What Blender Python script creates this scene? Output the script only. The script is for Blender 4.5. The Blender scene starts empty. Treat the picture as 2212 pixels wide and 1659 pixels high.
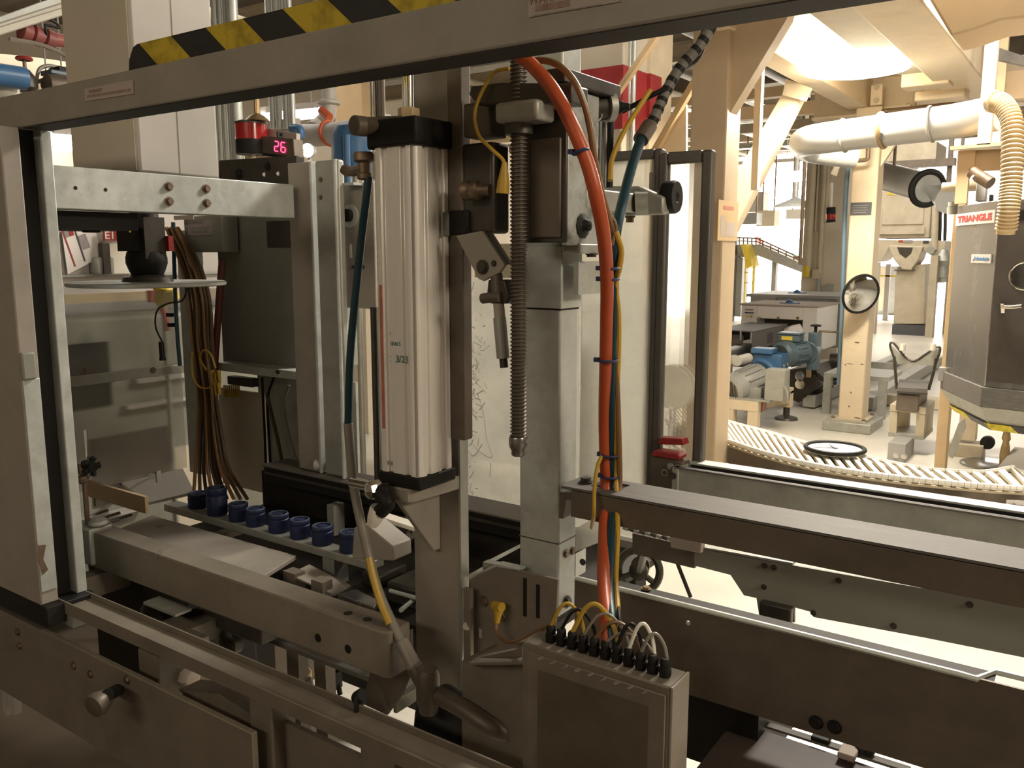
import bpy, bmesh, math, random
from mathutils import Vector, Matrix
random.seed(7)
scene = bpy.context.scene
V = Vector

# ------------------------------------------------------------------ camera
FPX, IW, IH = 1850.0, 2212.0, 1659.0
PITCH, YAW, EYE = math.radians(8.76), math.radians(34.94), 1.55
cam_d = bpy.data.cameras.new('camera')
cam = bpy.data.objects.new('camera', cam_d)
scene.collection.objects.link(cam)
cam.location = (0, 0, EYE)
cam.rotation_euler = (math.pi / 2 - PITCH, 0, YAW)
cam_d.sensor_width = 36.0
cam_d.lens = FPX / IW * 36.0
cam_d.clip_start = 0.02
cam_d.clip_end = 200
scene.camera = cam

# ------------------------------------------------------------------ colour management, world
scene.view_settings.view_transform = 'Standard'
scene.view_settings.look = 'None'
scene.view_settings.gamma = 1.0
scene.view_settings.use_curve_mapping = False
scene.view_settings.exposure = 0.0
scene.cycles.use_denoising = True
scene.cycles.max_bounces = 8
scene.cycles.diffuse_bounces = 4
scene.cycles.glossy_bounces = 3
scene.cycles.transmission_bounces = 6
scene.cycles.transparent_max_bounces = 8
scene.cycles.sample_clamp_indirect = 4.0
scene.cycles.caustics_reflective = False
scene.cycles.caustics_refractive = False
world = bpy.data.worlds.new('world')
scene.world = world
world.use_nodes = True
world.node_tree.nodes['Background'].inputs[0].default_value = (1.0, 0.86, 0.68, 1)
world.node_tree.nodes['Background'].inputs[1].default_value = 0.02


def area_light(name, loc, target, size, size_y, power, col=(1, 0.86, 0.66)):
    d = bpy.data.lights.new(name, 'AREA')
    d.shape = 'RECTANGLE'
    d.size, d.size_y = size, size_y
    d.energy = power
    d.color = col
    o = bpy.data.objects.new(name, d)
    scene.collection.objects.link(o)
    o.location = loc
    o.rotation_euler = (V(target) - V(loc)).to_track_quat('-Z', 'Y').to_euler()
    return o


WARM = (1.0, 0.86, 0.66)
COOL = (1.0, 0.93, 0.82)
# ceiling fittings of the hall: behind the photographer, over the far aisles, over the left aisle; side and doorway fills are added
area_light('aisle_lamp_behind', (-1.2, -3.4, 3.4), (-0.9, 1.0, 1.4), 3.0, 0.5, 40, WARM)
area_light('side_fill', (3.7, 0.9, 3.2), (-0.8, 2.2, 1.5), 1.2, 0.6, 110, WARM)  # added fill from the right, brightens right-hand faces and the near column
area_light('aisle_lamp_right', (2.6, 9.5, 4.2), (-1.5, 11.0, 0), 3.0, 3.0, 150, COOL)
area_light('aisle_lamp_far', (-4.0, 15.5, 4.2), (-4.0, 15.5, 0), 5.0, 3.0, 260, COOL)
area_light('aisle_lamp_left', (-7.0, 4.5, 4.0), (-7.0, 4.5, 0), 3.0, 3.0, 80, COOL)
area_light('aisle_lamp_mid', (-0.4, 4.5, 3.9), (-0.8, 4.0, 0), 0.9, 0.9, 270, COOL)
area_light('doorway_wall_fill', (-6.6, 23.6, 3.6), (-6.9, 25.0, 1.9), 4.0, 1.2, 4600, (1, 0.97, 0.92))  # added fill close to the far wall, only there to bleach it white

# ------------------------------------------------------------------ helpers
_R = V((math.cos(YAW), math.sin(YAW), 0))
_F = V((-math.sin(YAW) * math.cos(PITCH), math.cos(YAW) * math.cos(PITCH), -math.sin(PITCH)))
_U = _R.cross(_F)
_C = V((0, 0, EYE))


def _ray(px, py):
    return _R * (px - IW / 2) - _U * (py - IH / 2) + _F * FPX


def PX(px, py, v):          # point of the world plane x = v seen at that place of the photograph
    d = _ray(px, py)
    return _C + d * ((v - _C.x) / d.x)


def PY(px, py, v):
    d = _ray(px, py)
    return _C + d * ((v - _C.y) / d.y)


def PZ(px, py, v):
    d = _ray(px, py)
    return _C + d * ((v - _C.z) / d.z)


def smooth_path(pts, n=6):
    pts = [V(p) for p in pts]
    if len(pts) < 3:
        return pts
    ext = [pts[0] * 2 - pts[1]] + pts + [pts[-1] * 2 - pts[-2]]
    out = []
    for i in range(1, len(ext) - 2):
        p0, p1, p2, p3 = ext[i - 1:i + 3]
        for k in range(n):
            t = k / n
            out.append(0.5 * ((2 * p1) + (p2 - p0) * t + (2 * p0 - 5 * p1 + 4 * p2 - p3) * t * t
                              + (3 * p1 - p0 - 3 * p2 + p3) * t ** 3))
    out.append(pts[-1])
    return out


def frame_of(d):
    d = V(d).normalized()
    a = V((0, 0, 1)) if abs(d.z) < 0.9 else V((1, 0, 0))
    u = d.cross(a).normalized()
    return u, d.cross(u).normalized()


class MB:
    def __init__(self):
        self.b = bmesh.new()

    def box(self, p, q):
        x0, x1 = sorted((p[0], q[0])); y0, y1 = sorted((p[1], q[1])); z0, z1 = sorted((p[2], q[2]))
        v = [self.b.verts.new(c) for c in ((x0, y0, z0), (x1, y0, z0), (x1, y1, z0), (x0, y1, z0),
                                           (x0, y0, z1), (x1, y0, z1), (x1, y1, z1), (x0, y1, z1))]
        for f in ((0, 3, 2, 1), (4, 5, 6, 7), (0, 1, 5, 4), (1, 2, 6, 5), (2, 3, 7, 6), (3, 0, 4, 7)):
            self.b.faces.new([v[i] for i in f])
        return self

    def prism(self, pts, vec):
        vec = V(vec)
        a = [self.b.verts.new(V(p)) for p in pts]
        c = [self.b.verts.new(V(p) + vec) for p in pts]
        n = len(pts)
        fs = [self.b.faces.new(a), self.b.faces.new(list(reversed(c)))]
        for i in range(n):
            fs.append(self.b.faces.new((a[i], c[i], c[(i + 1) % n], a[(i + 1) % n])))
        bmesh.ops.recalc_face_normals(self.b, faces=fs)
        return self

    def cyl(self, p0, p1, r0, r1=None, seg=16, cap=True):
        r1 = r0 if r1 is None else r1
        p0, p1 = V(p0), V(p1)
        u, w = frame_of(p1 - p0)
        A, B = [], []
        for i in range(seg):
            t = 2 * math.pi * i / seg
            d = u * math.cos(t) + w * math.sin(t)
            A.append(self.b.verts.new(p0 + d * r0)); B.append(self.b.verts.new(p1 + d * r1))
        fs = [self.b.faces.new((A[i], A[(i + 1) % seg], B[(i + 1) % seg], B[i])) for i in range(seg)]
        if cap:
            fs += [self.b.faces.new(list(reversed(A))), self.b.faces.new(B)]
        bmesh.ops.recalc_face_normals(self.b, faces=fs)
        return self

    def lathe(self, p0, axis, prof, seg=20):
        p0 = V(p0); ax = V(axis).normalized(); u, w = frame_of(ax)
        rings = []
        for r, h in prof:
            rings.append([self.b.verts.new(p0 + ax * h + (u * math.cos(2 * math.pi * i / seg) + w * math.sin(2 * math.pi * i / seg)) * max(r, 1e-4))
                          for i in range(seg)])
        fs = []
        for A, B in zip(rings, rings[1:]):
            fs += [self.b.faces.new((A[i], A[(i + 1) % seg], B[(i + 1) % seg], B[i])) for i in range(seg)]
        fs += [self.b.faces.new(list(reversed(rings[0]))), self.b.faces.new(rings[-1])]
        bmesh.ops.recalc_face_normals(self.b, faces=fs)
        return self

    def tube(self, pts, r, seg=8, n=5, rr=None):
        P = smooth_path(pts, n)
        m = len(P)
        rad = rr if callable(rr) else (lambda t: r)
        prev = None
        rings = []
        for i, p in enumerate(P):
            d = (P[min(i + 1, m - 1)] - P[max(i - 1, 0)]).normalized()
            if prev is None:
                u, w = frame_of(d)
            else:
                u = (prev - d * prev.dot(d)).normalized(); w = d.cross(u)
            prev = u
            q = rad(i / max(1, m - 1))
            rings.append([self.b.verts.new(p + (u * math.cos(2 * math.pi * k / seg) + w * math.sin(2 * math.pi * k / seg)) * q) for k in range(seg)])
        fs = []
        for A, B in zip(rings, rings[1:]):
            fs += [self.b.faces.new((A[i], A[(i + 1) % seg], B[(i + 1) % seg], B[i])) for i in range(seg)]
        fs += [self.b.faces.new(list(reversed(rings[0]))), self.b.faces.new(rings[-1])]
        bmesh.ops.recalc_face_normals(self.b, faces=fs)
        return self

    def torus(self, c, normal, R, r, seg=24, ms=8, squash=None):
        c = V(c); u, w = frame_of(normal); n = V(normal).normalized()
        rings = []
        for i in range(seg):
            t = 2 * math.pi * i / seg
            d = u * math.cos(t) + w * math.sin(t)
            rings.append([self.b.verts.new(c + d * (R + r * math.cos(2 * math.pi * k / ms)) + n * r * math.sin(2 * math.pi * k / ms)) for k in range(ms)])
        fs = []
        for i in range(seg):
            A, B = rings[i], rings[(i + 1) % seg]
            fs += [self.b.faces.new((A[k], A[(k + 1) % ms], B[(k + 1) % ms], B[k])) for k in range(ms)]
        bmesh.ops.recalc_face_normals(self.b, faces=fs)
        return self

    def bolt(self, p, n, r, h=None):
        h = h or r * 0.7
        p = V(p); n = V(n).normalized()
        self.cyl(p, p + n * h * 0.3, r * 1.35, seg=14)
        self.cyl(p + n * h * 0.3, p + n * h, r, seg=6)
        return self


ORG = {}
KEEP = []


def obj(name, mb, material, parent=None, bevel=0.0, smooth=True, label=None):
    me = bpy.data.meshes.new(name)
    if parent is None:
        xs = [v.co for v in mb.b.verts]
        lo = V((min(c.x for c in xs), min(c.y for c in xs), min(c.z for c in xs)))
        hi = V((max(c.x for c in xs), max(c.y for c in xs), max(c.z for c in xs)))
        org = V(((lo.x + hi.x) / 2, (lo.y + hi.y) / 2, lo.z))
    else:
        org = ORG[parent.name]
    for v in mb.b.verts:
        v.co -= org
    mb.b.to_mesh(me)
    mb.b.free()
    if smooth:
        for p in me.polygons:
            p.use_smooth = True
        me.set_sharp_from_angle(angle=math.radians(38))
    o = bpy.data.objects.new(name, me)
    scene.collection.objects.link(o)
    if parent is None:
        o.location = org
    else:
        o.parent = parent
    ORG[o.name] = org
    me.materials.append(material)
    if label:
        o['label'] = label
    if bevel:
        m = o.modifiers.new('bevel', 'BEVEL')
        m.width = bevel; m.segments = 2; m.limit_method = 'ANGLE'; m.angle_limit = math.radians(50)
        m.harden_normals = False
    return o


def tag(o, label, cat, group=None, kind=None):
    o['label'] = label
    if cat:
        o['category'] = cat
    if group:
        o['group'] = group
    if kind:
        o['kind'] = kind
    return o


def thing(name, label, cat, loc, group=None):
    o = bpy.data.objects.new(name, None)
    o.empty_display_size = 0.05
    scene.collection.objects.link(o)
    o.location = loc
    ORG[o.name] = V(loc)
    return tag(o, label, cat, group)


def single(name, mb, m, label, cat, group=None, bevel=0.0, kind=None):
    return tag(obj(name, mb, m, None, bevel), label, cat, group, kind)


def structure(name, mb, m, parent=None, label=None):
    o = obj(name, mb, m, parent)
    if parent is None:
        o['kind'] = 'structure'
    if label:
        o['label'] = label
    return o


def lettering(name, body, m, parent, loc, right, up, size, extrude=0.0006, align='CENTER', bold=0.0, fit=0, fit_h=0):
    cu = bpy.data.curves.new(name, 'FONT')
    cu.body = body
    cu.size = size
    cu.extrude = extrude
    cu.offset = bold
    cu.align_x = align
    cu.align_y = 'CENTER'
    o = bpy.data.objects.new(name, cu)
    scene.collection.objects.link(o)
    r = V(right).normalized(); u = V(up); u = (u - r * u.dot(r)).normalized(); n = r.cross(u)
    M = Matrix((r, u, n)).transposed().to_4x4()
    M.translation = V(loc) - ORG[parent.name]
    o.matrix_basis = M
    o.parent = parent
    cu.materials.append(m)
    bpy.context.view_layer.update()
    me = bpy.data.meshes.new_from_object(o.evaluated_get(bpy.context.evaluated_depsgraph_get()))
    xs = [v.co.x for v in me.vertices]
    k = fit / (max(xs) - min(xs)) if fit else 1.0
    kx = k
    if fit_h:
        ys = [v.co.y for v in me.vertices]
        k = fit_h / (max(ys) - min(ys))
    for v in me.vertices:
        v.co.x *= kx
        v.co.y *= k
    bpy.data.objects.remove(o)
    o = bpy.data.objects.new(name, me)
    scene.collection.objects.link(o)
    o.parent = parent
    o.matrix_basis = M
    ORG[o.name] = ORG[parent.name]
    return o


# ------------------------------------------------------------------ materials
def _nodes(name):
    m = bpy.data.materials.new(name)
    m.use_nodes = True
    nt = m.node_tree
    return m, nt, nt.nodes['Principled BSDF']


def mat(name, col, rough=0.5, metal=0.0, var=0.18, scale=7.0, bump=0.0, dirt=0.0, dirt_col=(0.09, 0.06, 0.035), streak=None,
        emit=None, estr=0.0, spec=0.5):
    m, nt, b = _nodes(name)
    N, L = nt.nodes.new, nt.links.new
    tc = N('ShaderNodeTexCoord')
    mp = N('ShaderNodeMapping')
    if streak:
        mp.inputs['Scale'].default_value = streak
    L(tc.outputs['Object'], mp.inputs['Vector'])
    nz = N('ShaderNodeTexNoise')
    nz.inputs['Scale'].default_value = scale
    nz.inputs['Detail'].default_value = 6
    nz.inputs['Roughness'].default_value = 0.65
    L(mp.outputs['Vector'], nz.inputs['Vector'])
    rp = N('ShaderNodeValToRGB')
    rp.color_ramp.elements[0].position = 0.3
    rp.color_ramp.elements[1].position = 0.7
    rp.color_ramp.elements[0].color = (*[c * (1 - var) for c in col], 1)
    rp.color_ramp.elements[1].color = (*[min(1, c * (1 + var)) for c in col], 1)
    L(nz.outputs['Fac'], rp.inputs['Fac'])
    cout = rp.outputs['Color']
    if dirt:
        n2 = N('ShaderNodeTexNoise')
        n2.inputs['Scale'].default_value = scale * 0.55
        n2.inputs['Detail'].default_value = 8
        n2.inputs['Roughness'].default_value = 0.75
        L(tc.outputs['Object'], n2.inputs['Vector'])
        r2 = N('ShaderNodeValToRGB')
        r2.color_ramp.elements[0].position = 0.52
        r2.color_ramp.elements[1].position = 0.72
        r2.color_ramp.elements[0].color = (0, 0, 0, 1)
        r2.color_ramp.elements[1].color = (dirt, dirt, dirt, 1)
        L(n2.outputs['Fac'], r2.inputs['Fac'])
        mx = N('ShaderNodeMix')
        mx.data_type = 'RGBA'
        L(r2.outputs['Color'], mx.inputs['Factor'])
        L(cout, mx.inputs[6])
        mx.inputs[7].default_value = (*dirt_col, 1)
        cout = mx.outputs[2]
    L(cout, b.inputs['Base Color'])
    rm = N('ShaderNodeMapRange')
    rm.inputs['To Min'].default_value = max(0.03, rough - 0.12)
    rm.inputs['To Max'].default_value = min(1.0, rough + 0.12)
    L(nz.outputs['Fac'], rm.inputs['Value'])
    L(rm.outputs['Result'], b.inputs['Roughness'])
    b.inputs['Metallic'].default_value = metal
    b.inputs['Specular IOR Level'].default_value = spec
    if bump:
        bp = N('ShaderNodeBump')
        bp.inputs['Strength'].default_value = bump
        bp.inputs['Distance'].default_value = 0.004
        L(nz.outputs['Fac'], bp.inputs['Height'])
        L(bp.outputs['Normal'], b.inputs['Normal'])
    if emit:
        b.inputs['Emission Color'].default_value = (*emit, 1)
        b.inputs['Emission Strength'].default_value = estr
    return m


def emitter(name, col, strength):
    m, nt, b = _nodes(name)
    b.inputs['Base Color'].default_value = (0.8, 0.8, 0.8, 1)
    b.inputs['Emission Color'].default_value = (*col, 1)
    b.inputs['Emission Strength'].default_value = strength
    return m


def hazy(name, tint=(0.75, 0.74, 0.70), body=0.5, rough=0.28, scratch=0.0, scale=6.0):
    """scuffed clear plastic: part see-through, part milky"""
    m, nt, b = _nodes(name)
    N, L = nt.nodes.new, nt.links.new
    nt.nodes.remove(b)
    out = nt.nodes['Material Output']
    gl = N('ShaderNodeBsdfRefraction'); gl.inputs['Color'].default_value = (0.9, 0.9, 0.87, 1)
    gl.inputs['Roughness'].default_value = rough; gl.inputs['IOR'].default_value = 1.02
    tr = N('ShaderNodeBsdfTransparent'); tr.inputs['Color'].default_value = (0.9, 0.9, 0.88, 1)
    m0 = N('ShaderNodeMixShader'); m0.inputs[0].default_value = 0.6
    L(tr.outputs[0], m0.inputs[1]); L(gl.outputs[0], m0.inputs[2])
    df = N('ShaderNodeBsdfDiffuse'); df.inputs['Color'].default_value = (*tint, 1)
    tl = N('ShaderNodeBsdfTranslucent'); tl.inputs['Color'].default_value = (*tint, 1)
    gs = N('ShaderNodeBsdfGlossy'); gs.inputs['Roughness'].default_value = 0.25
    m1 = N('ShaderNodeMixShader'); m1.inputs[0].default_value = 0.5
    L(df.outputs[0], m1.inputs[1]); L(tl.outputs[0], m1.inputs[2])
    m1b = N('ShaderNodeMixShader'); m1b.inputs[0].default_value = 0.12
    L(m1.outputs[0], m1b.inputs[1]); L(gs.outputs[0], m1b.inputs[2])
    m2 = N('ShaderNodeMixShader')
    tc = N('ShaderNodeTexCoord'); nz = N('ShaderNodeTexNoise')
    nz.inputs['Scale'].default_value = scale; nz.inputs['Detail'].default_value = 7
    L(tc.outputs['Object'], nz.inputs['Vector'])
    mr = N('ShaderNodeMapRange'); mr.inputs['From Min'].default_value = 0.3; mr.inputs['From Max'].default_value = 0.7
    mr.inputs['To Min'].default_value = max(0, body - 0.16); mr.inputs['To Max'].default_value = min(1, body + 0.16)
    L(nz.outputs['Fac'], mr.inputs['Value'])
    L(mr.outputs['Result'], m2.inputs[0])
    L(m0.outputs[0], m2.inputs[1]); L(m1b.outputs[0], m2.inputs[2])
    L(m2.outputs[0], out.inputs['Surface'])
    return m


def stripes(name, ca, cb, period, shear, off=0.0, axis='X', rough=0.6):
    """diagonal two-colour tape: colour picked from where along the bar (object space) a point lies"""
    m, nt, b = _nodes(name)
    N, L = nt.nodes.new, nt.links.new
    tc = N('ShaderNodeTexCoord'); sp = N('ShaderNodeSeparateXYZ')
    L(tc.outputs['Object'], sp.inputs[0])
    mu = N('ShaderNodeMath'); mu.operation = 'MULTIPLY_ADD'
    L(sp.outputs['Z'], mu.inputs[0]); mu.inputs[1].default_value = shear
    L(sp.outputs[axis], mu.inputs[2])
    ad = N('ShaderNodeMath'); ad.operation = 'ADD'; L(mu.outputs[0], ad.inputs[0]); ad.inputs[1].default_value = off
    dv = N('ShaderNodeMath'); dv.operation = 'DIVIDE'; L(ad.outputs[0], dv.inputs[0]); dv.inputs[1].default_value = period
    fr = N('ShaderNodeMath'); fr.operation = 'FRACT'; L(dv.outputs[0], fr.inputs[0])
    gt = N('ShaderNodeMath'); gt.operation = 'GREATER_THAN'; L(fr.outputs[0], gt.inputs[0]); gt.inputs[1].default_value = 0.5
    nz = N('ShaderNodeTexNoise'); nz.inputs['Scale'].default_value = 40; nz.inputs['Detail'].default_value = 6
    L(tc.outputs['Object'], nz.inputs['Vector'])
    rp = N('ShaderNodeValToRGB')
    rp.color_ramp.elements[0].position = 0.3; rp.color_ramp.elements[0].color = (0.55, 0.55, 0.55, 1)
    rp.color_ramp.elements[1].position = 0.55; rp.color_ramp.elements[1].color = (1, 1, 1, 1)
    L(nz.outputs['Fac'], rp.inputs['Fac'])
    mx = N('ShaderNodeMix'); mx.data_type = 'RGBA'
    L(gt.outputs[0], mx.inputs['Factor']); mx.inputs[6].default_value = (*ca, 1); mx.inputs[7].default_value = (*cb, 1)
    m2 = N('ShaderNodeMix'); m2.data_type = 'RGBA'; m2.blend_type = 'MULTIPLY'; m2.inputs['Factor'].default_value = 1
    L(mx.outputs[2], m2.inputs[6]); L(rp.outputs['Color'], m2.inputs[7])
    L(m2.outputs[2], b.inputs['Base Color'])
    b.inputs['Roughness'].default_value = rough
    return m


M = dict(
    frame=mat('frame_paint', (0.33, 0.295, 0.25), 0.5, 0.0, 0.10, 9, 0.05, 0.25, (0.13, 0.10, 0.07)),
    framedark=mat('frame_paint_worn_shaded', (0.19, 0.162, 0.126), 0.55, 0.0, 0.15, 12, 0.05, 0.35, (0.10, 0.07, 0.05)),  # worn paint, darkened as well for the weaker light low on the machine
    gal=mat('galvanised_steel', (0.54, 0.56, 0.53), 0.45, 0.35, 0.14, 18, 0.03, 0.35, (0.16, 0.14, 0.11)),
    galdull=mat('dull_galvanised_steel', (0.40, 0.40, 0.36), 0.5, 0.45, 0.16, 14, 0.03, 0.30, (0.14, 0.12, 0.09)),
    steel=mat('stainless_steel', (0.30, 0.285, 0.27), 0.26, 0.85, 0.08, 3, 0.0, 0.0, streak=(2, 2, 0.4)),
    steelx=mat('brushed_steel_rail', (0.15, 0.14, 0.128), 0.6, 0.2, 0.22, 8, 0.0, 0.2, (0.2, 0.16, 0.12), streak=(1.2, 10, 10), spec=0.2),
    alu=mat('aluminium_profile', (0.93, 0.885, 0.83), 0.27, 0.2, 0.03, 3, 0.0, 0.0, streak=(6, 6, 0.3)),
    chrome=mat('chromed_metal', (0.75, 0.73, 0.70), 0.13, 1.0, 0.05, 10),
    dark=mat('oily_dark_steel', (0.075, 0.066, 0.054), 0.45, 0.5, 0.3, 16, 0.1, 0.3, (0.03, 0.024, 0.018)),
    brown=mat('brown_oxide_steel', (0.155, 0.125, 0.098), 0.5, 0.4, 0.2, 12, 0.05, 0.3, (0.05, 0.035, 0.025)),
    black=mat('black_plastic', (0.013, 0.012, 0.011), 0.55, 0.0, 0.2, 14, spec=0.25),
    rubber=mat('black_rubber', (0.02, 0.018, 0.016), 0.75, 0.0, 0.2, 20),
    cream=mat('cream_paint', (0.72, 0.60, 0.43), 0.5, 0.0, 0.07, 5, 0.03, 0.30, (0.38, 0.26, 0.15)),
    creamdirty=mat('stained_cream_paint', (0.52, 0.45, 0.33), 0.55, 0.0, 0.12, 4, 0.03, 0.5, (0.30, 0.23, 0.15)),
    tan=mat('tan_paint', (0.62, 0.45, 0.26), 0.5, 0.0, 0.07, 5, 0.02, 0.2, (0.36, 0.24, 0.12)),
    beige=mat('beige_wall_paint', (0.62, 0.55, 0.44), 0.7, 0.0, 0.06, 2.5, 0.0, 0.15, (0.42, 0.35, 0.26)),
    white=mat('white_paint', (0.45, 0.42, 0.385), 0.5, 0.0, 0.05, 6, 0.0, 0.15, (0.5, 0.45, 0.38)),
    plastic=mat('white_plastic', (0.84, 0.80, 0.70), 0.4, 0.0, 0.05, 14),
    paper=mat('paper', (0.80, 0.76, 0.73), 0.8, 0.0, 0.03, 5),
    paperdim=mat('old_paper', (0.46, 0.39, 0.34), 0.8, 0.0, 0.06, 9),
    ink=mat('printed_ink', (0.06, 0.05, 0.06), 0.7, 0.0, 0.1, 9),
    grayink=mat('grey_print', (0.34, 0.30, 0.30), 0.7, 0.0, 0.2, 60),
    greenink=mat('green_marker', (0.05, 0.16, 0.13), 0.7, 0.0, 0.1, 9),
    red=mat('red_paint', (0.32, 0.028, 0.03), 0.45, 0.0, 0.12, 8),
    redfade=mat('faded_red_print', (0.50, 0.17, 0.12), 0.7, 0.0, 0.25, 40),
    yellow=mat('yellow_paint', (0.66, 0.50, 0.05), 0.5, 0.0, 0.12, 10),
    blue=mat('blue_paint', (0.055, 0.15, 0.31), 0.4, 0.0, 0.12, 9),
    slate=mat('blue_grey_motor_paint', (0.08, 0.118, 0.145), 0.4, 0.1, 0.12, 9),
    bluecap=mat('dark_blue_rubber', (0.012, 0.02, 0.075), 0.5, 0.0, 0.2, 20),
    grey=mat('grey_motor_paint', (0.33, 0.33, 0.31), 0.45, 0.1, 0.1, 9),
    orange=mat('orange_hose_rubber', (0.45, 0.078, 0.024), 0.38, 0.0, 0.12, 5),
    teal=mat('teal_hose', (0.008, 0.045, 0.065), 0.4, 0.0, 0.1, 8),
    yelcab=mat('yellow_cable', (0.50, 0.31, 0.03), 0.45, 0.0, 0.12, 9),
    tancab=mat('tan_cable', (0.085, 0.05, 0.024), 0.5, 0.0, 0.2, 9),
    amber=mat('amber_tube', (0.20, 0.105, 0.04), 0.4, 0.0, 0.1, 9),
    grycab=mat('grey_hose', (0.26, 0.23, 0.19), 0.45, 0.0, 0.12, 9),
    blucab=mat('blue_cable_tie', (0.02, 0.03, 0.09), 0.5, 0.0, 0.1, 9),
    duct=mat('spiral_duct_metal', (0.47, 0.48, 0.48), 0.34, 0.4, 0.07, 4),
    cabinet=mat('grey_green_cabinet_paint', (0.26, 0.26, 0.22), 0.55, 0.0, 0.1, 5, 0.0, 0.15, (0.1, 0.09, 0.07)),
    copper=mat('brass_fitting', (0.42, 0.30, 0.16), 0.35, 0.8, 0.15, 20),
    rust=mat('rusty_bolt_steel', (0.22, 0.16, 0.11), 0.5, 0.7, 0.25, 40),
    conc=mat('concrete_floor', (0.66, 0.62, 0.545), 0.33, 0.0, 0.10, 1.6, 0.03, 0.22, (0.38, 0.32, 0.25)),
    darkfloor=mat('dark_floor_shade', (0.11, 0.085, 0.06), 0.7, 0.0, 0.2, 4),
    deck=mat('deck_underside', (0.20, 0.17, 0.13), 0.6, 0.3, 0.25, 3),
    mirror=mat('convex_mirror_glass', (0.75, 0.76, 0.74), 0.05, 1.0, 0.02, 5),
    tape=stripes('hazard_tape', (0.62, 0.45, 0.03), (0.022, 0.02, 0.018), 0.186, 1.22, 1.286),
    tape2=stripes('hazard_tape_floor', (0.75, 0.62, 0.04), (0.05, 0.045, 0.05), 0.26, 1.0, 0.0),
    haze=hazy('scuffed_clear_plastic', (0.88, 0.86, 0.79), 0.52, 0.12),
    faded=mat('faded_label_print', (0.33, 0.22, 0.18), 0.8, 0, 0.3, 60),
    hosecream=mat('tan_ribbed_hose', (0.70, 0.53, 0.30), 0.45, 0, 0.06, 6),
    smoked=mat('smoked_door_panel', (0.085, 0.072, 0.06), 0.16, 0.1, 0.25, 3),
    beltbrown=mat('brown_belt_rubber', (0.055, 0.038, 0.032), 0.6, 0, 0.2, 8),
    greasy=mat('greasy_galvanised_steel', (0.46, 0.48, 0.46), 0.45, 0.3, 0.16, 22, 0.04, 0.85, (0.06, 0.05, 0.04)),
    loomgrey=mat('grey_cable_loom', (0.15, 0.14, 0.125), 0.6, 0, 0.3, 30),
    shadecream=mat('shaded_cream_paint', (0.54, 0.42, 0.285), 0.5, 0, 0.08, 4, 0.02, 0.3, (0.30, 0.21, 0.12)),  # cream paint with the near column's shade put into the colour
    paleblue=mat('pale_blue_pipe_paint', (0.15, 0.23, 0.30), 0.45, 0, 0.15, 6),
    plategrey=mat('dark_grey_plate', (0.085, 0.09, 0.095), 0.5, 0, 0.1, 9),
    haze3=hazy('clear_door_plastic', (0.42, 0.39, 0.34), 0.2, 0.12, scale=3.0),
    hood=mat('white_hood_paint', (0.86, 0.83, 0.79), 0.45, 0, 0.03, 6),
    haze2=hazy('hazy_guard_plastic', (0.42, 0.39, 0.33), 0.34, 0.18, scale=2.6),
    scratch=mat('white_scratch_marks', (0.85, 0.84, 0.8), 0.7, 0.0, 0.05, 9),
    tube=emitter('fluorescent_tube_glow', (1, 0.93, 0.9), 22.0),
    frost=emitter('glowing_prismatic_glass', (1, 0.90, 0.68), 9.0),
    doorframe=mat('grey_brown_door_frame', (0.125, 0.112, 0.098), 0.5, 0.3, 0.15, 12),
    maroon=mat('dark_red_sleeve', (0.10, 0.02, 0.014), 0.6, 0, 0.2, 9),
    bed=mat('grimy_bed_and_soffit_shade', (0.03, 0.025, 0.02), 0.65, 0.3, 0.4, 9, 0.1),
    lens=emitter('high_bay_lamp_glow', (1, 0.92, 0.72), 40.0),
    led=emitter('red_led_segment', (1.0, 0.02, 0.12), 6.0),
    spotlens=emitter('small_lamp_glow', (1.0, 0.97, 1.0), 60.0),
    beacon=mat('red_beacon_lens', (0.22, 0.010, 0.010), 0.2, 0.0, 0.3, 14, emit=(0.8, 0.02, 0.01), estr=0.06),
    clock=mat('clock_dial', (0.85, 0.85, 0.80), 0.3, 0.0, 0.02, 5),
    window=emitter('daylit_panel_glow', (1.0, 0.82, 0.86), 5.0),
)
X3, Y3, Z3 = V((1, 0, 0)), V((0, 1, 0)), V((0, 0, 1))


def ybox(tl, br, Y, d, mb=None):     # box whose front face lies on y = Y between two places seen in the photograph
    a, b = PY(*tl, Y), PY(*br, Y)
    return (mb or MB()).box((a.x, Y, a.z), (b.x, Y + d, b.z))


def xbox(tl, br, X, d, mb=None):     # box whose right face lies on x = X
    a, b = PX(*tl, X), PX(*br, X)
    return (mb or MB()).box((X, a.y, a.z), (X - d, b.y, b.z))

# ------------------------------------------------------------------ the hall
structure('floor', MB().box((-15, -6, -0.1), (8, 27, 0)), M['conc'])
structure('wall_far', MB().box((-15, 27, 0), (8, 27.2, 4.6)), M['hood'])
structure('wall_left', MB().box((-12.2, -6, 0), (-12, 27, 4.6)), M['beige'])
structure('wall_right', MB().box((8, -6, 0), (8.2, 27, 4.6)), M['beige'])
structure('wall_back', MB().box((-15, -6.2, 0), (8, -6, 4.6)), M['beige'])
structure('ceiling', MB().box((-15, -6, 4.6), (8, 27, 4.75)), M['deck'])
for i in range(9):
    y = 5.0 + i * 2.4
    b = MB().box((-12, y, 4.32), (8, y + 0.14, 4.36)).box((-12, y + 0.055, 4.36), (8, y + 0.085, 4.56)).box((-12, y, 4.56), (8, y + 0.14, 4.6))
    structure('trim_%d' % (i + 1), b, M['creamdirty'] if i % 2 else M['deck'])
k = structure('baseboard_far', MB().box((-15, 26.9, 0), (8, 27, 0.25)), M['grey'])

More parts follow.
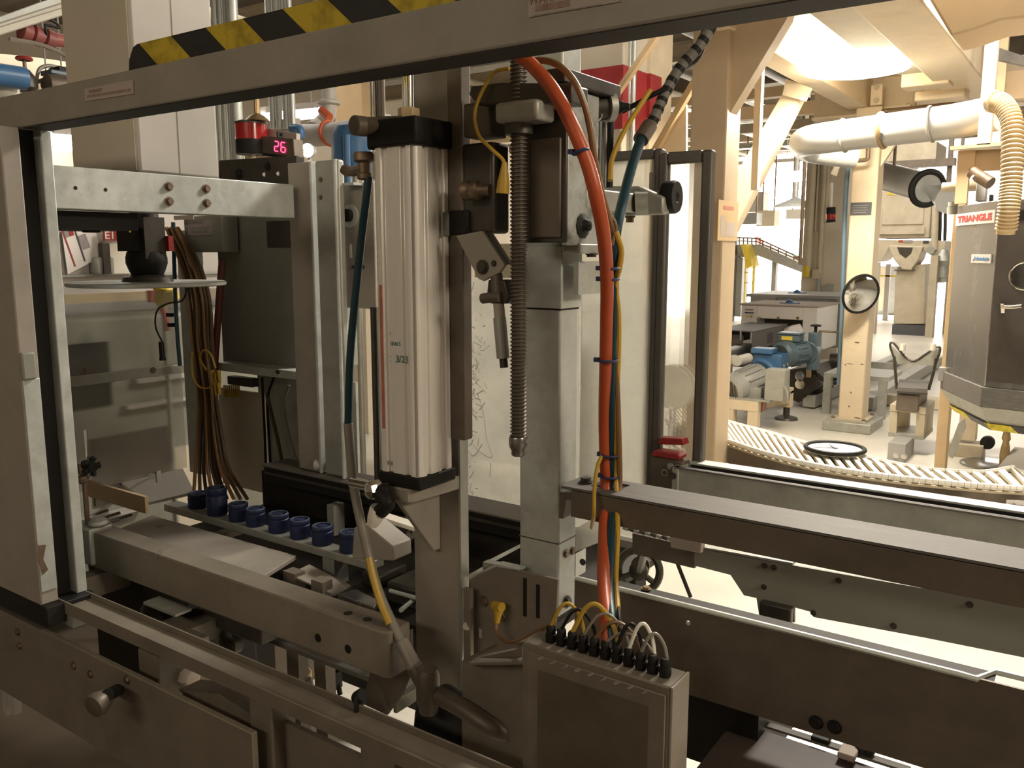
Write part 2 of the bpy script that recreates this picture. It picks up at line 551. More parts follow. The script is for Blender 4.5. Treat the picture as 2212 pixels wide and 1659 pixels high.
# pipe runs under the ceiling
for i, (x, z, r) in enumerate(((-5.4, 4.1, 0.05), (-5.75, 3.95, 0.035), (-4.5, 4.2, 0.06), (-6.6, 4.05, 0.08), (-7.6, 3.9, 0.05))):
    single('ceiling_pipe', MB().cyl((x, 3.0, z), (x, 26.5, z), r, seg=10), (M['galdull'], M['creamdirty'], M['grey'])[i % 3],
           ('thin grey ceiling pipe running away above the far aisle',
            'thinnest cream ceiling pipe running beside the grey one', 'cream ceiling pipe over the white machine aisle',
            'thickest ceiling pipe running away on the left', 'leftmost grey ceiling pipe above the far aisle')[i], 'pipe', 'pipes under the ceiling')
for i in range(4):
    y = (9.0, 15.6, 19.3, 22.8)[i]
    single('cable_tray', MB().box((-9.5, y, 3.86), (-5.2, y + 0.3, 3.88)).box((-9.5, y, 3.88), (-5.2, y + 0.015, 3.95)).box((-9.5, y + 0.285, 3.88), (-5.2, y + 0.3, 3.95)),
           M['galdull'], ('nearest metal cable tray crossing under the ceiling', 'second metal cable tray crossing under the ceiling',
                          'third metal cable tray crossing under the ceiling', 'farthest metal cable tray crossing under the ceiling')[i], 'cable tray', 'cable trays under the ceiling')


def strip_light(p, q, label, r=0.05, group='fluorescent strip lights'):
    p, q = V(p), V(q)
    t = thing('strip_light', label, 'light', (p + q) / 2, group)
    u = (q - p).normalized()
    w = u.cross(Z3).normalized() * 0.09
    up = V((0, 0, 0.05))
    obj('fixture_body', MB().prism([p - w + up, q - w + up, q + w + up, p + w + up], (0, 0, 0.06)), M['white'], t)
    obj('glow_tube', MB().cyl(p + w * 0.45, q + w * 0.45, r * 0.55, seg=10), M['tube'], t)
    for f in (.15, .85):
        h = p.lerp(q, f) + up * 2
        obj('hanger_wire', MB().cyl(h, (h.x, h.y, 4.6), .006, seg=6), M['grey'], t)
    obj('glow_tube', MB().cyl(p - w * 0.45, q - w * 0.45, r * 0.55, seg=10), M['tube'], t)
    return t


strip_light(PY(1690, 383, 17), PY(1744, 381, 17), 'far fluorescent strip light above the inclined conveyor', 0.17)
strip_light(PY(1728, 400, 20), PY(1744, 400, 20), 'small end of a strip light just below the far one', 0.13)
strip_light(PX(562, 257, -7.0), PX(692, 243, -7.0), 'bright fluorescent strip light behind the numeric display', 0.10)
strip_light(PX(104, 306, -6.5), PX(152, 309, -6.5), 'fluorescent light low behind the pale left post', 0.12)

# ------------------------------------------------------------------ mezzanine steelwork on the right
YN = 4.7
xn0, xn1 = PY(1481, 600, YN).x, PY(1557, 600, YN).x
c = thing('support_column', 'near brown-cream square column in shade with a haunch at its top', 'column', ((xn0 + xn1) / 2, YN + .1, 0))
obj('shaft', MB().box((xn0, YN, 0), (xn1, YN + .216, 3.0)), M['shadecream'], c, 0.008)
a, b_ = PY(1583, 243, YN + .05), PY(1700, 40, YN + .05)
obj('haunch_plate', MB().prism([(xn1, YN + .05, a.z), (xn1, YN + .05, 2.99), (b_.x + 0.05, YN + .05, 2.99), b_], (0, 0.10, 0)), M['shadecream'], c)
obj('base_plate', MB().box((xn0 - .06, YN - .06, 0), (xn1 + .06, YN + .276, .03)), M['galdull'], c)
XN = xn1 + .003
n = thing('column_notice', 'faded cream notice sheet taped to the near square column', 'notice', (XN, YN + .1, PX(1570, 521, XN).z))
p, q = PX(1553, 431, XN), PX(1592, 521, XN)
obj('sheet', MB().box((xn1, p.y, p.z), (XN, q.y, q.z)), M['tan'], n)
obj('title_print', MB().box((XN, p.y + .07, p.z - .03), (XN + .0006, q.y - .07, p.z - .05)), M['redfade'], n, label='faded red title line')
obj('text_block', MB().box((XN, p.y + .04, p.z - .085), (XN + .0006, p.y + .10, p.z - .20)), M['paperdim'], n)
obj('text_block', MB().box((XN, p.y + .12, p.z - .12), (XN + .0006, q.y - .04, p.z - .20)), M['paperdim'], n)

# base_loc given pixel floor contact
Yc = 7.78
c = thing('support_column', 'far cream square column on a bolted plinth carrying a round mirror', 'column', (-1.804, 7.885, 0))
obj('shaft', MB().box((-1.909, Yc, 0.05), (-1.699, Yc + 0.21, 2.75)), M['cream'], c, 0.012)
obj('plinth', MB().box((-2.0, 7.64, 0), (-1.60, 8.14, 0.085)), M['galdull'], c, 0.006)
obj('base_plate', MB().box((-1.95, 7.70, 0.085), (-1.655, 8.06, 0.105)), M['creamdirty'], c)
for x in (-1.93, -1.675):
    for y in (7.72, 8.04):
        obj('anchor_bolt', MB().bolt((x, y, 0.105), (0, 0, 1), 0.016), M['rust'], c)
a, b_ = PY(1893, 362, 7.88), PY(1950, 287, 7.88)
obj('haunch_plate', MB().prism([(-1.70, 7.86, a.z), (-1.70, 7.86, 2.75), (b_.x + .05, 7.86, 2.75), b_], (0, 0.05, 0)), M['cream'], c)
a, b_ = PY(1884, 186, 7.76), PY(1906, 226, 7.76)
obj('cap_plate', MB().box((a.x, 7.73, a.z), (b_.x, 7.78, b_.z)), M['cream'], c)
for py in (188, 217):
    obj('cap_bolt', MB().bolt(PY(1893, py, 7.73), (0, -1, 0), 0.018), M['creamdirty'], c)
for i, (px, py, w, h) in enumerate(((1851, 740, .05, .016), (1836, 786, .07, .008), (1862, 787, .04, .012), (1838, 848, .02, .02), (1834, 878, .02, .02), (1852, 903, .07, .014), (1826, 788, .012, .02))):
    p = PY(px, py, Yc)
    obj('paint_chip', MB().prism([(p.x - w / 2, Yc - .001, p.z), (p.x - w / 6, Yc - .001, p.z + h / 2), (p.x + w / 2, Yc - .001, p.z + h / 5), (p.x + w / 5, Yc - .001, p.z - h / 2)], (0, .002, 0)), M['rust'], c)
pl = thing('rating_plate', 'dark engraved plate screwed to the far column above the mirror', 'plate', PY(1860, 465, Yc))
p, q = PY(1838, 438, Yc), PY(1882, 464, Yc)
obj('plate_face', MB().box((p.x, Yc - .006, p.z), (q.x, Yc, q.z)), M['plategrey'], pl)
for i in range(4):
    obj('text_line', MB().box((p.x + .02, Yc - .007, p.z - .022 - i * .02), (q.x - .03 - .01 * (i % 2), Yc - .006, p.z - .027 - i * .02)), M['grayink'], pl)
# convex mirror
mc = PY(1861, 636, 7.60)
nrm = V((1.05, -1, -0.34)).normalized()
t = thing('convex_mirror', 'round convex safety mirror on the far cream column', 'mirror', mc)
obj('glass', MB().lathe(mc - nrm * .02, nrm, [(0.158, 0.0), (0.157, 0.012), (0.13, 0.03), (0.09, 0.043), (0.045, 0.05), (0, 0.052)], 32), M['mirror'], t)
obj('rim', MB().torus(mc - nrm * .012, nrm, 0.162, 0.012, 36, 8), M['black'], t)
obj('back_bracket', MB().cyl(mc - nrm * .02, (mc.x, Yc, mc.z), 0.02), M['grey'], t)
# blue drain pipe beside the column
single('blue_pipe', MB().tube([PY(1838, 290, 7.95), PY(1826, 440, 7.95), PY(1820, 640, 7.95), PY(1812, 830, 7.95)], 0.02, 10), M['paleblue'],
       'thin blue vertical pipe along the left side of the far column', 'pipe')
t = thing('valve_pipe', 'short brown pipe with valve reaching left from the far column', 'pipe', PY(1840, 345, 7.6))
obj('pipe_run', MB().tube([PY(1876, 290, 7.6), PY(1875, 330, 7.6), PY(1872, 344, 7.6), PY(1850, 347, 7.6), PY(1806, 350, 7.6)], 0.017, 8), M['rust'], t)
obj('valve_body', MB().lathe(PY(1826, 349, 7.6), (1, 0, 0), [(.02, -.08), (.035, -.05), (.045, 0), (.035, .05), (.02, .08)], 12), M['copper'], t)
obj('nozzle', MB().cyl(PY(1812, 352, 7.6), PY(1800, 378, 7.6), .02, .03), M['plastic'], t)

# overhead beams
def i_beam(mb, x0, x1, y0, y1, z0, z1, along='Y', t=0.02):
    if along == 'Y':
        xm = (x0 + x1) / 2
        mb.box((x0, y0, z0), (x1, y1, z0 + t)).box((x0, y0, z1 - t), (x1, y1, z1)).box((xm - t / 2, y0, z0 + t), (xm + t / 2, y1, z1 - t))
    else:
        ym = (y0 + y1) / 2
        mb.box((x0, y0, z0), (x1, y1, z0 + t)).box((x0, y0, z1 - t), (x1, y1, z1)).box((x0, ym - t / 2, z0 + t), (x1, ym + t / 2, z1 - t))
    return mb


single('overhead_beam', MB().box((-1.99, 4.3, 2.75), (-1.82, 7.9, 2.98)), M['cream'], 'cream overhead beam running away left of the bright lamp', 'beam', 'overhead mezzanine beams', 0.006)
t = thing('overhead_beam', 'broad cream box beam running away right of the bright lamp', 'beam', (-1.0, 6, 2.72), 'overhead mezzanine beams')
obj('box_section', MB().box((-1.16, 3.95, 2.72), (-0.86, 7.85, 2.995)), M['cream'], t, 0.01)
obj('side_flange', MB().prism([(-1.16, 4.0, 2.76), (-1.40, 4.0, 2.76), (-1.40, 6.3, 2.76), (-1.34, 6.6, 2.76), (-1.16, 6.6, 2.76)], (0, 0, .05)), M['creamdirty'], t)
obj('stop_block', MB().box((-1.36, 6.75, 2.70), (-1.05, 6.95, 2.80)), M['cream'], t, .01)
obj('stop_block', MB().box((-1.34, 7.15, 2.66), (-1.0, 7.35, 2.73)), M['cream'], t, .01)
t = thing('overhead_beam', 'cream cross beam with riveted stiffener behind the bright lamp', 'beam', (-1.2, 7.98, 2.75), 'overhead mezzanine beams')
zb = PY(1950, 238, 7.9).z
obj('web', MB().box((-2.3, 7.95, zb), (0.4, 7.98, zb + .30)), M['cream'], t)
obj('flange', MB().box((-2.3, 7.88, zb - .02), (0.4, 8.05, zb)), M['cream'], t)
xs = PY(1985, 200, 7.95).x
obj('stiffener', MB().box((xs - .04, 7.92, zb), (xs - .015, 7.95, zb + .28)).box((xs + .015, 7.92, zb), (xs + .04, 7.95, zb + .28)), M['creamdirty'], t)
for dz in (.04, .24):
    for dx in (-.075, .075):
        obj('rivet', MB().bolt((xs + dx, 7.95, zb + dz), (0, -1, 0), .018), M['creamdirty'], t)
single('conduit_run', MB().tube([PY(1870, 243, 7.8), PY(2000, 232, 7.8), PY(2116, 216, 7.8)], .02, 8), M['rust'], 'thin dark conduit clipped under the cream cross beam', 'conduit')
structure('ceiling_2', MB().box((-2.3, 3.9, 3.0), (-0.84, 8.1, 3.06)), M['cream'])
single('hanger_post', MB().box((PY(1626, 300, 5.6).x, 5.6, PY(1630, 410, 5.6).z), (PY(1640, 300, 5.6).x, 5.65, 2.99)), M['cream'], 'slim cream hanger post in front of the diagonal brace', 'post')
t = thing('diagonal_brace', 'brightly lit cream diagonal brace behind the near column', 'brace', PY(1600, 480, 6.5))
obj('brace_tube', MB().prism([PY(1692, 200, 6.5), PY(1730, 208, 6.5), PY(1581, 505, 6.5), PY(1530, 480, 6.5)], (0, .12, 0)), M['cream'], t)
obj('end_gusset', MB().prism([PY(1698, 170, 6.46), PY(1752, 190, 6.46), PY(1738, 218, 6.46), PY(1690, 205, 6.46)], (0, .04, 0)), M['cream'], t)
single('far_joist', MB().box((-12, 9.0, PY(1640, 255, 9).z), (-2.0, 9.12, PY(1640, 228, 9).z)), M['tan'], 'tan joist crossing behind the diagonal brace', 'beam', 'far ceiling joists')
single('far_joist', MB().box((-12, 11.0, PY(1640, 212, 11).z), (-2.0, 11.15, PY(1640, 190, 11).z)), M['tan'], 'higher tan joist crossing behind the diagonal brace', 'beam', 'far ceiling joists')
single('far_joist', MB().box((-12, 13.4, PY(1640, 285, 13.4).z), (-3.0, 13.5, PY(1640, 265, 13.4).z)), M['creamdirty'], 'lowest joist crossing behind the diagonal brace', 'beam', 'far ceiling joists')

# high bay lamp
lc = V((-1.50, 6.05, 2.72))
t = thing('high_bay_lamp', 'glaring high bay lamp hanging between the cream overhead beams', 'lamp', lc)
obj('lamp_lens', MB().lathe(lc, (0, 0, 1), [(0.0, -.03), (.2, -.025), (.33, 0), (.33, .012)], 32), M['lens'], t)
obj('lamp_shade', MB().lathe(lc + V((0, 0, .012)), (0, 0, 1), [(.335, 0), (.335, .02), (.31, .12), (.25, .2), (.16, .24), (.10, .25)], 32), M['frost'], t)
obj('hanger', MB().cyl(lc + V((0, 0, .3)), (lc.x, lc.y, 3.0), .015), M['grey'], t)
area_light('high_bay_glow', lc - V((0, 0, .06)), lc - V((0, 0.02, 2)), 0.5, 0.5, 135, (1, 0.91, 0.74))
area_light('high_bay_upglow', lc + V((0, 0.0, .2)), lc + V((0, 0, 2)), 0.5, 0.5, 45, (1, 0.91, 0.74))

# curved cream chute in the top right corner
t = thing('curved_chute', 'large curved cream chute entering the top right corner', 'chute', PZ(2120, 60, 2.6))
pts = [PY(1985, -40, 4.3), PY(2055, 78, 4.3), PY(2100, 66, 4.3), PY(2160, 44, 4.3), PY(2230, 36, 4.3), PY(2330, 36, 4.3), PY(2330, -120, 4.3), PY(1985, -120, 4.3)]
obj('chute_shell', MB().prism(pts, (0, .35, 0)), M['tan'], t, .01)

# daylight panels far up on the right
for i, (a, b2) in enumerate((((2068, 66), (2094, 88)), ((2118, 62), (2132, 84)), ((2151, 58), (2163, 80)), ((2188, 54), (2225, 76)))):
    w = MB().box(PY(*a, 26.9), PY(*b2, 26.95))
    structure('window_%d' % (i + 1), w, M['window'])

# slim cream post and things on top of the bagging machine
single('hanger_post', MB().box((PY(2119, 200, 5.6).x, 5.6, PY(2130, 312, 5.6).z), (PY(2148, 200, 5.6).x, 5.66, 3.0)), M['cream'], 'bright cream post standing left of the ribbed hose', 'post')
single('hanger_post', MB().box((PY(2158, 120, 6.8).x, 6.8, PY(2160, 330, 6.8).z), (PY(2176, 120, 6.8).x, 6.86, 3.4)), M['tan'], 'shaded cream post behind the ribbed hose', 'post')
single('hanging_strut', MB().prism([PY(2150, 100, 6.4), PY(2215, 122, 6.4), PY(2215, 142, 6.4), PY(2150, 128, 6.4)], (0, .06, 0)), M['dark'], 'dark sloping strut in the upper right corner', 'strut')
single('back_board', MB().box(PY(2172, 155, 7.4), PY(2260, 212, 7.5)), M['tan'], 'brown board behind the top of the ribbed hose', 'board')

# spiral duct
pts = [PY(2160, 243, 5.9), PY(2060, 262, 6.0), PY(1960, 275, 6.1), PY(1860, 288, 6.2), PY(1790, 297, 6.25), PY(1752, 303, 6.35), PY(1736, 309, 6.6), PY(1750, 320, 6.9), PY(1790, 327, 7.0), PY(1850, 334, 7.1)]
t = thing('spiral_duct', 'large shiny round duct bending back below the lamp', 'duct', PY(1900, 300, 6.2))
obj('duct_pipe', MB().tube(pts, 0.105, 20, 6), M['duct'], t)
for px, py in ((1906, 282), (1823, 293), (2012, 268)):
    p = PY(px, py, 6.17 - (px - 1880) * .001)
    obj('clamp_ring', MB().torus(p, (1, -.1, .1), .107, .009 if px != 1906 else .016, 28, 8), M['galdull'] if px != 1906 else M['copper'], t)
obj('clamp_latch', MB().box(PY(1899, 288, 6.04), PY(1908, 302, 6.07)), M['chrome'], t)
t = thing('conveying_tube', 'grey transparent conveying tube with a black end ring', 'duct', PY(1960, 400, 9))
obj('hanger', MB().cyl(PY(1930, 380, 9.3), PY(1930, 380, 9.3) * 1 + V((0, 0, 4.6 - PY(1930, 380, 9.3).z)), .015), M['rust'], t)
obj('tube', MB().cyl(PY(1895, 376, 9.6), PY(2008, 408, 8.8), .135, seg=24), M['duct'], t)
obj('end_ring', MB().torus(PY(2003, 407, 8.8), (PY(2008, 408, 8.8) - PY(1895, 376, 9.6)), .15, .03, 28, 8), M['black'], t)
obj('cone_outlet', MB().cyl(PY(2012, 412, 8.75), PY(2052, 430, 8.5), .05, .13, seg=20), M['duct'], t)

# ------------------------------------------------------------------ bagging machine with the drum housing, far right
Bp = PY(2155, 500, 5.2)
ang = math.radians(26)
u = V((-math.sin(ang), math.cos(ang), 0))
# facet one runs from B away to A
lo, hi = 0.0, 3.0
def _px(p):
    q = V(p) - _C
    return IW / 2 + FPX * q.dot(_R) / q.dot(_F)
for _ in range(40):
    mid = (lo + hi) / 2
    if _px(Bp + u * mid) > 2064:
        lo = mid
    else:
        hi = mid
L1 = lo
def zon(px, py, P):    # height at which the vertical through P is crossed at that picture row
    q = V((P.x, P.y, 0)) - V((0, 0, 0))
    d = _ray(px, py)
    k = math.hypot(P.x, P.y) / math.hypot(d.x, d.y)
    return EYE + d.z * k
A1 = V((Bp.x, Bp.y, 0)) + u * L1
B1 = V((Bp.x, Bp.y, 0))
ztop = zon(2155, 432, B1)
zlip = zon(2125, 836, B1)
zskirt = zon(2140, 880, B1)
C1 = B1 + V((0.55, -0.10, 0))
D1 = C1 + V((0.4, 0.35, 0))
E1 = A1 + V((0.95, 0.35, 0))
foot = [A1, B1, C1, D1, E1]
ctr = (A1 + B1 + C1 + D1 + E1) / 5
t = thing('bagging_machine', 'stainless faceted bagging machine housing on tan legs at the right edge', 'machine', (ctr.x, ctr.y, 0))
BAG = t
obj('drum_housing', MB().prism([p + Z3 * zlip for p in foot], (0, 0, ztop - zlip)), M['steel'], t, 0.004)
sk = [ctr + (p - ctr) * 1.03 for p in foot]
obj('lower_skirt', MB().prism([p + Z3 * zskirt for p in sk], (0, 0, zlip - zskirt)), M['steelx'], t, 0.003)
zc = zon(2185, 935, B1)
mb = MB()
top = [p + Z3 * zskirt for p in sk]
bot = [ctr + (p - ctr) * 0.86 + Z3 * zc for p in sk]
for i in range(5):
    j = (i + 1) % 5
    vs = [mb.b.verts.new(x) for x in (top[i], top[j], bot[j], bot[i])]
    mb.b.faces.new(vs)
bmesh.ops.recalc_face_normals(mb.b, faces=mb.b.faces[:])
obj('cone_hopper', mb, M['galdull'], t)
hz = [ctr + (p - ctr) * 0.64 + Z3 * (zc) for p in sk]
mb = MB()
for i in range(5):
    j = (i + 1) % 5
    e = (bot[j] - bot[i])
    nn = V((e.y, -e.x, 0)).normalized() * .012
    if nn.dot((bot[i] + bot[j]) / 2 - ctr) < 0:
        nn = -nn
    if (bot[i] + bot[j]).to_2d().length < 0:
        pass
    mb.prism([bot[i] + nn * .3, bot[j] + nn * .3, bot[j] + nn + (top[j] - bot[j]) * .30, bot[i] + nn + (top[i] - bot[i]) * .30], -nn * .4)
obj('hazard_edge', mb, M['tape2'], t)
fn = V((u.y, -u.x, 0)) * -1
fn = V((-u.y, u.x, 0))
if fn.dot(-ctr) < 0:
    fn = -fn
def onface(px, py, P0, n):
    d = _ray(px, py)
    return _C + d * ((V((P0.x, P0.y, 0)) - V((0, 0, 0))).dot(n) / V((d.x, d.y, 0)).dot(n))
lp, lq = onface(2068, 462, B1, fn), onface(2150, 480, B1, fn)
def faceplate(name, tl, br, P0, n, th, m, parent, off=0.0):
    a, b3 = onface(*tl, P0, n), onface(*br, P0, n)
    h = V((b3.x - a.x, b3.y - a.y, 0))
    pts = [V((a.x, a.y, a.z)), V((a.x, a.y, b3.z)), V((b3.x, b3.y, b3.z)), V((b3.x, b3.y, a.z))]
    obj(name, MB().prism([p + n * off for p in pts], n * th), m, parent)
    return (pts[0] + pts[2]) / 2, h.normalized(), abs(a.z - b3.z), h.length
ce, hr, hh, ww = faceplate('maker_sign', (2068, 463), (2150, 481), B1, fn, .006, M['white'], t)
lettering('maker_lettering', 'TRIANGLE', M['red'], t, ce + fn * .007, hr, Z3, hh * .82, bold=.003, fit=ww * .88, fit_h=hh * .56)
ce, hr, hh, ww = faceplate('small_sign', (2101, 549), (2142, 569), B1, fn, .006, M['white'], t)
lettering('small_lettering', 'Advantage', M['blue'], t, ce + fn * .007 + hr * ww * .03, hr, Z3, hh * .52, bold=.002, fit=ww * .8, fit_h=hh * .5)
obj('red_slash', MB().prism([ce + fn * .0065 - hr * ww * .40 - Z3 * hh * .25, ce + fn * .0065 - hr * ww * .33 - Z3 * hh * .25, ce + fn * .0065 - hr * ww * .30 + Z3 * hh * .3], fn * .001), M['red'], t)
f2 = V((-.10, -.55, 0)).normalized()
ce, hr, hh, ww = faceplate('data_plate', (2182, 455), (2230, 474), B1, f2, .009, M['black'], t)
faceplate('clear_door', (2163, 440), (2330, 842), B1, f2, .004, M['smoked'], t)
# port and door handle
pc = onface(2214, 596, B1, f2)
obj('round_port', MB().torus(pc, f2, .07, .007, 28, 8), M['chrome'], t)
obj('port_glass', MB().cyl(pc, pc + f2 * .004, .066, seg=28), M['dark'], t)
h0, h1 = onface(2168, 662, B1, f2), onface(2216, 660, B1, f2)
obj('door_handle', MB().tube([h0 + f2 * .02, h0 + f2 * .05 + V((.05, 0, .0)), h1 + f2 * .06], .011, 10).cyl(h0 - Z3 * .03, h0 + Z3 * .02 + f2 * .02, .012), M['chrome'], t)
for (px, py) in ((2040, 808),):
    p = onface(px, py, A1, fn)
    obj('hinge', MB().box(p - V((.03, .03, .04)), p + V((.03, .03, .04))), M['grey'], t)
# tan legs and frame on top
yl = 6.45
lx0, lx1 = PY(2041, 700, yl).x, PY(2066, 700, yl).x
obj('leg', MB().box((lx0, yl, 0), (lx1, yl + .1, PY(2050, 432, yl).z)), M['tan'], t, .004)
p = PZ(2085, 985, 0)
obj('leg', MB().box((p.x - .06, p.y, 0.12), (p.x + .06, p.y + .1, .62)), M['cream'], t, .004)
obj('foot_plate', MB().box((p.x - .12, p.y - .06, 0), (p.x + .12, p.y + .16, .1)), M['creamdirty'], t, .004)
obj('foot_caster', MB().cyl((p.x + .14, p.y, .12), (p.x + .14, p.y + .05, .12), .05), M['black'], t)
obj('leg_bracket', MB().prism([PY(2058, 990, 6.35), PY(2086, 925, 6.35), PY(2084, 905, 6.35), PY(2070, 915, 6.35), PY(2045, 985, 6.35)], (0, .02, 0)), M['galdull'], t)
yt = 5.7
obj('top_frame', MB().box((PY(2066, 380, yt).x, yt, PY(2066, 440, yt).z), (PY(2092, 380, yt).x, yt + .06, PY(2066, 366, yt).z)), M['tan'], t)
obj('top_channel', MB().box((PY(2068, 345, yt).x, yt, PY(2068, 366, yt).z), (PY(2106, 345, yt).x, yt + .08, PY(2068, 326, yt).z)), M['tan'], t)
obj('top_beam_plate', MB().box((PY(2106, 345, yt).x, yt + .03, PY(2130, 368, yt).z), (PY(2212, 345, yt).x + .4, yt + .06, PY(2130, 322, yt).z)), M['tan'], t)
obj('roof_plate', MB().prism([PY(2052, 324, yt - .1), PY(2190, 312, yt - .1), PY(2300, 312, yt - .1), PY(2300, 318, yt + .5), PY(2062, 326, yt + .4)], (0, 0, .02)), M['tan'], t)
obj('air_unit', MB().box(PY(2110, 388, 5.6), PY(2132, 436, 5.7)), M['white'], t, .004)
obj('actuator', MB().cyl(PY(2100, 372, 5.55), PY(2140, 396, 5.5), .035), M['rust'], t)
obj('air_line', MB().tube([PY(2104, 379, 5.5), PY(2098, 386, 5.5), PY(2101, 392, 5.5)], .006), M['plastic'], t)
obj('filter_bowl', MB().cyl(PY(2059, 447, 5.9), PY(2059, 463, 5.9), .035).cyl(PY(2059, 436, 5.9), PY(2059, 446, 5.9), .028), M['grey'], t)
obj('valve_block', MB().box(PY(2137, 420, 5.6), PY(2146, 436, 5.65)), M['black'], t, .004)
obj('side_pipe', MB().cyl(PY(2035, 405, 6.0), PY(2110, 402, 6.0), .03), M['creamdirty'], t)
# ribbed hose
hp = [PY(2146, 219, 5.1), PY(2166, 226, 5.05), PY(2186, 262, 5.0), PY(2187, 330, 4.95), PY(2184, 400, 4.92), PY(2179, 450, 4.9), PY(2172, 505, 4.92)]
t = thing('ribbed_hose', 'cream ribbed vacuum hose hanging in front of the bagging machine', 'hose', PY(2157, 505, 4.95))
P = smooth_path(hp, 14)
obj('hose_wall', MB().tube(P, .043, 14, 1), M['hosecream'], t)
mb = MB()
nr = 40
for i in range(nr):
    f = 8 + (len(P) - 10) * i / nr
    k = int(f)
    p = P[k].lerp(P[k + 1], f - k)
    mb.torus(p, P[k + 1] - P[k - 1], .045, .0068, 14, 6)
o = obj('hose_ribs', mb, M['hosecream'], t)
o['kind'] = 'stuff'
obj('hose_cuff', MB().cyl(P[0], P[5], .056, seg=16), M['cream'], t)

# tripod post standing on the floor at right
p = PZ(2168, 1012, 0)
t = thing('floor_valve', 'small brass floor valve with a square foot right of the tan legs', 'valve', p)
obj('valve_foot', MB().box((p.x - .06, p.y - .06, 0), (p.x + .06, p.y + .06, .02)), M['rust'], t)
obj('valve_stem', MB().lathe(p, (0, 0, 1), [(.03, .02), (.035, .1), (.028, .16), (.02, .2), (.03, .22), (.02, .28)], 12), M['copper'], t)
p = PZ(2135, 1005, 0)
single('metal_disc', MB().lathe(p, (0, 0, 1), [(.19, 0), (.19, .012), (.17, .02), (0, .024)], 28), M['steel'], 'shiny round metal cover lying on the floor by the floor valve', 'cover')
p = PZ(2190, 1020, 0)
single('tilted_plate', MB().prism([(p.x - .1, p.y - .1, .02), (p.x + .2, p.y - .1, .02), (p.x + .2, p.y + .16, .14), (p.x - .02, p.y + .16, .14)], (0, 0, .012)).box((p.x - .05, p.y - .05, 0), (p.x + .15, p.y + .1, .03)), M['white'], 'pale tilted plate on the floor at the right edge', 'plate')

# ------------------------------------------------------------------ curved chain conveyor with the clock
ZB = 0.42
near_px = [(1440, 905), (1568, 948), (1650, 975), (1750, 1000), (1850, 1017), (1950, 1030), (2050, 1040), (2130, 1047), (2212, 1052), (2330, 1056)]
far_px = [(1440, 868), (1568, 908), (1650, 930), (1750, 958), (1850, 981), (1925, 998), (1990, 1010), (2060, 1017), (2130, 1018), (2190, 1008)]
nearL = smooth_path([PZ(x, y, ZB) for x, y in near_px], 10)
farL = smooth_path([PZ(x, y, ZB) for x, y in far_px], 10)


def resample(P, n):
    d = [0]
    for a, b in zip(P, P[1:]):
        d.append(d[-1] + (b - a).length)
    out = []
    for i in range(n):
        s = d[-1] * i / (n - 1)
        k = max(j for j in range(len(d)) if d[j] <= s + 1e-9)
        k = min(k, len(P) - 2)
        f = (s - d[k]) / max(1e-9, d[k + 1] - d[k])
        out.append(P[k].lerp(P[k + 1], min(1, f)))
    return out


NS = 46
nr_ = resample(nearL, NS + 1)


def far_at(px):
    for a, b in zip(farL, farL[1:]):
        if _px(a) <= px <= _px(b):
            return a.lerp(b, (px - _px(a)) / max(1e-6, _px(b) - _px(a)))
    return farL[-1] if px > _px(farL[-1]) else farL[0]


fr_ = [far_at(_px(p) - 38) for p in nr_]
t = thing('chain_conveyor', 'curved conveyor with cream plastic slats sweeping behind the steel rails', 'conveyor', (-1.2, 4.2, 0))
for i in range(NS):
    a, b = nr_[i], fr_[i]
    a2, b2 = nr_[i].lerp(nr_[i + 1], .5), fr_[i].lerp(fr_[i + 1], .5)
    a3 = nr_[i].lerp(nr_[i + 1], .46)
    w = (b - a).normalized()
    mb = MB().prism([a, a2, b2, b], (0, 0, -.016))
    mb.cyl(a - w * .014 - Z3 * .004, a3 - w * .014 - Z3 * .004, .016, seg=8)
    mb.cyl(a2 - w * .014 - Z3 * .004, a2.lerp(nr_[i + 1], .92) - w * .014 - Z3 * .004, .016, seg=8)
    mb.cyl(b + w * .006 - Z3 * .004, fr_[i + 1] * .97 + b * .03 + w * .006 - Z3 * .004, .012, seg=6)
    obj('slat', mb, M['plastic'], t)
mb = MB()
low = [p - Z3 * .03 for p in nr_]
for a, b, c2, d2 in zip(nr_[::3], nr_[3::3], fr_[::3], fr_[3::3]):
    mb.prism([a - Z3 * .03, b - Z3 * .03, d2 - Z3 * .03, c2 - Z3 * .03], (0, 0, -.012))
obj('carry_bed', mb, M['creamdirty'], t)
mb = MB()
for a, b in zip(nr_[::3], nr_[3::3]):
    a, b = V(a), V(b)
    n = (b - a).cross(Z3).normalized() * .02
    mb.prism([a - Z3 * .028 - n, b - Z3 * .028 - n, b - Z3 * .15 - n, a - Z3 * .15 - n], n * .4)
obj('side_frame', mb, M['brown'], t)
mb = MB()
for i in range(0, NS):
    a, a2 = nr_[i], nr_[i].lerp(nr_[i + 1], .7)
    mb.cyl(a - Z3 * .175, a2 - Z3 * .175, .012, seg=6)
obj('return_strand', mb, M['plastic'], t)['kind'] = 'stuff'
for i in (7, 24, 42):
    a = nr_[i]
    obj('leg', MB().box((a.x - .03, a.y + .12, 0), (a.x + .03, a.y + .18, ZB - .05)), M['creamdirty'], t)
for k, (px, py) in enumerate(((2020, 1054), (2062, 1058))):
    pass
a, b = PZ(1994, 1052, ZB - .09), PZ(2075, 1058, ZB - .09)
def sideplate(name, pa, pb, dz, m):
    n = (pb - pa).cross(Z3).normalized() * .03
    obj(name, MB().prism([pa + n, pb + n, pb + n + Z3 * dz, pa + n + Z3 * dz], n * .06), m, t)
i0 = min(range(NS), key=lambda i: abs(_px(nr_[i]) - 2000)); 
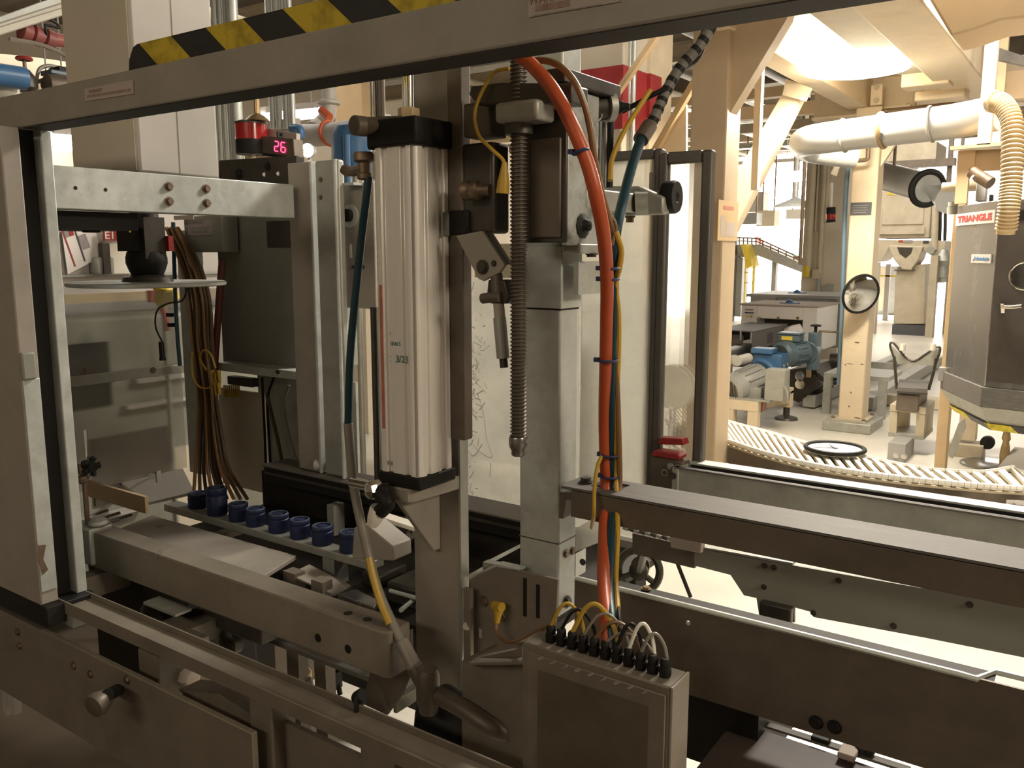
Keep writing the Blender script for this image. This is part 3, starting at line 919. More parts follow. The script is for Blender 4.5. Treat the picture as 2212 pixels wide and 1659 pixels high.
def along(px, dz):
    for i in range(NS):
        if _px(nr_[i]) <= px <= _px(nr_[i + 1]):
            f = (px - _px(nr_[i])) / (_px(nr_[i + 1]) - _px(nr_[i]))
            return nr_[i].lerp(nr_[i + 1], f) + Z3 * dz
sideplate('side_label', along(1985, -.105), along(2085, -.105), .04, M['paperdim'])
for x0, x1 in ((2004, 2029), (2048, 2073)):
    pa, pb = along(x0, -.09), along(x1, -.09)
    n = (pb - pa).cross(Z3).normalized() * .034
    obj('red_bar_print', MB().prism([pa + n, pb + n, pb + n + Z3 * .012, pa + n + Z3 * .012], n * .05), M['redfade'], t)
pa, pb = along(2172, -.115), along(2211, -.115)
n = (pb - pa).cross(Z3).normalized()
obj('number_label', MB().prism([pa + n * .03, pb + n * .03, pb + n * .03 + Z3 * .055, pa + n * .03 + Z3 * .055], n * .002), M['paper'], t)
lettering('number_lettering', '4.Slow', M['ink'], t, (pa + pb) / 2 + n * .0335 + Z3 * .028, pb - pa, Z3, .036, bold=.0006, fit=(pb - pa).length * .85)

cc = PZ(1803, 974, ZB + .012)
t = thing('wall_clock', 'round wall clock with dark rim lying face up on the cream conveyor', 'clock', cc)
obj('clock_rim', MB().torus(cc + Z3 * .016, (0, 0, 1), .158, .013, 40, 8), M['black'], t)
obj('clock_dial', MB().lathe(cc, (0, 0, 1), [(.156, 0), (.156, .014), (0, .014)], 36), M['clock'], t)
for a, l, w in ((2.2, .075, .006), (3.6, .105, .004)):
    d = V((math.cos(a), math.sin(a), 0)); s = V((-d.y, d.x, 0)) * w
    obj('clock_hand', MB().prism([cc + Z3 * .016 - d * .02 + s, cc + Z3 * .016 + d * l + s * .4, cc + Z3 * .016 + d * l - s * .4, cc + Z3 * .016 - d * .02 - s], (0, 0, .002)), M['ink'], t)
mb = MB()
for k in range(12):
    d = V((math.cos(k * math.pi / 6), math.sin(k * math.pi / 6), 0)); s = V((-d.y, d.x, 0)) * .003
    mb.prism([cc + Z3 * .0145 + d * .105 + s, cc + Z3 * .0145 + d * .12 + s, cc + Z3 * .0145 + d * .12 - s, cc + Z3 * .0145 + d * .105 - s], (0, 0, .001))
obj('hour_marks', mb, M['ink'], t)

# ------------------------------------------------------------------ white detector hood, feed tunnel and motors
yd = 10.2
a, b = PY(1655, 655, yd), PY(1752, 792, yd)
t = thing('detector_hood', 'white metal detector hood with a square tunnel opening', 'machine', PY(1690, 800, yd))
xl, xr, zt, zbm = PY(1600, 700, yd).x, PY(1764, 720, yd).x, PY(1690, 662, yd).z, PY(1740, 760, yd).z
ox0, ox1, oz = PY(1633, 720, yd).x, PY(1732, 720, yd).x, PY(1690, 690, yd).z
D_ = 0.9
mb = MB().box((xl, yd, zbm), (ox0, yd + D_, zt)).box((ox1, yd, zbm), (xr, yd + D_, zt)).box((ox0, yd, oz), (ox1, yd + D_, zt))
obj('hood_shell', mb, M['hood'], t, .01)
obj('top_cover', MB().box((xl - .02, yd - .01, zt), (xr + .01, yd + D_ + .02, zt + .02)), M['paperdim'], t, .006)
p, q = PY(1607, 663, yd), PY(1632, 693, yd)
obj('control_panel', MB().box((p.x, yd - .012, p.z), (q.x, yd, q.z)), M['paper'], t)
obj('panel_strip', MB().box((p.x + .02, yd - .016, p.z - .06), (q.x - .02, yd - .012, p.z - .075)), M['ink'], t)
obj('panel_key', MB().cyl((p.x + .05, yd - .02, p.z - .11), (p.x + .05, yd - .012, p.z - .11), .016, seg=10), M['yellow'], t)
obj('panel_key', MB().cyl((p.x + .1, yd - .02, p.z - .11), (p.x + .1, yd - .012, p.z - .11), .016, seg=10), M['copper'], t)
obj('panel_title', MB().box((p.x + .02, yd - .016, p.z - .02), (q.x - .03, yd - .012, p.z - .04)), M['grayink'], t)
for px in (1640, 1681, 1723):
    obj('hood_bolt', MB().bolt(PY(px, 687, yd), (0, -1, 0), .014), M['copper'], t)
obj('tunnel_lining', MB().box((ox0, yd + .3, zbm), (ox1, yd + .34, oz)), M['dark'], t)
obj('stand', MB().box((xl + .1, yd + .1, 0), (xl + .2, yd + .2, zbm)).box((xr - .2, yd + .1, 0), (xr - .1, yd + .2, zbm)).box((xl + .1, yd + .1, zbm - .1), (xr - .1, yd + .3, zbm)), M['galdull'], t)
t2 = thing('conveyor_housing', 'long grey conveyor housing running behind the white detector hood', 'conveyor', (xl + .6, yd + 2, 0))
obj('side_panel', MB().box((xr - .05, yd + 1.0, .35), (xr + .06, yd + 1.7, zt + .05)), M['galdull'], t2)
obj('rear_body', MB().box((xl - .25, yd + 1.02, .35), (xr - .06, yd + 2.1, zt + .05)), M['grey'], t2)
obj('top_panel', MB().box((xl - .3, yd + 1.0, zt + .05), (xr + .08, yd + 2.2, zt + .09)), M['grey'], t2)
obj('leg', MB().box((xr, yd + 1.0, 0), (xr + .1, yd + 1.1, .35)), M['grey'], t2)
obj('leg', MB().box((xl, yd + 1.0, 0), (xl + .1, yd + 1.1, zt + .05)), M['grey'], t2)
for nm, px, py, m in (('blue_cloth', 1705, 650, 'blue'), ('rag', 1722, 628, 'blue')):
    p = PY(px, py, yd + (.35 if nm == 'blue_cloth' else 1.5)); zz = (zt + .02) if nm == 'blue_cloth' else zt + .09
    p.z = zz
    single(nm, MB().prism([p + V((-.1, -.06, 0)), p + V((.02, -.05, 0)), p + V((.13, .0, 0)), p + V((.07, .07, 0)), p + V((-.05, .05, 0))], (.0, 0, .012)).lathe(p, (0, 0, 1), [(.05, .01), (.04, .03), (.01, .05)], 8),
           M[m], 'blue cloth lying on the white hood' if nm == 'blue_cloth' else 'crumpled blue rag on the grey housing behind the hood', 'cloth')

ytn = 8.9
t = thing('feed_tunnel', 'grey steel tunnel cover with an open mouth in front of the detector', 'tunnel', PY(1640, 760, ytn))
a, b = PY(1540, 700, ytn), PY(1627, 752, ytn)
zb2 = PY(1627, 757, ytn).z; zt2 = PY(1620, 718, ytn).z
x0, x1 = PY(1540, 720, ytn).x, PY(1628, 720, ytn).x
Ln = 1.15
obj('tunnel_roof', MB().box((x0, ytn, zt2), (x1, ytn + Ln, zt2 + .015)), M['steelx'], t, .004)
obj('tunnel_side', MB().box((x1 - .015, ytn, zb2), (x1, ytn + Ln, zt2)), M['steelx'], t)
obj('tunnel_side', MB().box((x0, ytn, zb2), (x0 + .015, ytn + Ln, zt2)), M['steelx'], t)
obj('mesh_belt', MB().box((x0 - .1, ytn - .35, zb2 - .14), (x1 + .02, ytn + Ln, zb2 - .05)), M['dark'], t)
obj('mouth_bar', MB().cyl(PY(1600, 715, ytn), PY(1600, 735, ytn), .01, seg=8), M['galdull'], t)
obj('data_sticker', MB().box((x1, ytn + .45, zt2 - .16), (x1 + .003, ytn + .62, zt2 - .04)), M['ink'], t)
obj('leg', MB().box((x1 - .08, ytn + .05, 0), (x1, ytn + .13, zb2 - .1)).box((x1 - .08, ytn + Ln - .1, 0), (x1, ytn + Ln, zb2 - .1)), M['creamdirty'], t)
single('white_product', MB().tube([PY(1700, 722, 9.9), PY(1712, 716, 9.9), PY(1730, 712, 9.95)], .07, 8).tube([PY(1706, 728, 9.8), PY(1724, 724, 9.8)], .06, 8), M['paper'], 'white bags lying in the detector opening', 'bag')
single('white_product', MB().tube([PY(1570, 738, 9.2), PY(1586, 733, 9.2), PY(1602, 734, 9.25)], .07, 8), M['paper'], 'white bag lying inside the feed tunnel mouth', 'bag')
t = thing('folded_belt', 'white plastic belt end beside the blue gearbox', 'belt', PY(1575, 790, 8.2))
obj('belt_end', MB().box(PY(1560, 772, 8.2), PY(1592, 790, 8.5)), M['plastic'], t, .01)
obj('belt_roller', MB().cyl(PY(1592, 780, 8.19), PY(1592, 780, 8.19) + V((0, .32, 0)), .05), M['plastic'], t)
obj('leg', MB().box((PY(1570, 790, 8.3).x, 8.3, 0), (PY(1578, 790, 8.3).x, 8.36, PY(1575, 790, 8.2).z)), M['creamdirty'], t)

# gear motor pair
def motor(name, c, axis, r, L, m_body, m_cap, label, group, box=None):
    c = V(c); ax = V(axis).normalized()
    t = thing(name, label, 'motor', c, group)
    obj('motor_body', MB().lathe(c, ax, [(r * .9, 0), (r, .02), (r, L), (r * .85, L + .02)], 20), m_body, t)
    mb = MB()
    for k in range(14):
        an = 2 * math.pi * k / 14
        uu, ww = frame_of(ax)
        d = uu * math.cos(an) + ww * math.sin(an)
        s = d.cross(ax) * .005
        mb.prism([c + d * r + s + ax * .05, c + d * r - s + ax * .05, c + d * (r + .014) - s + ax * .05, c + d * (r + .014) + s + ax * .05], ax * (L - .1))
    obj('cooling_fins', mb, m_body, t)
    obj('fan_cowl', MB().lathe(c, -ax, [(r * 1.04, -.03), (r * 1.04, .06), (r * .8, .085), (r * .78, .08), (0, .08)], 20), m_cap, t)
    mb = MB()
    uu, ww = frame_of(ax)
    for k in (-2, -1, 0, 1, 2):
        h = math.sqrt(max(0, .55 - (k * .28) ** 2)) * r
        mb.cyl(c - ax * .088 + uu * k * .27 * r - ww * h, c - ax * .088 + uu * k * .27 * r + ww * h, .006, seg=6)
    obj('fan_grille', mb, M['dark'], t)
    return t


mc = PY(1697, 765, 8.0)
t = motor('electric_motor', mc, (.35, 1, .05), .118, .24, M['slate'], M['slate'], 'blue-grey electric motor with fan grille and terminal box', 'conveyor drive motors')
obj('terminal_box', MB().box(mc + V((-.08, .02, .115)), mc + V((.11, .18, .18))), M['slate'], t, .006)
obj('box_lid', MB().box(mc + V((-.09, .01, .181)), mc + V((.12, .19, .20))), M['slate'], t, .006)
obj('warning_label', MB().box(mc + V((-.05, .014, .13)), mc + V((.05, .02, .165))), M['yellow'], t)
obj('gear_housing', MB().cyl(mc + V((.12, .25, .0)), mc + V((.12, .48, .02)), .11, .09, 16).box(mc + V((.12, .27, -.17)), mc + V((.21, .42, .19))), M['slate'], t, .01)
obj('hand_wheel', MB().lathe(mc + V((.17, .34, .19)), (0, 0, 1), [(.015, 0), (.015, .05), (.05, .055), (.05, .07), (.015, .078)], 14), M['black'], t)
obj('adjust_rod', MB().cyl(mc + V((.2, .34, .2)), mc + V((.62, .34, .2)), .010), M['rust'], t)
# chain of silver rollers between motors
t = thing('roller_chain', 'row of shiny spring rollers between the two motors', 'chain', PY(1665, 775, 8.1))
for px, py in ((1650, 772), (1659, 767), (1668, 763), (1677, 760), (1686, 756)):
    p = PY(px, py, 8.1)
    obj('roller', MB().lathe(p, (.5, .3, -1), [(.01, -.04), (.035, -.03), (.038, .03), (.02, .05), (.02, .1)], 12), M['chrome'], t)
mc = PY(1590, 838, 7.4)
t = motor('electric_motor', mc, (.45, 1, .28), .135, .30, M['grey'], M['grey'], 'grey electric motor with yellow stickers coupled to the blue gearbox', 'conveyor drive motors')
e = mc + V((.45, 1, .28)).normalized() * .36
obj('gearbox', MB().lathe(mc + V((.45, 1, .28)).normalized() * .33, (.45, 1, .28), [(.16, 0), (.17, .03), (.15, .06), (.15, .16), (.12, .2)], 18).box(e + V((-.1, -.02, -.2)), e + V((.16, .2, .2))), M['blue'], t, .012)
obj('gearbox_top', MB().box(e + V((-.12, -.05, .2)), e + V((.08, .12, .25))), M['blue'], t, .01)
for s in (0, 1, 2, 3, 4, 5):
    an = s * math.pi / 3
    obj('flange_bolt', MB().bolt(e + V((.165, .09 + .11 * math.cos(an), .11 * math.sin(an))), (1, 0, 0), .014), M['galdull'], t)
obj('yellow_sticker', MB().box(mc + V((.12, .18, .155)), mc + V((.19, .24, .16))), M['yellow'], t)
obj('rating_sticker', MB().box(mc + V((-.02, .12, .14)), mc + V((.08, .17, .145))), M['tan'], t)
obj('connection_box', MB().box(mc + V((.09, -.02, -.2)), mc + V((.24, .18, .02))), M['grey'], t, .01)
obj('red_tag', MB().box(mc + V((.245, .0, -.19)), mc + V((.249, .06, -.06))), M['redfade'], t)
t = thing('switch_box', 'plain grey steel switch box right of the grey motor', 'box', PY(1672, 865, 7.3))
obj('box_body', ybox((1653, 797), (1692, 868), 7.3, .16), M['galdull'], t, .006)
obj('box_cable', MB().tube([PY(1690, 868, 7.3), PY(1700, 868, 7.25), PY(1701, 850, 7.25), PY(1694, 836, 7.3)], .009), M['grycab'], t)
# motor stand
p = PZ(1640, 925, 0)
ys = 7.3
t = thing('motor_stand', 'cream welded stand carrying the motors', 'stand', (PY(1640, 900, ys).x, ys, 0))
xl, xr = PY(1585, 880, ys).x, PY(1637, 880, ys).x
zt = PY(1640, 868, ys).z
obj('leg', MB().box((xl - .1, ys, 0), (xl, ys + .08, zt - .01)), M['cream'], t)
obj('leg', MB().box((xr - .09, ys, 0), (xr, ys + .08, zt - .01)), M['cream'], t)
x2 = PY(1707, 880, 7.9).x
obj('leg', MB().box((x2 - .09, 7.9, .12), (x2, 7.98, PY(1700, 838, 7.9).z)), M['cream'], t)
obj('adjust_foot', MB().lathe((x2 - .045, 7.94, 0), (0, 0, 1), [(.11, 0), (.10, .02), (.03, .04), (.03, .12)], 14), M['dark'], t)
obj('top_rail', MB().box((xl - .102, ys - .003, zt - .09), (xr + .003, ys + .082, zt - .001)), M['cream'], t)
obj('cross_rail', MB().prism([(xr - .05, ys + .05, zt - .09), (xr - .05, ys + .05, zt), (x2, 7.92, zt), (x2, 7.92, zt - .09)], (-.05, .05, 0)), M['cream'], t)
obj('lower_frame', MB().box((xl, ys + .5, .2), (x2, ys + .56, .26)), M['dark'], t)
obj('motor_plate', MB().box((xl - .1, ys, zt), (x2, 7.98, zt + .02)), M['galdull'], t)

# dark machinery beneath the hood
t = thing('drive_unit', 'dark greasy drive machinery under the white hood', 'machine', PY(1720, 870, 9))
obj('chain_guard', MB().prism([PY(1700, 800, 8.6), PY(1760, 790, 8.6), PY(1775, 830, 8.6), PY(1725, 870, 8.6), PY(1700, 858, 8.6)], (0, .5, 0)), M['dark'], t)
obj('grease_tank', MB().cyl(PY(1795, 780, 9.4), PY(1822, 782, 9.4), .09, seg=14), M['dark'], t)
obj('tank_tag', MB().box(PY(1742, 792, 8.55), PY(1752, 815, 8.58)), M['tan'], t)
obj('floor_rail', MB().box((PY(1720, 900, 8.4).x, 8.6, .02), (PY(1720, 900, 8.4).x + .12, 13.0, .14)).box((PY(1720, 900, 8.4).x + .5, 8.8, .02), (PY(1720, 900, 8.4).x + .62, 13.0, .14)), M['galdull'], t)
for i in range(3):
    obj('cable', MB().tube([PY(1755 + 12 * i, 800 + 8 * i, 8.5), PY(1780 + 8 * i, 822 + 6 * i, 8.5), PY(1800, 815 + 8 * i, 8.7), PY(1822, 800 + 10 * i, 9)], .016), M['black'], t)
for py in (812, 830):
    p = PY(1728, py, 8.5)
    obj('roller_bolt', MB().bolt(p, (0, -1, 0), .035), M['chrome'], t)
# low bench either side of the far column
t = thing('low_bench', 'low grey steel bench passing behind the far column', 'bench', PZ(1840, 890, 0))
p, q = PZ(1775, 893, 0), PZ(1912, 905, 0)
obj('bench_top', MB().box((p.x, p.y, .36), (q.x + .02, p.y + .6, .40)), M['galdull'], t)
obj('leg', MB().box((p.x, p.y, 0), (p.x + .07, p.y + .07, .36)), M['galdull'], t)
obj('leg', MB().box((q.x - .07, p.y, 0), (q.x, p.y + .07, .36)), M['galdull'], t)
obj('back_plate', MB().box((PY(1878, 840, 9.4).x, 9.4, .42), (PY(1925, 840, 9.4).x, 9.44, PY(1900, 815, 9.4).z)), M['galdull'], t)
single('long_rail', MB().box((PY(1878, 875, 9.2).x, 9.2, PY(1900, 872, 9.2).z), (PY(2032, 870, 9.2).x, 9.35, PY(1900, 852, 9.2).z)), M['creamdirty'], 'long low cream rail behind the weighing stand', 'rail')

# weighing chute stand
ys = 7.0
p = PZ(1960, 950, 0)
t = thing('chute_stand', 'pale floor stand with a V-shaped wire-edged chute plate', 'stand', (p.x, 7.2, 0))
def S(px, py, Y=None):
    return PY(px, py, Y or 7.2)
obj('chute_plate', MB().prism([S(1926, 752), S(1945, 766), S(1953, 780), S(1957, 790), S(1962, 779 + 6), S(1970, 792), S(1982, 780), S(1996, 770), S(2030, 751), S(2022, 790), S(1930, 788)], (0, .015, 0)) if 0 else
    MB().prism([S(1924, 746), S(1950, 772), S(1958, 779), S(1974, 781), S(1984, 776), S(2030, 750), S(2018, 790), S(1936, 786)], (0, .015, 0)), M['galdull'], t)
obj('wire_edge', MB().tube([S(1936, 786), S(1923, 748), S(1930, 741), S(1952, 768), S(1963, 777), S(1978, 779), S(2000, 765), S(2024, 750), S(2031, 756), S(2020, 790)], .009, 6), M['dark'], t)
obj('wire_leg', MB().tube([S(1932, 770), S(1934, 800), S(1937, 840)], .012, 6), M['dark'], t)
obj('wire_leg', MB().tube([S(2023, 775), S(2016, 806), S(2006, 842)], .012, 6), M['dark'], t)
for px in (1949, 2015):
    obj('guide_pin', MB().cyl(S(px, 757, 7.15), S(px + 1, 743, 7.15), .022), M['plastic'], t)
obj('tilt_pan', MB().prism([S(1938, 845, 7.0), S(2003, 849, 7.0), S(2006, 829, 7.4), S(1942, 827, 7.4)], (0, 0, .03)), M['steelx'], t)
obj('pan_front', MB().prism([S(1938, 845, 7.0), S(2003, 849, 7.0), S(2003, 853, 7.0), S(1938, 849, 7.0)], (0, .02, 0)), M['dark'], t)
obj('scale_box', MB().box(S(1937, 851, 7.02), S(2002, 875, 7.4)), M['brown'], t, .006)
yb = 7.05
zt3 = S(1960, 877, yb).z
xa, xb = S(1922, 900, yb).x, S(1998, 900, yb).x
zbm = S(1960, 944, yb).z
obj('frame_top', MB().box((xa - .003, yb - .004, zt3 - .05), (xb + .003, yb + .403, zt3)), M['creamdirty'], t)
obj('leg', MB().box((xa, yb, zbm), (xa + .055, yb + .05, zt3 - .045)), M['creamdirty'], t)
obj('leg', MB().box((xb - .06, yb, zbm), (xb, yb + .05, zt3 - .045)), M['creamdirty'], t)
obj('leg', MB().box((xb - .02, yb + .05, zbm), (xb - .001, yb + .4, zt3 - .045)), M['creamdirty'], t)
obj('leg', MB().box((xa, yb + .3, zbm), (xa + .08, yb + .399, zt3 - .045)), M['creamdirty'], t)
obj('base_shelf', MB().box((xa - .003, yb - .004, zbm - .01), (xb + .003, yb + .403, zbm + .02)), M['galdull'], t)
obj('floor_clamp', MB().box((S(1928, 950, 6.9).x, 6.75, 0), (S(1965, 950, 6.9).x, 7.1, zbm)), M['grey'], t)
for px in (1938, 1955):
    obj('clamp_bolt', MB().bolt((S(px, 955, 6.75).x, 6.75, .05), (0, -1, 0), .016), M['chrome'], t)

# ------------------------------------------------------------------ far aisle: beige enclosure with conduits
yc = 13.0
x0, x1 = PY(1736, 500, yc).x, PY(1822, 500, yc).x
t = thing('service_column', 'big beige boxed column with vertical conduits left of the far column', 'column', ((x0 + x1) / 2, yc + .4, 0))
obj('casing', MB().box((x0, yc, 0), (x1, yc + .9, 4.5)), M['beige'], t)
for px, r, py in ((1746, .055, 590), (1762, .02, 500), (1771, .035, 590), (1784, .03, 480)):
    p = PY(px, py, yc)
    obj('conduit', MB().cyl((p.x, yc - r, max(.9, p.z)), (p.x, yc - r, 4.5), r, seg=12), M['creamdirty'], t)
p = PY(1745, 583, yc)
obj('yellow_band', MB().cyl((p.x, yc - .055, p.z - .1), (p.x, yc - .055, p.z + .06), .062, seg=14), M['yellow'], t)
obj('pull_box', MB().box(PY(1755, 582, yc - .1), PY(1773, 602, yc)), M['creamdirty'], t)
obj('socket_box', MB().box(PY(1784, 614, yc - .06), PY(1800, 632, yc)), M['grey'], t)
obj('bent_conduit', MB().tube([PY(1768, 602, yc - .05), PY(1768, 632, yc - .05), PY(1762, 634, yc - .05), PY(1734, 634, yc - .05)], .03), M['grey'], t)
t = thing('hanging_beacon', 'red and black beacon hanging from a clear tube beside the far column', 'beacon', PY(1795, 470, 11))
obj('drop_tube', MB().cyl(PY(1794, 448, 11), PY(1796, 395, 11), .022, seg=10), M['plastic'], t)
obj('drop_rod', MB().cyl(PY(1796, 395, 11), V((PY(1796, 395, 11).x, 11, 4.6)), .010, seg=8), M['grey'], t)
obj('beacon_base', MB().cyl(PY(1795, 463, 11), PY(1795, 448, 11), .055, seg=16), M['black'], t)
obj('beacon_lens', MB().cyl(PY(1795, 475, 11), PY(1795, 463, 11), .055, seg=16), M['beacon'], t)
obj('beacon_cap', MB().cyl(PY(1795, 480, 11), PY(1795, 475, 11), .055, seg=16), M['black'], t)

# far dust bin unit
yf = 17.5
def F(px, py, Y=yf):
    return PY(px, py, Y)
t = thing('hopper_unit', 'tall cream hopper unit on legs with a dark stained nose, far right aisle', 'machine', (F(1960, 700).x, yf, 0))
obj('upper_case', MB().box((F(1895, 450).x, yf, F(1900, 515).z), (F(2012, 450).x, yf + 1.2, F(1960, 400).z)), M['creamdirty'], t, .02)
obj('top_drum_case', MB().box((F(1905, 330).x, yf + .1, F(1905, 352).z), (F(2020, 330).x, yf + 1.2, F(1905, 312).z)), M['creamdirty'], t)
obj('drum_door', MB().cyl(F(1962, 340, yf + .06), F(1962, 340, yf + .12), .28, seg=28), M['creamdirty'], t)
obj('dark_beam', MB().box((F(1890, 355, yf - .3).x, yf - .3, F(1890, 366, yf - .3).z), (F(2062, 355, yf - .3).x, yf - .1, F(1890, 350, yf - .3).z)), M['brown'], t)
obj('dark_post', MB().box((F(2046, 355, yf - .2).x, yf - .2, F(2046, 410, yf - .2).z), (F(2056, 355, yf - .2).x, yf - .1, 4.5)), M['brown'], t)
obj('dark_post', MB().box((F(2072, 355, yf - .2).x, yf - .2, F(2046, 350, yf - .2).z), (F(2078, 355, yf - .2).x, yf - .1, 4.5)), M['brown'], t)
obj('case_ledge', MB().box((F(1900, 495).x, yf - .05, F(1900, 506).z), (F(1998, 495).x, yf, F(1900, 492).z)), M['creamdirty'], t)
obj('case_panel', MB().box((F(1908, 430).x, yf - .02, F(1908, 486).z), (F(1998, 430).x, yf, F(1908, 418).z)), M['creamdirty'], t, .01)
obj('warning_plate', MB().box(F(1917, 405, yf - .03), F(1942, 421, yf)), M['yellow'], t)
o = lettering('bin_number', '16', M['grayink'], t, F(1956, 417, yf - .024), X3, Z3, .15, bold=.004)
obj('lower_case', MB().prism([F(1893, 518), F(2042, 520), F(2038, 556), F(2012, 552), F(1992, 540), F(1918, 538), F(1905, 560), F(1893, 566)], (0, .9, 0)), M['creamdirty'], t)
obj('hopper_nose', MB().prism([F(1918, 530, yf - .1), F(1994, 532, yf - .1), F(1985, 560, yf - .1), F(1968, 584, yf - .1), F(1948, 582, yf - .1), F(1930, 560, yf - .1)], (0, .6, 0)), M['creamdirty'], t, .02)
obj('grease_stain', MB().prism([F(1938, 534, yf - .103), F(1972, 535, yf - .103), F(1968, 548, yf - .103), F(1956, 558, yf - .103), F(1943, 548, yf - .103)], (0, .004, 0)), M['dark'], t)
obj('orange_sticker', MB().box(F(1941, 518, yf - .01), F(1951, 523, yf)), M['orange'], t)
obj('grey_sticker', MB().box(F(1952, 518, yf - .01), F(1971, 524, yf)), M['grayink'], t)
obj('dark_sticker', MB().box(F(1994, 520, yf - .01), F(2006, 526, yf)), M['ink'], t)
obj('pressure_gauge', MB().cyl(F(2010, 540, yf - .08), F(2010, 540, yf), .07, seg=16), M['galdull'], t)
obj('bin_body', MB().prism([F(1938, 576), F(1998, 570), F(2000, 590), F(1997, 700), F(1930, 700), F(1934, 600)], (0, .8, 0)), M['creamdirty'], t, .01)
obj('bin_skirt', MB().box((F(1928, 700).x, yf - .02, 0), (F(1999, 700).x, yf + .82, F(1930, 700).z)), M['plategrey'], t)
obj('lip', MB().box(F(1932, 582, yf - .06), F(1976, 586, yf)), M['brown'], t)
obj('leg', MB().box((F(2010, 640).x, yf - .3, 0), (F(2026, 640).x, yf - .1, F(2012, 552).z)), M['creamdirty'], t)
obj('leg', MB().box((F(1886, 640).x, yf - .1, 0), (F(1896, 640).x, yf + .1, F(1893, 566).z)), M['creamdirty'], t)
obj('leg', MB().box((F(2030, 640).x, yf + .6, 0), (F(2042, 640).x, yf + .8, F(2012, 552).z)), M['creamdirty'], t)
obj('side_pipe', MB().cyl(F(2022, 420), F(2018, 540), .06), M['creamdirty'], t)
for px in (2032, 2043):
    obj('riser', MB().cyl(F(px, 440, yf + .4), F(px - 2, 520, yf + .4), .03), M['dark'], t)
obj('valve_cluster', MB().lathe(F(2036, 575), (0, 0, 1), [(.05, -.3), (.14, -.2), (.1, 0), (.16, .1), (.06, .3)], 12).cyl(F(2036, 610), F(2036, 590), .12), M['galdull'], t)
# things beyond: low grey unit with yellow rail
yg = 21.0
t = thing('guard_rail', 'yellow guard rail in front of low grey units at the far end', 'railing', (F(1915, 600, yg).x, yg, 0))
obj('rail_bar', MB().box(F(1890, 594, yg), F(1940, 598, yg + .05)), M['yellow'], t)
obj('rail_post', MB().box((F(1917, 600, yg).x - .05, yg, 0), (F(1917, 600, yg).x + .05, yg + .1, F(1917, 570, yg).z)), M['white'], t)
t = thing('storage_unit', 'low grey storage unit beyond the hopper legs', 'cabinet', (F(1920, 600, 23).x, 23.4, 0))
obj('unit_body', MB().box((F(1880, 600, 23).x, 23, 0), (F(1945, 600, 23).x, 23.8, F(1900, 575, 23).z)), M['grey'], t)
obj('unit_door', MB().box((F(1898, 600, 23).x, 22.98, .1), (F(1916, 600, 23).x, 23, F(1900, 577, 23).z)), M['creamdirty'], t)
single('bollard', MB().lathe(V((F(1917, 640, 24).x, 24, 0)), (0, 0, 1), [(.16, 0), (.16, .03), (.07, .04), (.07, .45), (.2, .46), (.2, .5)], 14), M['dark'], 'short dark pedestal stool on the far floor', 'pedestal')

# inclined conveyor at the far left of this aisle
yi = 19.0
def I(px, py, Y=yi):
    return PY(px, py, Y)
t = thing('inclined_conveyor', 'grey conveyor sloping down with guard rails and yellow chute', 'conveyor', (I(1660, 640).x, yi, 0))
obj('conveyor_bed', MB().prism([I(1590, 528), I(1640, 528), I(1740, 573), I(1740, 592), I(1636, 552), I(1590, 556)], (0, .5, 0)), M['galdull'], t)
for k in range(6):
    px = 1597 + k * 9
    obj('rail_post', MB().cyl(I(px, 528), I(px, 513), .018, seg=6), M['rust'], t)
for k in range(6):
    f = k / 5
    obj('rail_post', MB().cyl(I(1648 + f * 84, 532 + f * 37), I(1648 + f * 84, 520 + f * 37), .018, seg=6), M['rust'], t)
obj('hand_rail', MB().tube([I(1590, 513), I(1630, 515), I(1645, 519), I(1735, 560)], .02, 6, 3).tube([I(1590, 520), I(1630, 522), I(1645, 526), I(1735, 566)], .015, 6, 3), M['rust'], t)
obj('yellow_chute', MB().prism([I(1600, 527, 18.6), I(1611, 527, 18.6), I(1624, 574, 18.6), I(1614, 580, 18.6)], (0, .5, 0)), M['yellow'], t)
obj('leg', MB().box((I(1663, 600).x, yi + .1, 0), (I(1672, 600).x, yi + .25, I(1663, 560).z)), M['grey'], t)
obj('tower_post', MB().box((I(1591, 600).x, yi - .3, 0), (I(1597, 600).x, yi - .2, I(1591, 492).z)), M['dark'], t)
obj('drive_cabinet', MB().box((I(1584, 600).x, yi - .1, .1), (I(1606, 600).x, yi + .3, I(1590, 556).z)), M['grey'], t)
t = thing('step_ladder', 'yellow ladder rail beside the inclined conveyor', 'ladder', (I(1624, 640, 18.5).x, 18.5, 0))
obj('rail', MB().box((I(1625, 600, 18.5).x, 18.5, 0), (I(1629, 600, 18.5).x, 18.56, I(1625, 560, 18.5).z)), M['yellow'], t)
obj('rail', MB().box((I(1608, 600, 18.5).x, 18.5, 0), (I(1610, 600, 18.5).x, 18.56, I(1625, 560, 18.5).z)), M['yellow'], t)
for py in (588, 610):
    obj('rung', MB().box(I(1608, py, 18.5), I(1628, py + 2, 18.55)), M['yellow'], t)
t = thing('drop_pipe', 'dark vertical sprinkler pipe in front of the bright doorway', 'pipe', (I(1730, 560, 16).x, 16, PY(1730, 570, 16).z))
obj('pipe', MB().cyl(PY(1728, 572, 16), V((PY(1736, 400, 16).x, 16, 4.6)), .035, seg=8), M['rust'], t)
obj('elbow', MB().tube([PY(1715, 555, 16), PY(1728, 555, 16), PY(1730, 545, 16)], .03), M['rust'], t)
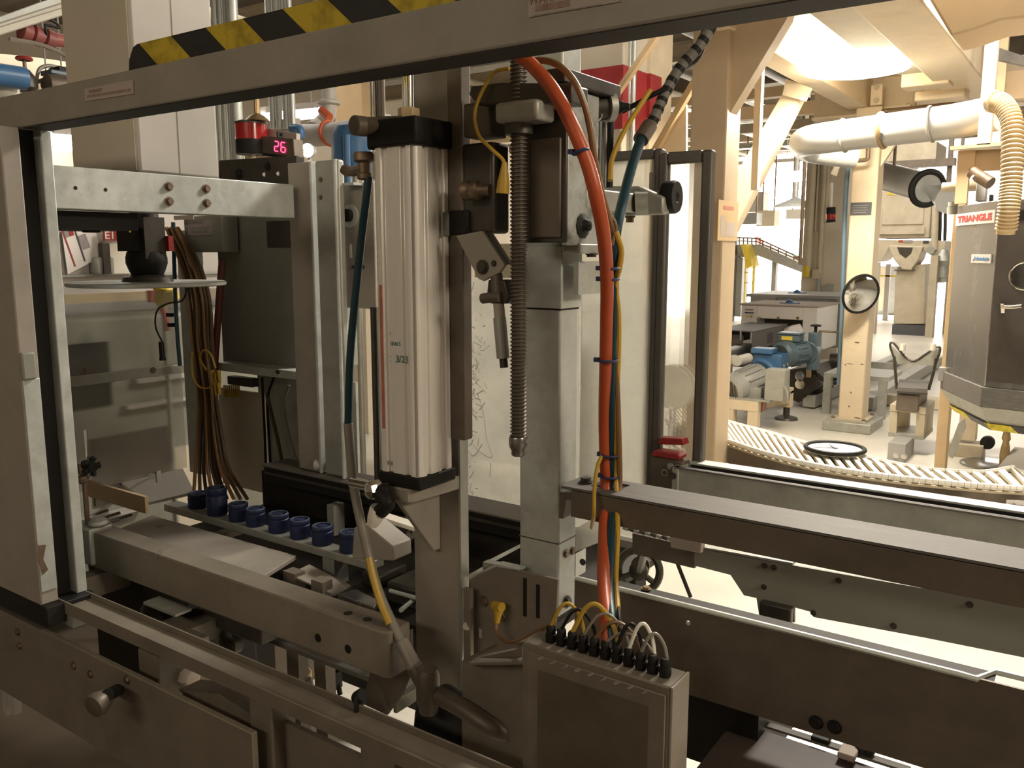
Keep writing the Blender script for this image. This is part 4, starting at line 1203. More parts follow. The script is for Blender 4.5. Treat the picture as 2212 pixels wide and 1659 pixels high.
for px0, px1, z0p, z1p, Y, lab, m in ((1596, 1634, 460, 484, 20, 'dark ceiling unit heater above the bright doorway', 'grey'), (1634, 1672, 455, 488, 20.7, 'boxed grey air duct above the bright doorway', 'creamdirty'), (1618, 1648, 415, 458, 21, 'pale hanging duct beside the bright brace', 'white'), (1698, 1732, 452, 472, 19.5, 'small framed board hanging over the bright doorway', 'plastic')):
    pa_, pb_ = PY(px0, z0p, Y), PY(px1, z1p, Y)
    t = thing('hanging_unit', lab, 'duct', (pa_ + pb_) / 2)
    obj('casing', MB().box((pa_.x, Y, pa_.z), (pb_.x, Y + .4, pb_.z)), M[m], t, .01)
    for xx in (pa_.x + .08, pb_.x - .08):
        obj('hanger_rod', MB().cyl((xx, Y + .2, pa_.z), (xx, Y + .2, 4.6), .02, seg=6), M['rust'], t)
single('bell_lamp', MB().lathe(PY(1718, 448, 18), (0, 0, 1), [(.45, 0), (.4, .05), (.15, .15), (.05, .2), (.05, 4.58 - PY(1718, 448, 18).z)], 18), M['galdull'], 'grey bell-shaped lamp shade hanging over the doorway', 'lamp')
t = thing('exit_sign', 'small red sign on the far bright wall', 'sign', PY(1640, 520, 24.94))
obj('sign_panel', ybox((1634, 513), (1648, 526), 24.94, .05), M['red'], t)
obj('sign_inset', ybox((1637, 515), (1646, 518), 24.92, .02), M['redfade'], t)
single('mirror_dome', MB().lathe(PY(1638, 500, 24.99), (0, -1, 0), [(.16, 0), (.15, .06), (.1, .12), (0, .15)], 18), M['galdull'], 'small grey dome hanging near the far wall', 'lamp')
single('green_band', MB().box(PY(1706, 547, 24.94), PY(1730, 552, 24.99)), mat('green_paint', (.05, .3, .14), .5), 'green painted band low on the bright far wall', 'stripe')
structure("wall_partition", MB().box((PY(1400, 500, 25).x, 25, 0), (PY(1770, 500, 25).x, 25.2, 4.3)), M['hood'])

# ================================================================== THE MACHINE
# ------------------------------------------------------------------ guard frame round the opening
t = thing('guard_beam', 'grey-brown top guard beam crossing above the opening, striped bar on it', 'beam', (0, .92, 1.797))
obj('channel', MB().box((-2.6, .89, 1.797), (0.9, .95, 1.862)), M['frame'], t, .003)
obj('soffit_shade', MB().box((-1.82, .894, 1.7955), (0.9, .948, 1.7972)), M['bed'], t)  # dark strip painting the shade inside the beam's open underside
p0 = -1.459
pts = [(p0, .905, 1.863), (p0 + .004, .905, 1.885), (p0 + .018, .905, 1.904), (p0 + .032, .905, 1.908), (0.9, .905, 1.908), (0.9, .905, 1.863)]
obj('hazard_bar', MB().prism(pts, (0, .035, 0)), M['tape'], t, .003)
a, b = PY(184, 178, .889), PY(288, 190, .889)
p = [PY(183, 192, .889), PY(184, 219, .889), PY(289, 203, .889), PY(288, 172, .889)]
obj('paper_label', MB().prism(p, (0, -.0006, 0)), M['paperdim'], t)
obj('label_print', MB().prism([PY(188, 206, .8882), PY(188, 211, .8882), PY(282, 196, .8882), PY(282, 191, .8882)], (0, -.0004, 0)).prism([PY(192, 195, .8882), PY(192, 201, .8882), PY(220, 197, .8882), PY(220, 190, .8882)], (0, -.0004, 0)), M['faded'], t)
p = [PY(1142, -14, .889), PY(1142, 38, .889), PY(1340, 4, .889), PY(1340, -50, .889)]
obj('warning_label', MB().prism(p, (0, -.0006, 0)), M['paperdim'], t)
obj('label_print', MB().prism([PY(1156, 12, .8882), PY(1156, 25, .8882), PY(1232, 13, .8882), PY(1232, -1, .8882)], (0, -.0004, 0)), M['faded'], t)
lettering('label_lettering', 'WARNING', M['faded'], t, PY(1194, -6, .888), PY(1300, 20, .888) - PY(1200, 37, .888), Z3, .014)
obj('label_rule', MB().prism([PY(1152, 33, .8882), PY(1152, 34.2, .8882), PY(1300, 9.2, .8882), PY(1300, 8, .8882)], (0, -.0004, 0)), M['grayink'], t)

XP = -1.825
t = thing('guard_post', 'pale grey left guard post with a black slot down its side', 'post', (XP, .9, .78))
obj('front_flange', MB().box((-2.6, .85, .80), (XP, .888, 1.797)), M['frame'], t, .003)
obj('slot_liner', MB().box((-1.95, .888, .80), (XP - .03, .93, 1.797)), M['black'], t)
obj('rear_lip', MB().box((-2.0, .93, .80), (XP - .002, .953, 1.797)), M['gal'], t, .002)
obj('edge_strip', MB().box((XP - .001, .852, .83), (XP + .003, .886, 1.29)), M['gal'], t, .001)
p, q = PX(41, 762, XP + .003), PX(77, 818, XP + .003)
obj('latch_block', MB().box((XP, p.y, p.z), (XP + .012, q.y, q.z)), M['cabinet'], t, .004)
p, q = PX(82, 1178, XP + .003), PX(104, 1238, XP + .003)
obj('rust_mark', MB().prism([(XP + .0035, p.y, p.z), (XP + .0035, q.y, p.z - .003), (XP + .0035, q.y - .008, (p.z + q.z) / 2), (XP + .0035, q.y, q.z + .008), (XP + .0035, p.y + .004, q.z), (XP + .0035, p.y - .002, (p.z + q.z) / 2)], (.001, 0, 0)), M['rust'], t)
obj('foot_block', MB().box((-2.2, .85, .755), (XP + .02, .96, .80)), M['black'], t, .003)

t = thing('guard_rail', 'worn steel bottom guard rail running across below the opening', 'rail', (-.8, .92, .78))
zr = .801
obj('rail_channel', MB().box((-2.6, .889, zr - .028), (.9, .893, zr)).box((-2.6, .893, zr - .028), (.9, .947, zr - .012)).box((-2.6, .947, zr - .028), (.9, .951, zr)), M['framedark'], t, .001)
for px0, px1 in ((543, 590), (778, 850)):
    a, b = PY(px0, 1600, .893).x, PY(px1, 1600, .893).x
    obj('leg', MB().box((a, .892, .3), (b, .945, zr - .028)), M['framedark'], t, .003)
obj('spacer_block', MB().box((PY(118, 1340, .893).x, .892, .745), (PY(158, 1340, .893).x, .94, zr - .028)), M['galdull'], t)
obj('rail_clip', MB().cyl(PY(770, 1510, .955), PY(785, 1500, .955), .012).box(PY(762, 1505, .94), PY(788, 1545, .96)), M['black'], t, .004)

t = thing('front_panel', 'grey-brown front cabinet panel with loose bolts under the bottom rail', 'panel', (-2.0, .9, .55))
pz = PY(110, 1372, .86).z
zb1 = PY(250, 1640, .86).z
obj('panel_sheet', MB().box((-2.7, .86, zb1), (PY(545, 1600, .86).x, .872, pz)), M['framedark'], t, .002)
for px, py in ((39, 1365), (43, 1395), (160, 1438), (196, 1456), (275, 1468)):
    obj('bolt', MB().bolt(PY(px, py, .86), (0, -1, 0), .007), M['rust'], t)
obj('knob_stem', MB().cyl(PY(255, 1490, .86), PY(232, 1502, .80), .012), M['black'], t)
obj('knob', MB().lathe(PY(238, 1500, .815), PY(205, 1525, .78) - PY(238, 1500, .815), [(.010, 0), (.016, .008), (.024, .03), (.022, .04), (0, .043)], 16), M['brown'], t)
obj('inner_box', MB().box((PY(300, 1450, .9).x, .9, PY(300, 1500, .9).z), (PY(342, 1450, .9).x, 1.02, PY(300, 1402, .9).z)), M['framedark'], t, .003)
obj('rubber_bumper', MB().lathe(PY(352, 1450, .93), (1, 0.1, 0), [(.02, 0), (.028, .01), (.028, .02), (.015, .03)], 14), M['rubber'], t)
obj('bumper_cap', MB().lathe(PY(392, 1458, .96), (1, 0.1, 0), [(.012, 0), (.022, .006), (.022, .03), (.018, .036)], 8), M['paperdim'], t)
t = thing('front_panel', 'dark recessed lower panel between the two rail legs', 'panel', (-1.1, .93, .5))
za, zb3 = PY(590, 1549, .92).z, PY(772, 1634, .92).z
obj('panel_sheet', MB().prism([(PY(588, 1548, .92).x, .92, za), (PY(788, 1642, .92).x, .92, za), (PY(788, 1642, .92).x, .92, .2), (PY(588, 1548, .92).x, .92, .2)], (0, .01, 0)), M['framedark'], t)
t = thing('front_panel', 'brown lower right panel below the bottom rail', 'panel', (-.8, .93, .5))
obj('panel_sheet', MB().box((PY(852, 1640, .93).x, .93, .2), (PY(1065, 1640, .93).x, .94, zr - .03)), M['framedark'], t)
single('floor_shade_sheet', MB().prism([(-4.4, -2.5, 0), (2.0, -2.5, 0), (2.0, .85, 0), (-2.28, .85, 0), (-2.28, 2.3, 0), (-4.4, 2.3, 0)], (0, 0, .015)), M['darkfloor'], 'dark brown sheet painting the machine shadow on the floor', 'mat')  # dark sheet added as painted shadow on the floor; also cuts bounce light
t = thing('floor_stand', 'two narrow pale legs of a stand low at the left edge under the front panel', 'stand', (-2.6, 1.1, 0))
for px0, px1 in ((6, 15), (19, 32)):
    a, b = PY(px0, 1520, .98), PY(px1, 1546, .98)
    obj('leg', MB().box((a.x, .98, b.z), (b.x, 1.0, zb1 + .05)), M['white'], t)
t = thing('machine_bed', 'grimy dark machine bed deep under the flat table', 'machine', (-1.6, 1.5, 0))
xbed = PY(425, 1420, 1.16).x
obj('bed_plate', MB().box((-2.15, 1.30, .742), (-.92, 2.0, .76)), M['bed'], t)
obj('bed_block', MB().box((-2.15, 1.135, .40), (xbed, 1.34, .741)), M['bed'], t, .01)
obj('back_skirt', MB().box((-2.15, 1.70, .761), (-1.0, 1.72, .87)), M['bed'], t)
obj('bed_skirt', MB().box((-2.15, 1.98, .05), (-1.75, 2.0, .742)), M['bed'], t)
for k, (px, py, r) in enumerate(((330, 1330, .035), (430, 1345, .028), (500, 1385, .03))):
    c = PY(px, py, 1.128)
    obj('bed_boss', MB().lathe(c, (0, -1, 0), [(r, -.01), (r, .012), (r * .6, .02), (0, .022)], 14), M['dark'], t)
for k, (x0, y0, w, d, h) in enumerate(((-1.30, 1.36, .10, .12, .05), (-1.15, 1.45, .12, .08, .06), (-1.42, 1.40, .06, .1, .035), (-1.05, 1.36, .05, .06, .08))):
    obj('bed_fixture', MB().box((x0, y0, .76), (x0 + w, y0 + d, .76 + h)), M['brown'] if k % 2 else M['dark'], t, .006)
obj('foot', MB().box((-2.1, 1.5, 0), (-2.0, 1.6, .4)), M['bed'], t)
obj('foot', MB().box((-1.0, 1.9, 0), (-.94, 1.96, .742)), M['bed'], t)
t = thing('lower_shelf', 'dark inner shelf edge seen under the bottom rail', 'shelf', (-1.4, 1.0, .68))
obj('shelf_plate', MB().prism([PY(430, 1530, .9), PY(545, 1596, .9), PY(545, 1545, .9), PY(475, 1500, .9), PY(385, 1490, .9)], (0, .05, 0)), M['framedark'], t)

# ------------------------------------------------------------------ mid beam and lower members
t = thing('tie_beam', 'brown-grey square tie beam with holes crossing low behind the bottom rail', 'beam', (-1.4, 1.08, .82))
zm = .881
xe = PY(838, 1372, 1.05).x
xb = PY(889, 1345, 1.11).x
zmb = PY(740, 1432, 1.05).z
obj('beam_tube', MB().prism([(-2.02, 1.05, zm), (xe - .012, 1.05, zm), (xe, 1.058, zm), (xe, 1.11, zm), (-2.02, 1.11, zm)], (0, 0, zmb - zm)), M['framedark'], t, .004)
for px, py in ((752, 1325), (794, 1338)):
    p = PZ(px, py, zm)
    obj('top_hole', MB().cyl(p - Z3 * .002, p + Z3 * .0008, .0085, seg=18), M['black'], t)
for px, py in ((687, 1378), (752, 1402)):
    p = PY(px, py, 1.05)
    obj('side_hole', MB().cyl(p, p + V((0, -.0008, 0)), .0085, seg=18), M['black'], t)
obj('end_bracket', MB().prism([PY(836, 1380, 1.06), PY(888, 1360, 1.12), PY(888, 1450, 1.12), PY(868, 1500, 1.1), PY(836, 1545, 1.06), PY(782, 1520, 1.06), PY(800, 1450, 1.06)], (0, .006, 0)), M['brown'], t, .002)
p = PY(300, 1175, 1.04)
single('small_clip', MB().box(PY(337, 1186, 1.045), PY(352, 1204, 1.06)), M['chrome'], 'tiny bright metal clip on the front edge of the tie beam', 'clip')
single('end_block', MB().box((-2.06, 1.04, .80), (-1.965, 1.10, .89)).lathe((-1.985, 1.075, .89), (0, 0, 1), [(.024, 0), (.024, .010), (.016, .016)], 16), M['galdull'], 'pale corner block where the tie beam meets the left post', 'block', None, .004)
z2 = PY(700, 1425, 1.16).z
single('lower_bar', MB().box((PY(545, 1370, 1.16).x, 1.16, z2 - .012), (PY(872, 1490, 1.16).x, 1.2, z2)), M['steelx'], 'bright steel flat bar just below the tie beam', 'bar', None, .002)
single('cross_member', MB().box((PY(420, 1400, 1.1).x, .97, .70), (PY(470, 1400, 1.1).x, 1.5, .745)), M['framedark'], 'dim cross member running back between bottom rail and tie beam', 'beam', 'dark cross members below')
single('cross_member', MB().box((PY(280, 1330, 1.15).x, .98, .72), (PY(300, 1330, 1.15).x, 1.5, .775)), M['framedark'], 'short cross member near the left post below the tie beam', 'beam', 'dark cross members below')
t = thing('under_duct', 'dark motor lump hidden under the left end of the tie beam', 'motor', (-1.75, 1.1, .75))
obj('motor_lump', MB().lathe((-1.72, 1.14, .80), (1, 0, 0), [(.02, -.1), (.045, -.08), (.045, .06), (.03, .1), (.03, .2)], 16), M['black'], t)
obj('dark_block', MB().box((-1.62, 1.1, .72), (-1.42, 1.2, .80)), M['dark'], t, .006)
obj('pale_bracket', MB().box((-1.72, 1.02, .77), (-1.60, 1.06, .776)), M['galdull'], t)
t = thing('bag_jaw', 'grey box member below the lower bar', 'bracket', (-1.2, 1.2, .7))
obj('jaw_plate', MB().box((PY(470, 1440, 1.2).x, 1.2, .70), (PY(640, 1440, 1.2).x, 1.26, .78)), M['framedark'], t, .003)
obj('upright', MB().box((PY(680, 1480, 1.25).x, 1.25, .0), (PY(704, 1480, 1.25).x, 1.28, .82)), M['framedark'], t)
obj('upright', MB().box((PY(620, 1440, 1.25).x, 1.25, .0), (PY(645, 1440, 1.25).x, 1.28, .82)), M['framedark'], t)
obj('air_fitting', MB().lathe(PY(655, 1440, 1.28), (0, 0, -1), [(.012, 0), (.02, .01), (.02, .03), (.01, .04)], 12), M['copper'], t)
obj('air_hose', MB().tube([PY(655, 1455, 1.28), PY(668, 1470, 1.28), PY(672, 1492, 1.28)], .008), M['paperdim'], t)
obj('black_valve', MB().box(PY(725, 1455, 1.28), PY(733, 1480, 1.3)).tube([PY(712, 1470, 1.29), PY(728, 1474, 1.29), PY(735, 1500, 1.29)], .006), M['black'], t)

# ------------------------------------------------------------------ galvanised cross beam, duct and rotating disc
XB = -1.85
t = thing('cross_beam', 'pale galvanised beam with four rusty bolts in front of the white duct', 'beam', (XB, 1.28, 1.64))
obj('beam_channel', MB().box((XB - .006, .955, 1.641), (XB, 1.612, 1.731)).box((XB - .06, .955, 1.725), (XB - .006, 1.612, 1.731)).box((XB - .06, .955, 1.641), (XB - .006, 1.612, 1.647)), M['gal'], t, .002)
for px, py in ((364, 403), (445, 408), (365, 435), (446, 439)):
    obj('bolt', MB().bolt(PX(px, py, XB), (1, 0, 0), .008, .009), M['rust'], t)
for px, py in ((163, 406), (228, 410)):
    p = PX(px, py, XB)
    obj('bolt_hole', MB().cyl(p, p + V((.0006, 0, 0)), .0042, seg=14), M['black'], t)
t = thing('white_duct', 'tall white sheet metal duct standing behind the galvanised beam', 'duct', (-2.1, 1.33, 1.735))
XD = -1.945
y0, y1 = PX(296, 300, XD).y, PX(471, 300, XD).y
xl = PY(139, 100, y0).x
obj('duct_body', MB().box((xl, y0, 1.738), (XD, y1, 3.0)), M['white'], t, .008)
ys_ = PX(383, 250, XD).y
obj('seam_strip', MB().box((XD, ys_ - .001, 1.745), (XD + .0015, ys_ + .001, 3.0)), M['paperdim'], t)
obj('front_skin', MB().box((xl + .004, y0 - .002, 1.745), (XD - .008, y0, 3.0)), M['beige'], t)
single('support_bar', MB().box((-2.10, .965, 1.60), (-1.9, 1.18, 1.64)), M['black'], 'black support bar under the galvanised beam', 'bar')

dc = PY(320, 613, 1.33)
t = thing('rotary_disc', 'thin pale round disc turned edge-on under a black motor', 'disc', dc)
obj('disc_plate', MB().lathe(dc - Z3 * .005, (0, 0, 1), [(.196, 0), (.199, .002), (.199, .009), (.196, .011), (0, .011)], 64), M['gal'], t)
m0 = dc + Z3 * .006
obj('hub_flange', MB().lathe(m0, (0, 0, 1), [(.065, 0), (.06, .012), (.045, .018)], 24), M['dark'], t)
obj('motor_body', MB().lathe(m0 + Z3 * .018, (0, 0, 1), [(.04, 0), (.045, .01), (.052, .03), (.052, .045), (.048, .06), (.04, .065)], 20).box(m0 + V((-.05, -.05, .08)), m0 + V((.03, .04, .14))), M['black'], t)
obj('motor_neck', MB().cyl(m0 + Z3 * .08, (m0.x, m0.y, 1.70), .036, seg=18).box((m0.x + .02, m0.y - .03, m0.z + .06), (m0.x + .045, m0.y + .03, 1.64)), M['dark'], t)
obj('red_plug', MB().box(m0 + V((.045, .03, .08)), m0 + V((.058, .045, .12))), M['red'], t)
obj('yellow_mark', MB().box(PY(278, 487, 1.25), PY(283, 502, 1.255)), M['yellow'], t)
t = thing('proximity_sensor', 'small black sensor arm with a red-brown cable left of the motor', 'sensor', PX(195, 480, -1.95))
obj('arm', MB().box(PX(186, 470, -1.95), PX(194, 500, -1.96)).box(PX(186, 494, -1.95), PX(208, 503, -1.97)), M['black'], t, .002)
obj('cable', MB().tube([PX(207, 498, -1.955), PX(222, 496, -1.955), PX(238, 487, -1.95), PX(243, 474, -1.95)], .0028, 6), M['amber'], t)

# white sheet, exit sign and cabinet seen through the left gap
XC = -3.3
t = thing('pale_cabinet', 'pale wall cabinet with a ledge seen through the left gap', 'cabinet', (XC - .3, 2.0, 0))
zl = PX(200, 592, XC).z
obj('upper_panel', MB().box((XC - .3, 1.4, zl), (XC, 3.0, 1.72)), M['white'], t)
obj('ledge', MB().box((XC - .3, 1.4, zl - .01), (XC + .015, 3.0, zl)), M['grey'], t)
obj('lower_panel', MB().box((XC - .3, 1.4, zl - .075), (XC - .005, 3.0, zl - .01)), M['white'], t)
obj('dark_box', MB().box(PX(205, 555, XC + .05), PX(235, 592, XC)), M['grey'], t, .01)
obj('dark_edge', MB().box(PX(221, 525, XC + .06), PX(232, 592, XC + .03)), M['dark'], t)
obj('cream_box', MB().box(PX(228, 524, XC + .03), PX(278, 592, XC)), M['plastic'], t, .006)
obj('red_tape', MB().box(PX(197, 476, XC + .003), PX(203, 497, XC)), M['redfade'], t)
p4 = [PX(133, 500, XC + .02), PX(146, 593, XC + .02), PX(222, 553, XC + .02), PX(203, 491, XC + .02)]
t = thing('paper_sheet', 'tilted white paper with red and black lines seen past the left post', 'paper', p4[1])
obj('sheet', MB().prism(p4, (.002, 0, 0)), M['paper'], t)
def pa(px, py):
    return PX(px, py, XC + .0225)
obj('red_line', MB().prism([pa(133, 498), pa(161, 576), pa(164, 575), pa(136, 497)], (.001, 0, 0)), M['red'], t)
obj('dark_line', MB().prism([pa(157, 488), pa(182, 565), pa(185, 564), pa(160, 487)], (.001, 0, 0)), M['ink'], t)
obj('red_photo', MB().prism([pa(146, 492), pa(150, 511), pa(160, 508), pa(155, 488)], (.001, 0, 0)), M['red'], t)
obj('green_photo', MB().prism([pa(136, 496), pa(142, 515), pa(150, 511), pa(145, 493)], (.001, 0, 0)), M['cabinet'], t)
obj('grey_photo', MB().prism([pa(168, 510), pa(180, 540), pa(195, 534), pa(184, 504)], (.001, 0, 0)), M['grayink'], t)
ps, qs = PX(224, 498, XC + .06), PX(250, 520, XC + .06)
t = thing('exit_sign', 'small red sign with white letters behind the black motor', 'sign', ps)
obj('sign_panel', MB().box((XC + .05, ps.y, ps.z), (XC + .06, qs.y + .03, qs.z)), M['red'], t)
lettering('sign_lettering', 'E1', M['paper'], t, V((XC + .0608, (ps.y + qs.y) / 2, (ps.z + qs.z) / 2)), Y3, Z3, (ps.z - qs.z) * 1.05, bold=.0006, fit=(qs.y - ps.y) * .72, fit_h=(ps.z - qs.z) * .75)

# left clear guard panel, its bar, clamp and the post beside it
XG = -2.62
t = thing('end_guard', 'scuffed clear plastic guard at the left end with a grey cross bar', 'panel', (XG, 1.6, .9))
y0, y1 = PX(140, 800, XG).y, PX(392, 800, XG).y
zt, zb4 = PX(250, 632, XG).z, PX(250, 1045, XG).z
obj('clear_sheet', MB().box((XG - .006, y0 - .1, zb4), (XG, y1, zt)), M['haze2'], t)
zc2 = PX(280, 806, XG).z
obj('cross_bar', MB().box((XG, y0 - .1, zc2 - .018), (XG + .025, y1 + .03, zc2 + .012)), M['galdull'], t, .002)
for px in (186, 330):
    obj('bar_bolt', MB().bolt(PX(px, 800, XG + .025), (1, 0, 0), .008), M['rust'], t)
obj('corner_latch', MB().cyl(PX(328, 1029, XG), PX(328, 1029, XG + .01), .012).box(PX(338, 1018, XG + .008), PX(346, 1040, XG)), M['grey'], t)
t = thing('clamp_post', 'little star knob clamp with an upright rod inside the left guard', 'clamp', PX(190, 1030, -2.0))
obj('rod', MB().cyl(PX(183, 928, -2.0), PX(190, 1030, -2.0), .0045, seg=10), M['chrome'], t)
k = PX(196, 1008, -1.985)
mb = MB()
for i in range(5):
    an = i * 2 * math.pi / 5
    mb.lathe(k, (0, math.cos(an), math.sin(an)), [(.009, 0), (.006, .014), (.009, .021), (.003, .026)], 8)
mb.cyl(k - X3 * .01, k + X3 * .012, .012)
obj('star_knob', mb, M['black'], t)
obj('clamp_leg', MB().cyl(PX(182, 1036, -2.02), V((-2.02, PX(182, 1036, -2.02).y, .76)), .006), M['rust'], t)
obj('clamp_body', MB().box(PX(172, 1004, -2.0), PX(192, 1018, -2.02)).cyl(PX(176, 1028, -2.0), PX(184, 1040, -2.0), .013), M['rust'], t, .003)
single('pale_board', MB().box(PY(178, 1036, 1.3), PY(322, 1108, 1.31)), M['tan'], 'plain pale board standing in front of the left guard foot', 'board')
YP = 1.72
single('inner_post', MB().box((PY(397, 800, YP).x, YP, .80), (PY(430, 800, YP).x, YP + .04, 1.62)), M['gal'], 'slim galvanised upright left of the brown cable bundle', 'post', None, .002)
single('bright_ledge', MB().prism([PY(250, 1035, 1.9), PY(395, 1012, 1.9), PY(420, 1062, 1.7), PY(322, 1085, 1.7)], (0, 0, -.01)), M['white'], 'bright ledge seen under the left clear guard', 'ledge')
t = thing('green_cable_pole', 'dark green upright pipe with black sensor near the left upright', 'pipe', PY(378, 800, 1.66))
obj('pole', MB().tube([PY(374, 480, 1.66), PY(378, 620, 1.66), PY(383, 720, 1.66), PY(389, 790, 1.66)], .0065, 8), M['teal'], t)
obj('sensor_body', MB().lathe(PY(348, 738, 1.64), (0.05, 0, -1), [(.007, 0), (.009, .005), (.009, .05), (.011, .055), (.011, .062)], 12), M['black'], t)
obj('sensor_cable', MB().tube([PY(350, 738, 1.64), PY(336, 705, 1.64), PY(340, 670, 1.64), PY(365, 655, 1.64), PY(392, 650, 1.64), PY(402, 630, 1.64), PY(402, 600, 1.64)], .003, 6), M['black'], t)
for px, py in ((372, 680), (375, 702)):
    obj('pole_clip', MB().box(PY(px - 14, py - 4, 1.655), PY(px + 4, py + 4, 1.67)), M['black'], t)
t = thing('valve_fitting', 'yellow brass valve cluster with red hose behind the disc', 'valve', PY(355, 640, 1.9))
obj('brass_body', MB().lathe(PY(352, 632, 1.9), (.2, 0, 1), [(.02, -.05), (.035, -.03), (.03, 0), (.04, .02), (.02, .05)], 12).lathe(PY(368, 642, 1.9), (1, 0, .2), [(.015, -.03), (.03, 0), (.015, .04)], 10), M['yellow'], t)
obj('riser', MB().cyl(PY(352, 640, 1.92), V((PY(352, 640, 1.92).x, 1.92, 0)), .010), M['galdull'], t)
obj('red_hose', MB().tube([PY(346, 655, 1.9), PY(358, 690, 1.9), PY(362, 715, 1.9)], .011), M['red'], t)
obj('red_block', MB().box(PY(325, 628, 1.92), PY(333, 652, 1.95)), M['red'], t)

# brown cable bundle
random.seed(3)
mids = [(372, 492), (405, 560), (428, 640), (436, 740), (446, 850), (452, 930)]
names = ['leftmost', 'second from the left', 'third from the left', 'middle', 'third from the right', 'second from the right', 'rightmost']
for k in range(9):
    off = (k - 4) * 5.6
    pts = []
    for i, (px, py) in enumerate(mids):
        sp = (.5, .8, 1.0, .9, .8, 1.0)[i]
        pts.append(PY(px + off * sp + random.uniform(-3, 3), py, 1.655 + .004 * (k % 3)))
    pts.append(PY(446 + off * 1.6 + 12, 1010, 1.64 + .004 * (k % 3)))
    pts.append(PY(452 + off * 2.6 + 24, 1078, 1.62 + .004 * (k % 3)))
    single('brown_cable', MB().tube(pts, .0058, 7, 5), M['tancab'] if k % 3 else M['amber'], 'brown machine cable in the bundle hanging beside the left upright', 'cable', 'brown cables in the hanging bundle')
single('dark_cable', MB().tube([PY(480, 560, 1.69), PY(470, 700, 1.69), PY(462, 850, 1.69), PY(468, 1000, 1.68), PY(476, 1070, 1.66)], .011, 8), M['maroon'], 'dark red cable sleeve behind the brown cable bundle', 'cable')
t = thing('cable_splice', 'yellow cable loop ending in a cluster of yellow plugs', 'cable', PY(462, 820, 1.63))
obj('loop', MB().tube([PY(446, 800, 1.64), PY(432, 775, 1.63), PY(440, 757, 1.625), PY(455, 765, 1.625), PY(466, 795, 1.63)], .0032, 6).tube([PY(415, 760, 1.63), PY(416, 810, 1.63), PY(432, 836, 1.63), PY(455, 836, 1.63), PY(466, 815, 1.63)], .003, 6), M['yelcab'], t)
for px, py, h in ((458, 800, 26), (466, 806, 28), (472, 800, 26), (465, 826, 28), (472, 826, 26)):
    obj('plug', MB().cyl(PY(px, py, 1.63), PY(px + 3, py + h, 1.63), .0065, .0045, 10), M['yelcab'], t)

# ------------------------------------------------------------------ control cabinet and back post
YC = 1.76
t = thing('control_cabinet', 'dark grey-green control cabinet behind the left side of the machine', 'cabinet', (-2.2, YC, 1.18))
zc0 = PY(478, 788, YC).z
obj('cabinet_body', MB().box((PY(472, 600, YC).x, YC, zc0), (PY(640, 600, YC).x, YC + .25, 1.72)), M['cabinet'], t, .004)
obj('bottom_lip', MB().box((PY(468, 790, 1.70).x, 1.70, PY(470, 800, 1.70).z), (PY(650, 790, 1.70).x, YC, PY(470, 783, 1.70).z)), M['gal'], t, .002)
obj('dark_vent', MB().box(PY(575, 478, YC - .002), PY(632, 535, YC)), M['dark'], t)
obj('lip_screw', MB().bolt(PY(600, 803, 1.70), (0, -1, 0), .006), M['dark'], t)
t = thing('junction_box', 'grey junction box with two pale labels under the galvanised beam', 'box', PY(440, 545, 1.69))
obj('box_body', ybox((396, 468), (482, 545), 1.69, .06), M['cabinet'], t, .003)
obj('label', ybox((405, 477), (458, 508), 1.688, .002), M['grayink'], t)
obj('label', ybox((375, 466), (418, 474), 1.65, .002), M['paperdim'], t)
obj('label_print', ybox((411, 490), (452, 494), 1.687, .001).box(PY(415, 498, 1.687), PY(448, 502, 1.688)), M['cabinet'], t)
single('back_plate', MB().box((PY(474, 900, 1.78).x, 1.78, .762), (PY(572, 900, 1.78).x, 1.79, PY(480, 838, 1.78).z)), M['beige'], 'stained pale back plate below the control cabinet', 'plate')
single('back_plate', MB().box((PY(560, 900, 1.80).x, 1.80, .762), (PY(770, 900, 1.80).x, 1.81, PY(600, 806, 1.80).z)), M['galdull'], 'grey back plate right of the stained pale one', 'plate')
single('terminal_strip', MB().box(PY(490, 812, 1.74), PY(560, 835, 1.77)), M['dark'], 'dark terminal strip hanging under the cabinet lip', 'block', None, .003)
mb = MB()
for k in range(9):
    px = 484 + k * 4.0
    mb.cyl(PY(px, 832, 1.735), PY(px + 1.2, 858, 1.735), .0028, seg=6)
single('wire_comb', mb, M['yelcab'], 'row of short yellow wires under the terminal strip', 'wire')
for k, (pts, r, m, lab) in enumerate((
    ([(566, 815), (568, 860), (572, 940), (574, 1000)], .004, 'black', 'leftmost thin black cable below the cabinet'),
    ([(592, 815), (578, 860), (580, 930), (584, 1000)], .004, 'black', 'second thin black cable below the cabinet'),
    ([(576, 850), (588, 900), (600, 950), (610, 1004)], .006, 'tancab', 'brown cable curving below the cabinet'),
    ([(622, 830), (610, 870), (618, 930), (640, 1004)], .009, 'grycab', 'thick grey cable curving below the cabinet beside the post'))):
    single('hanging_cable', MB().tube([PY(x, y, 1.735) for x, y in pts], r, 8), M[m], lab, 'cable', 'cables below the cabinet')

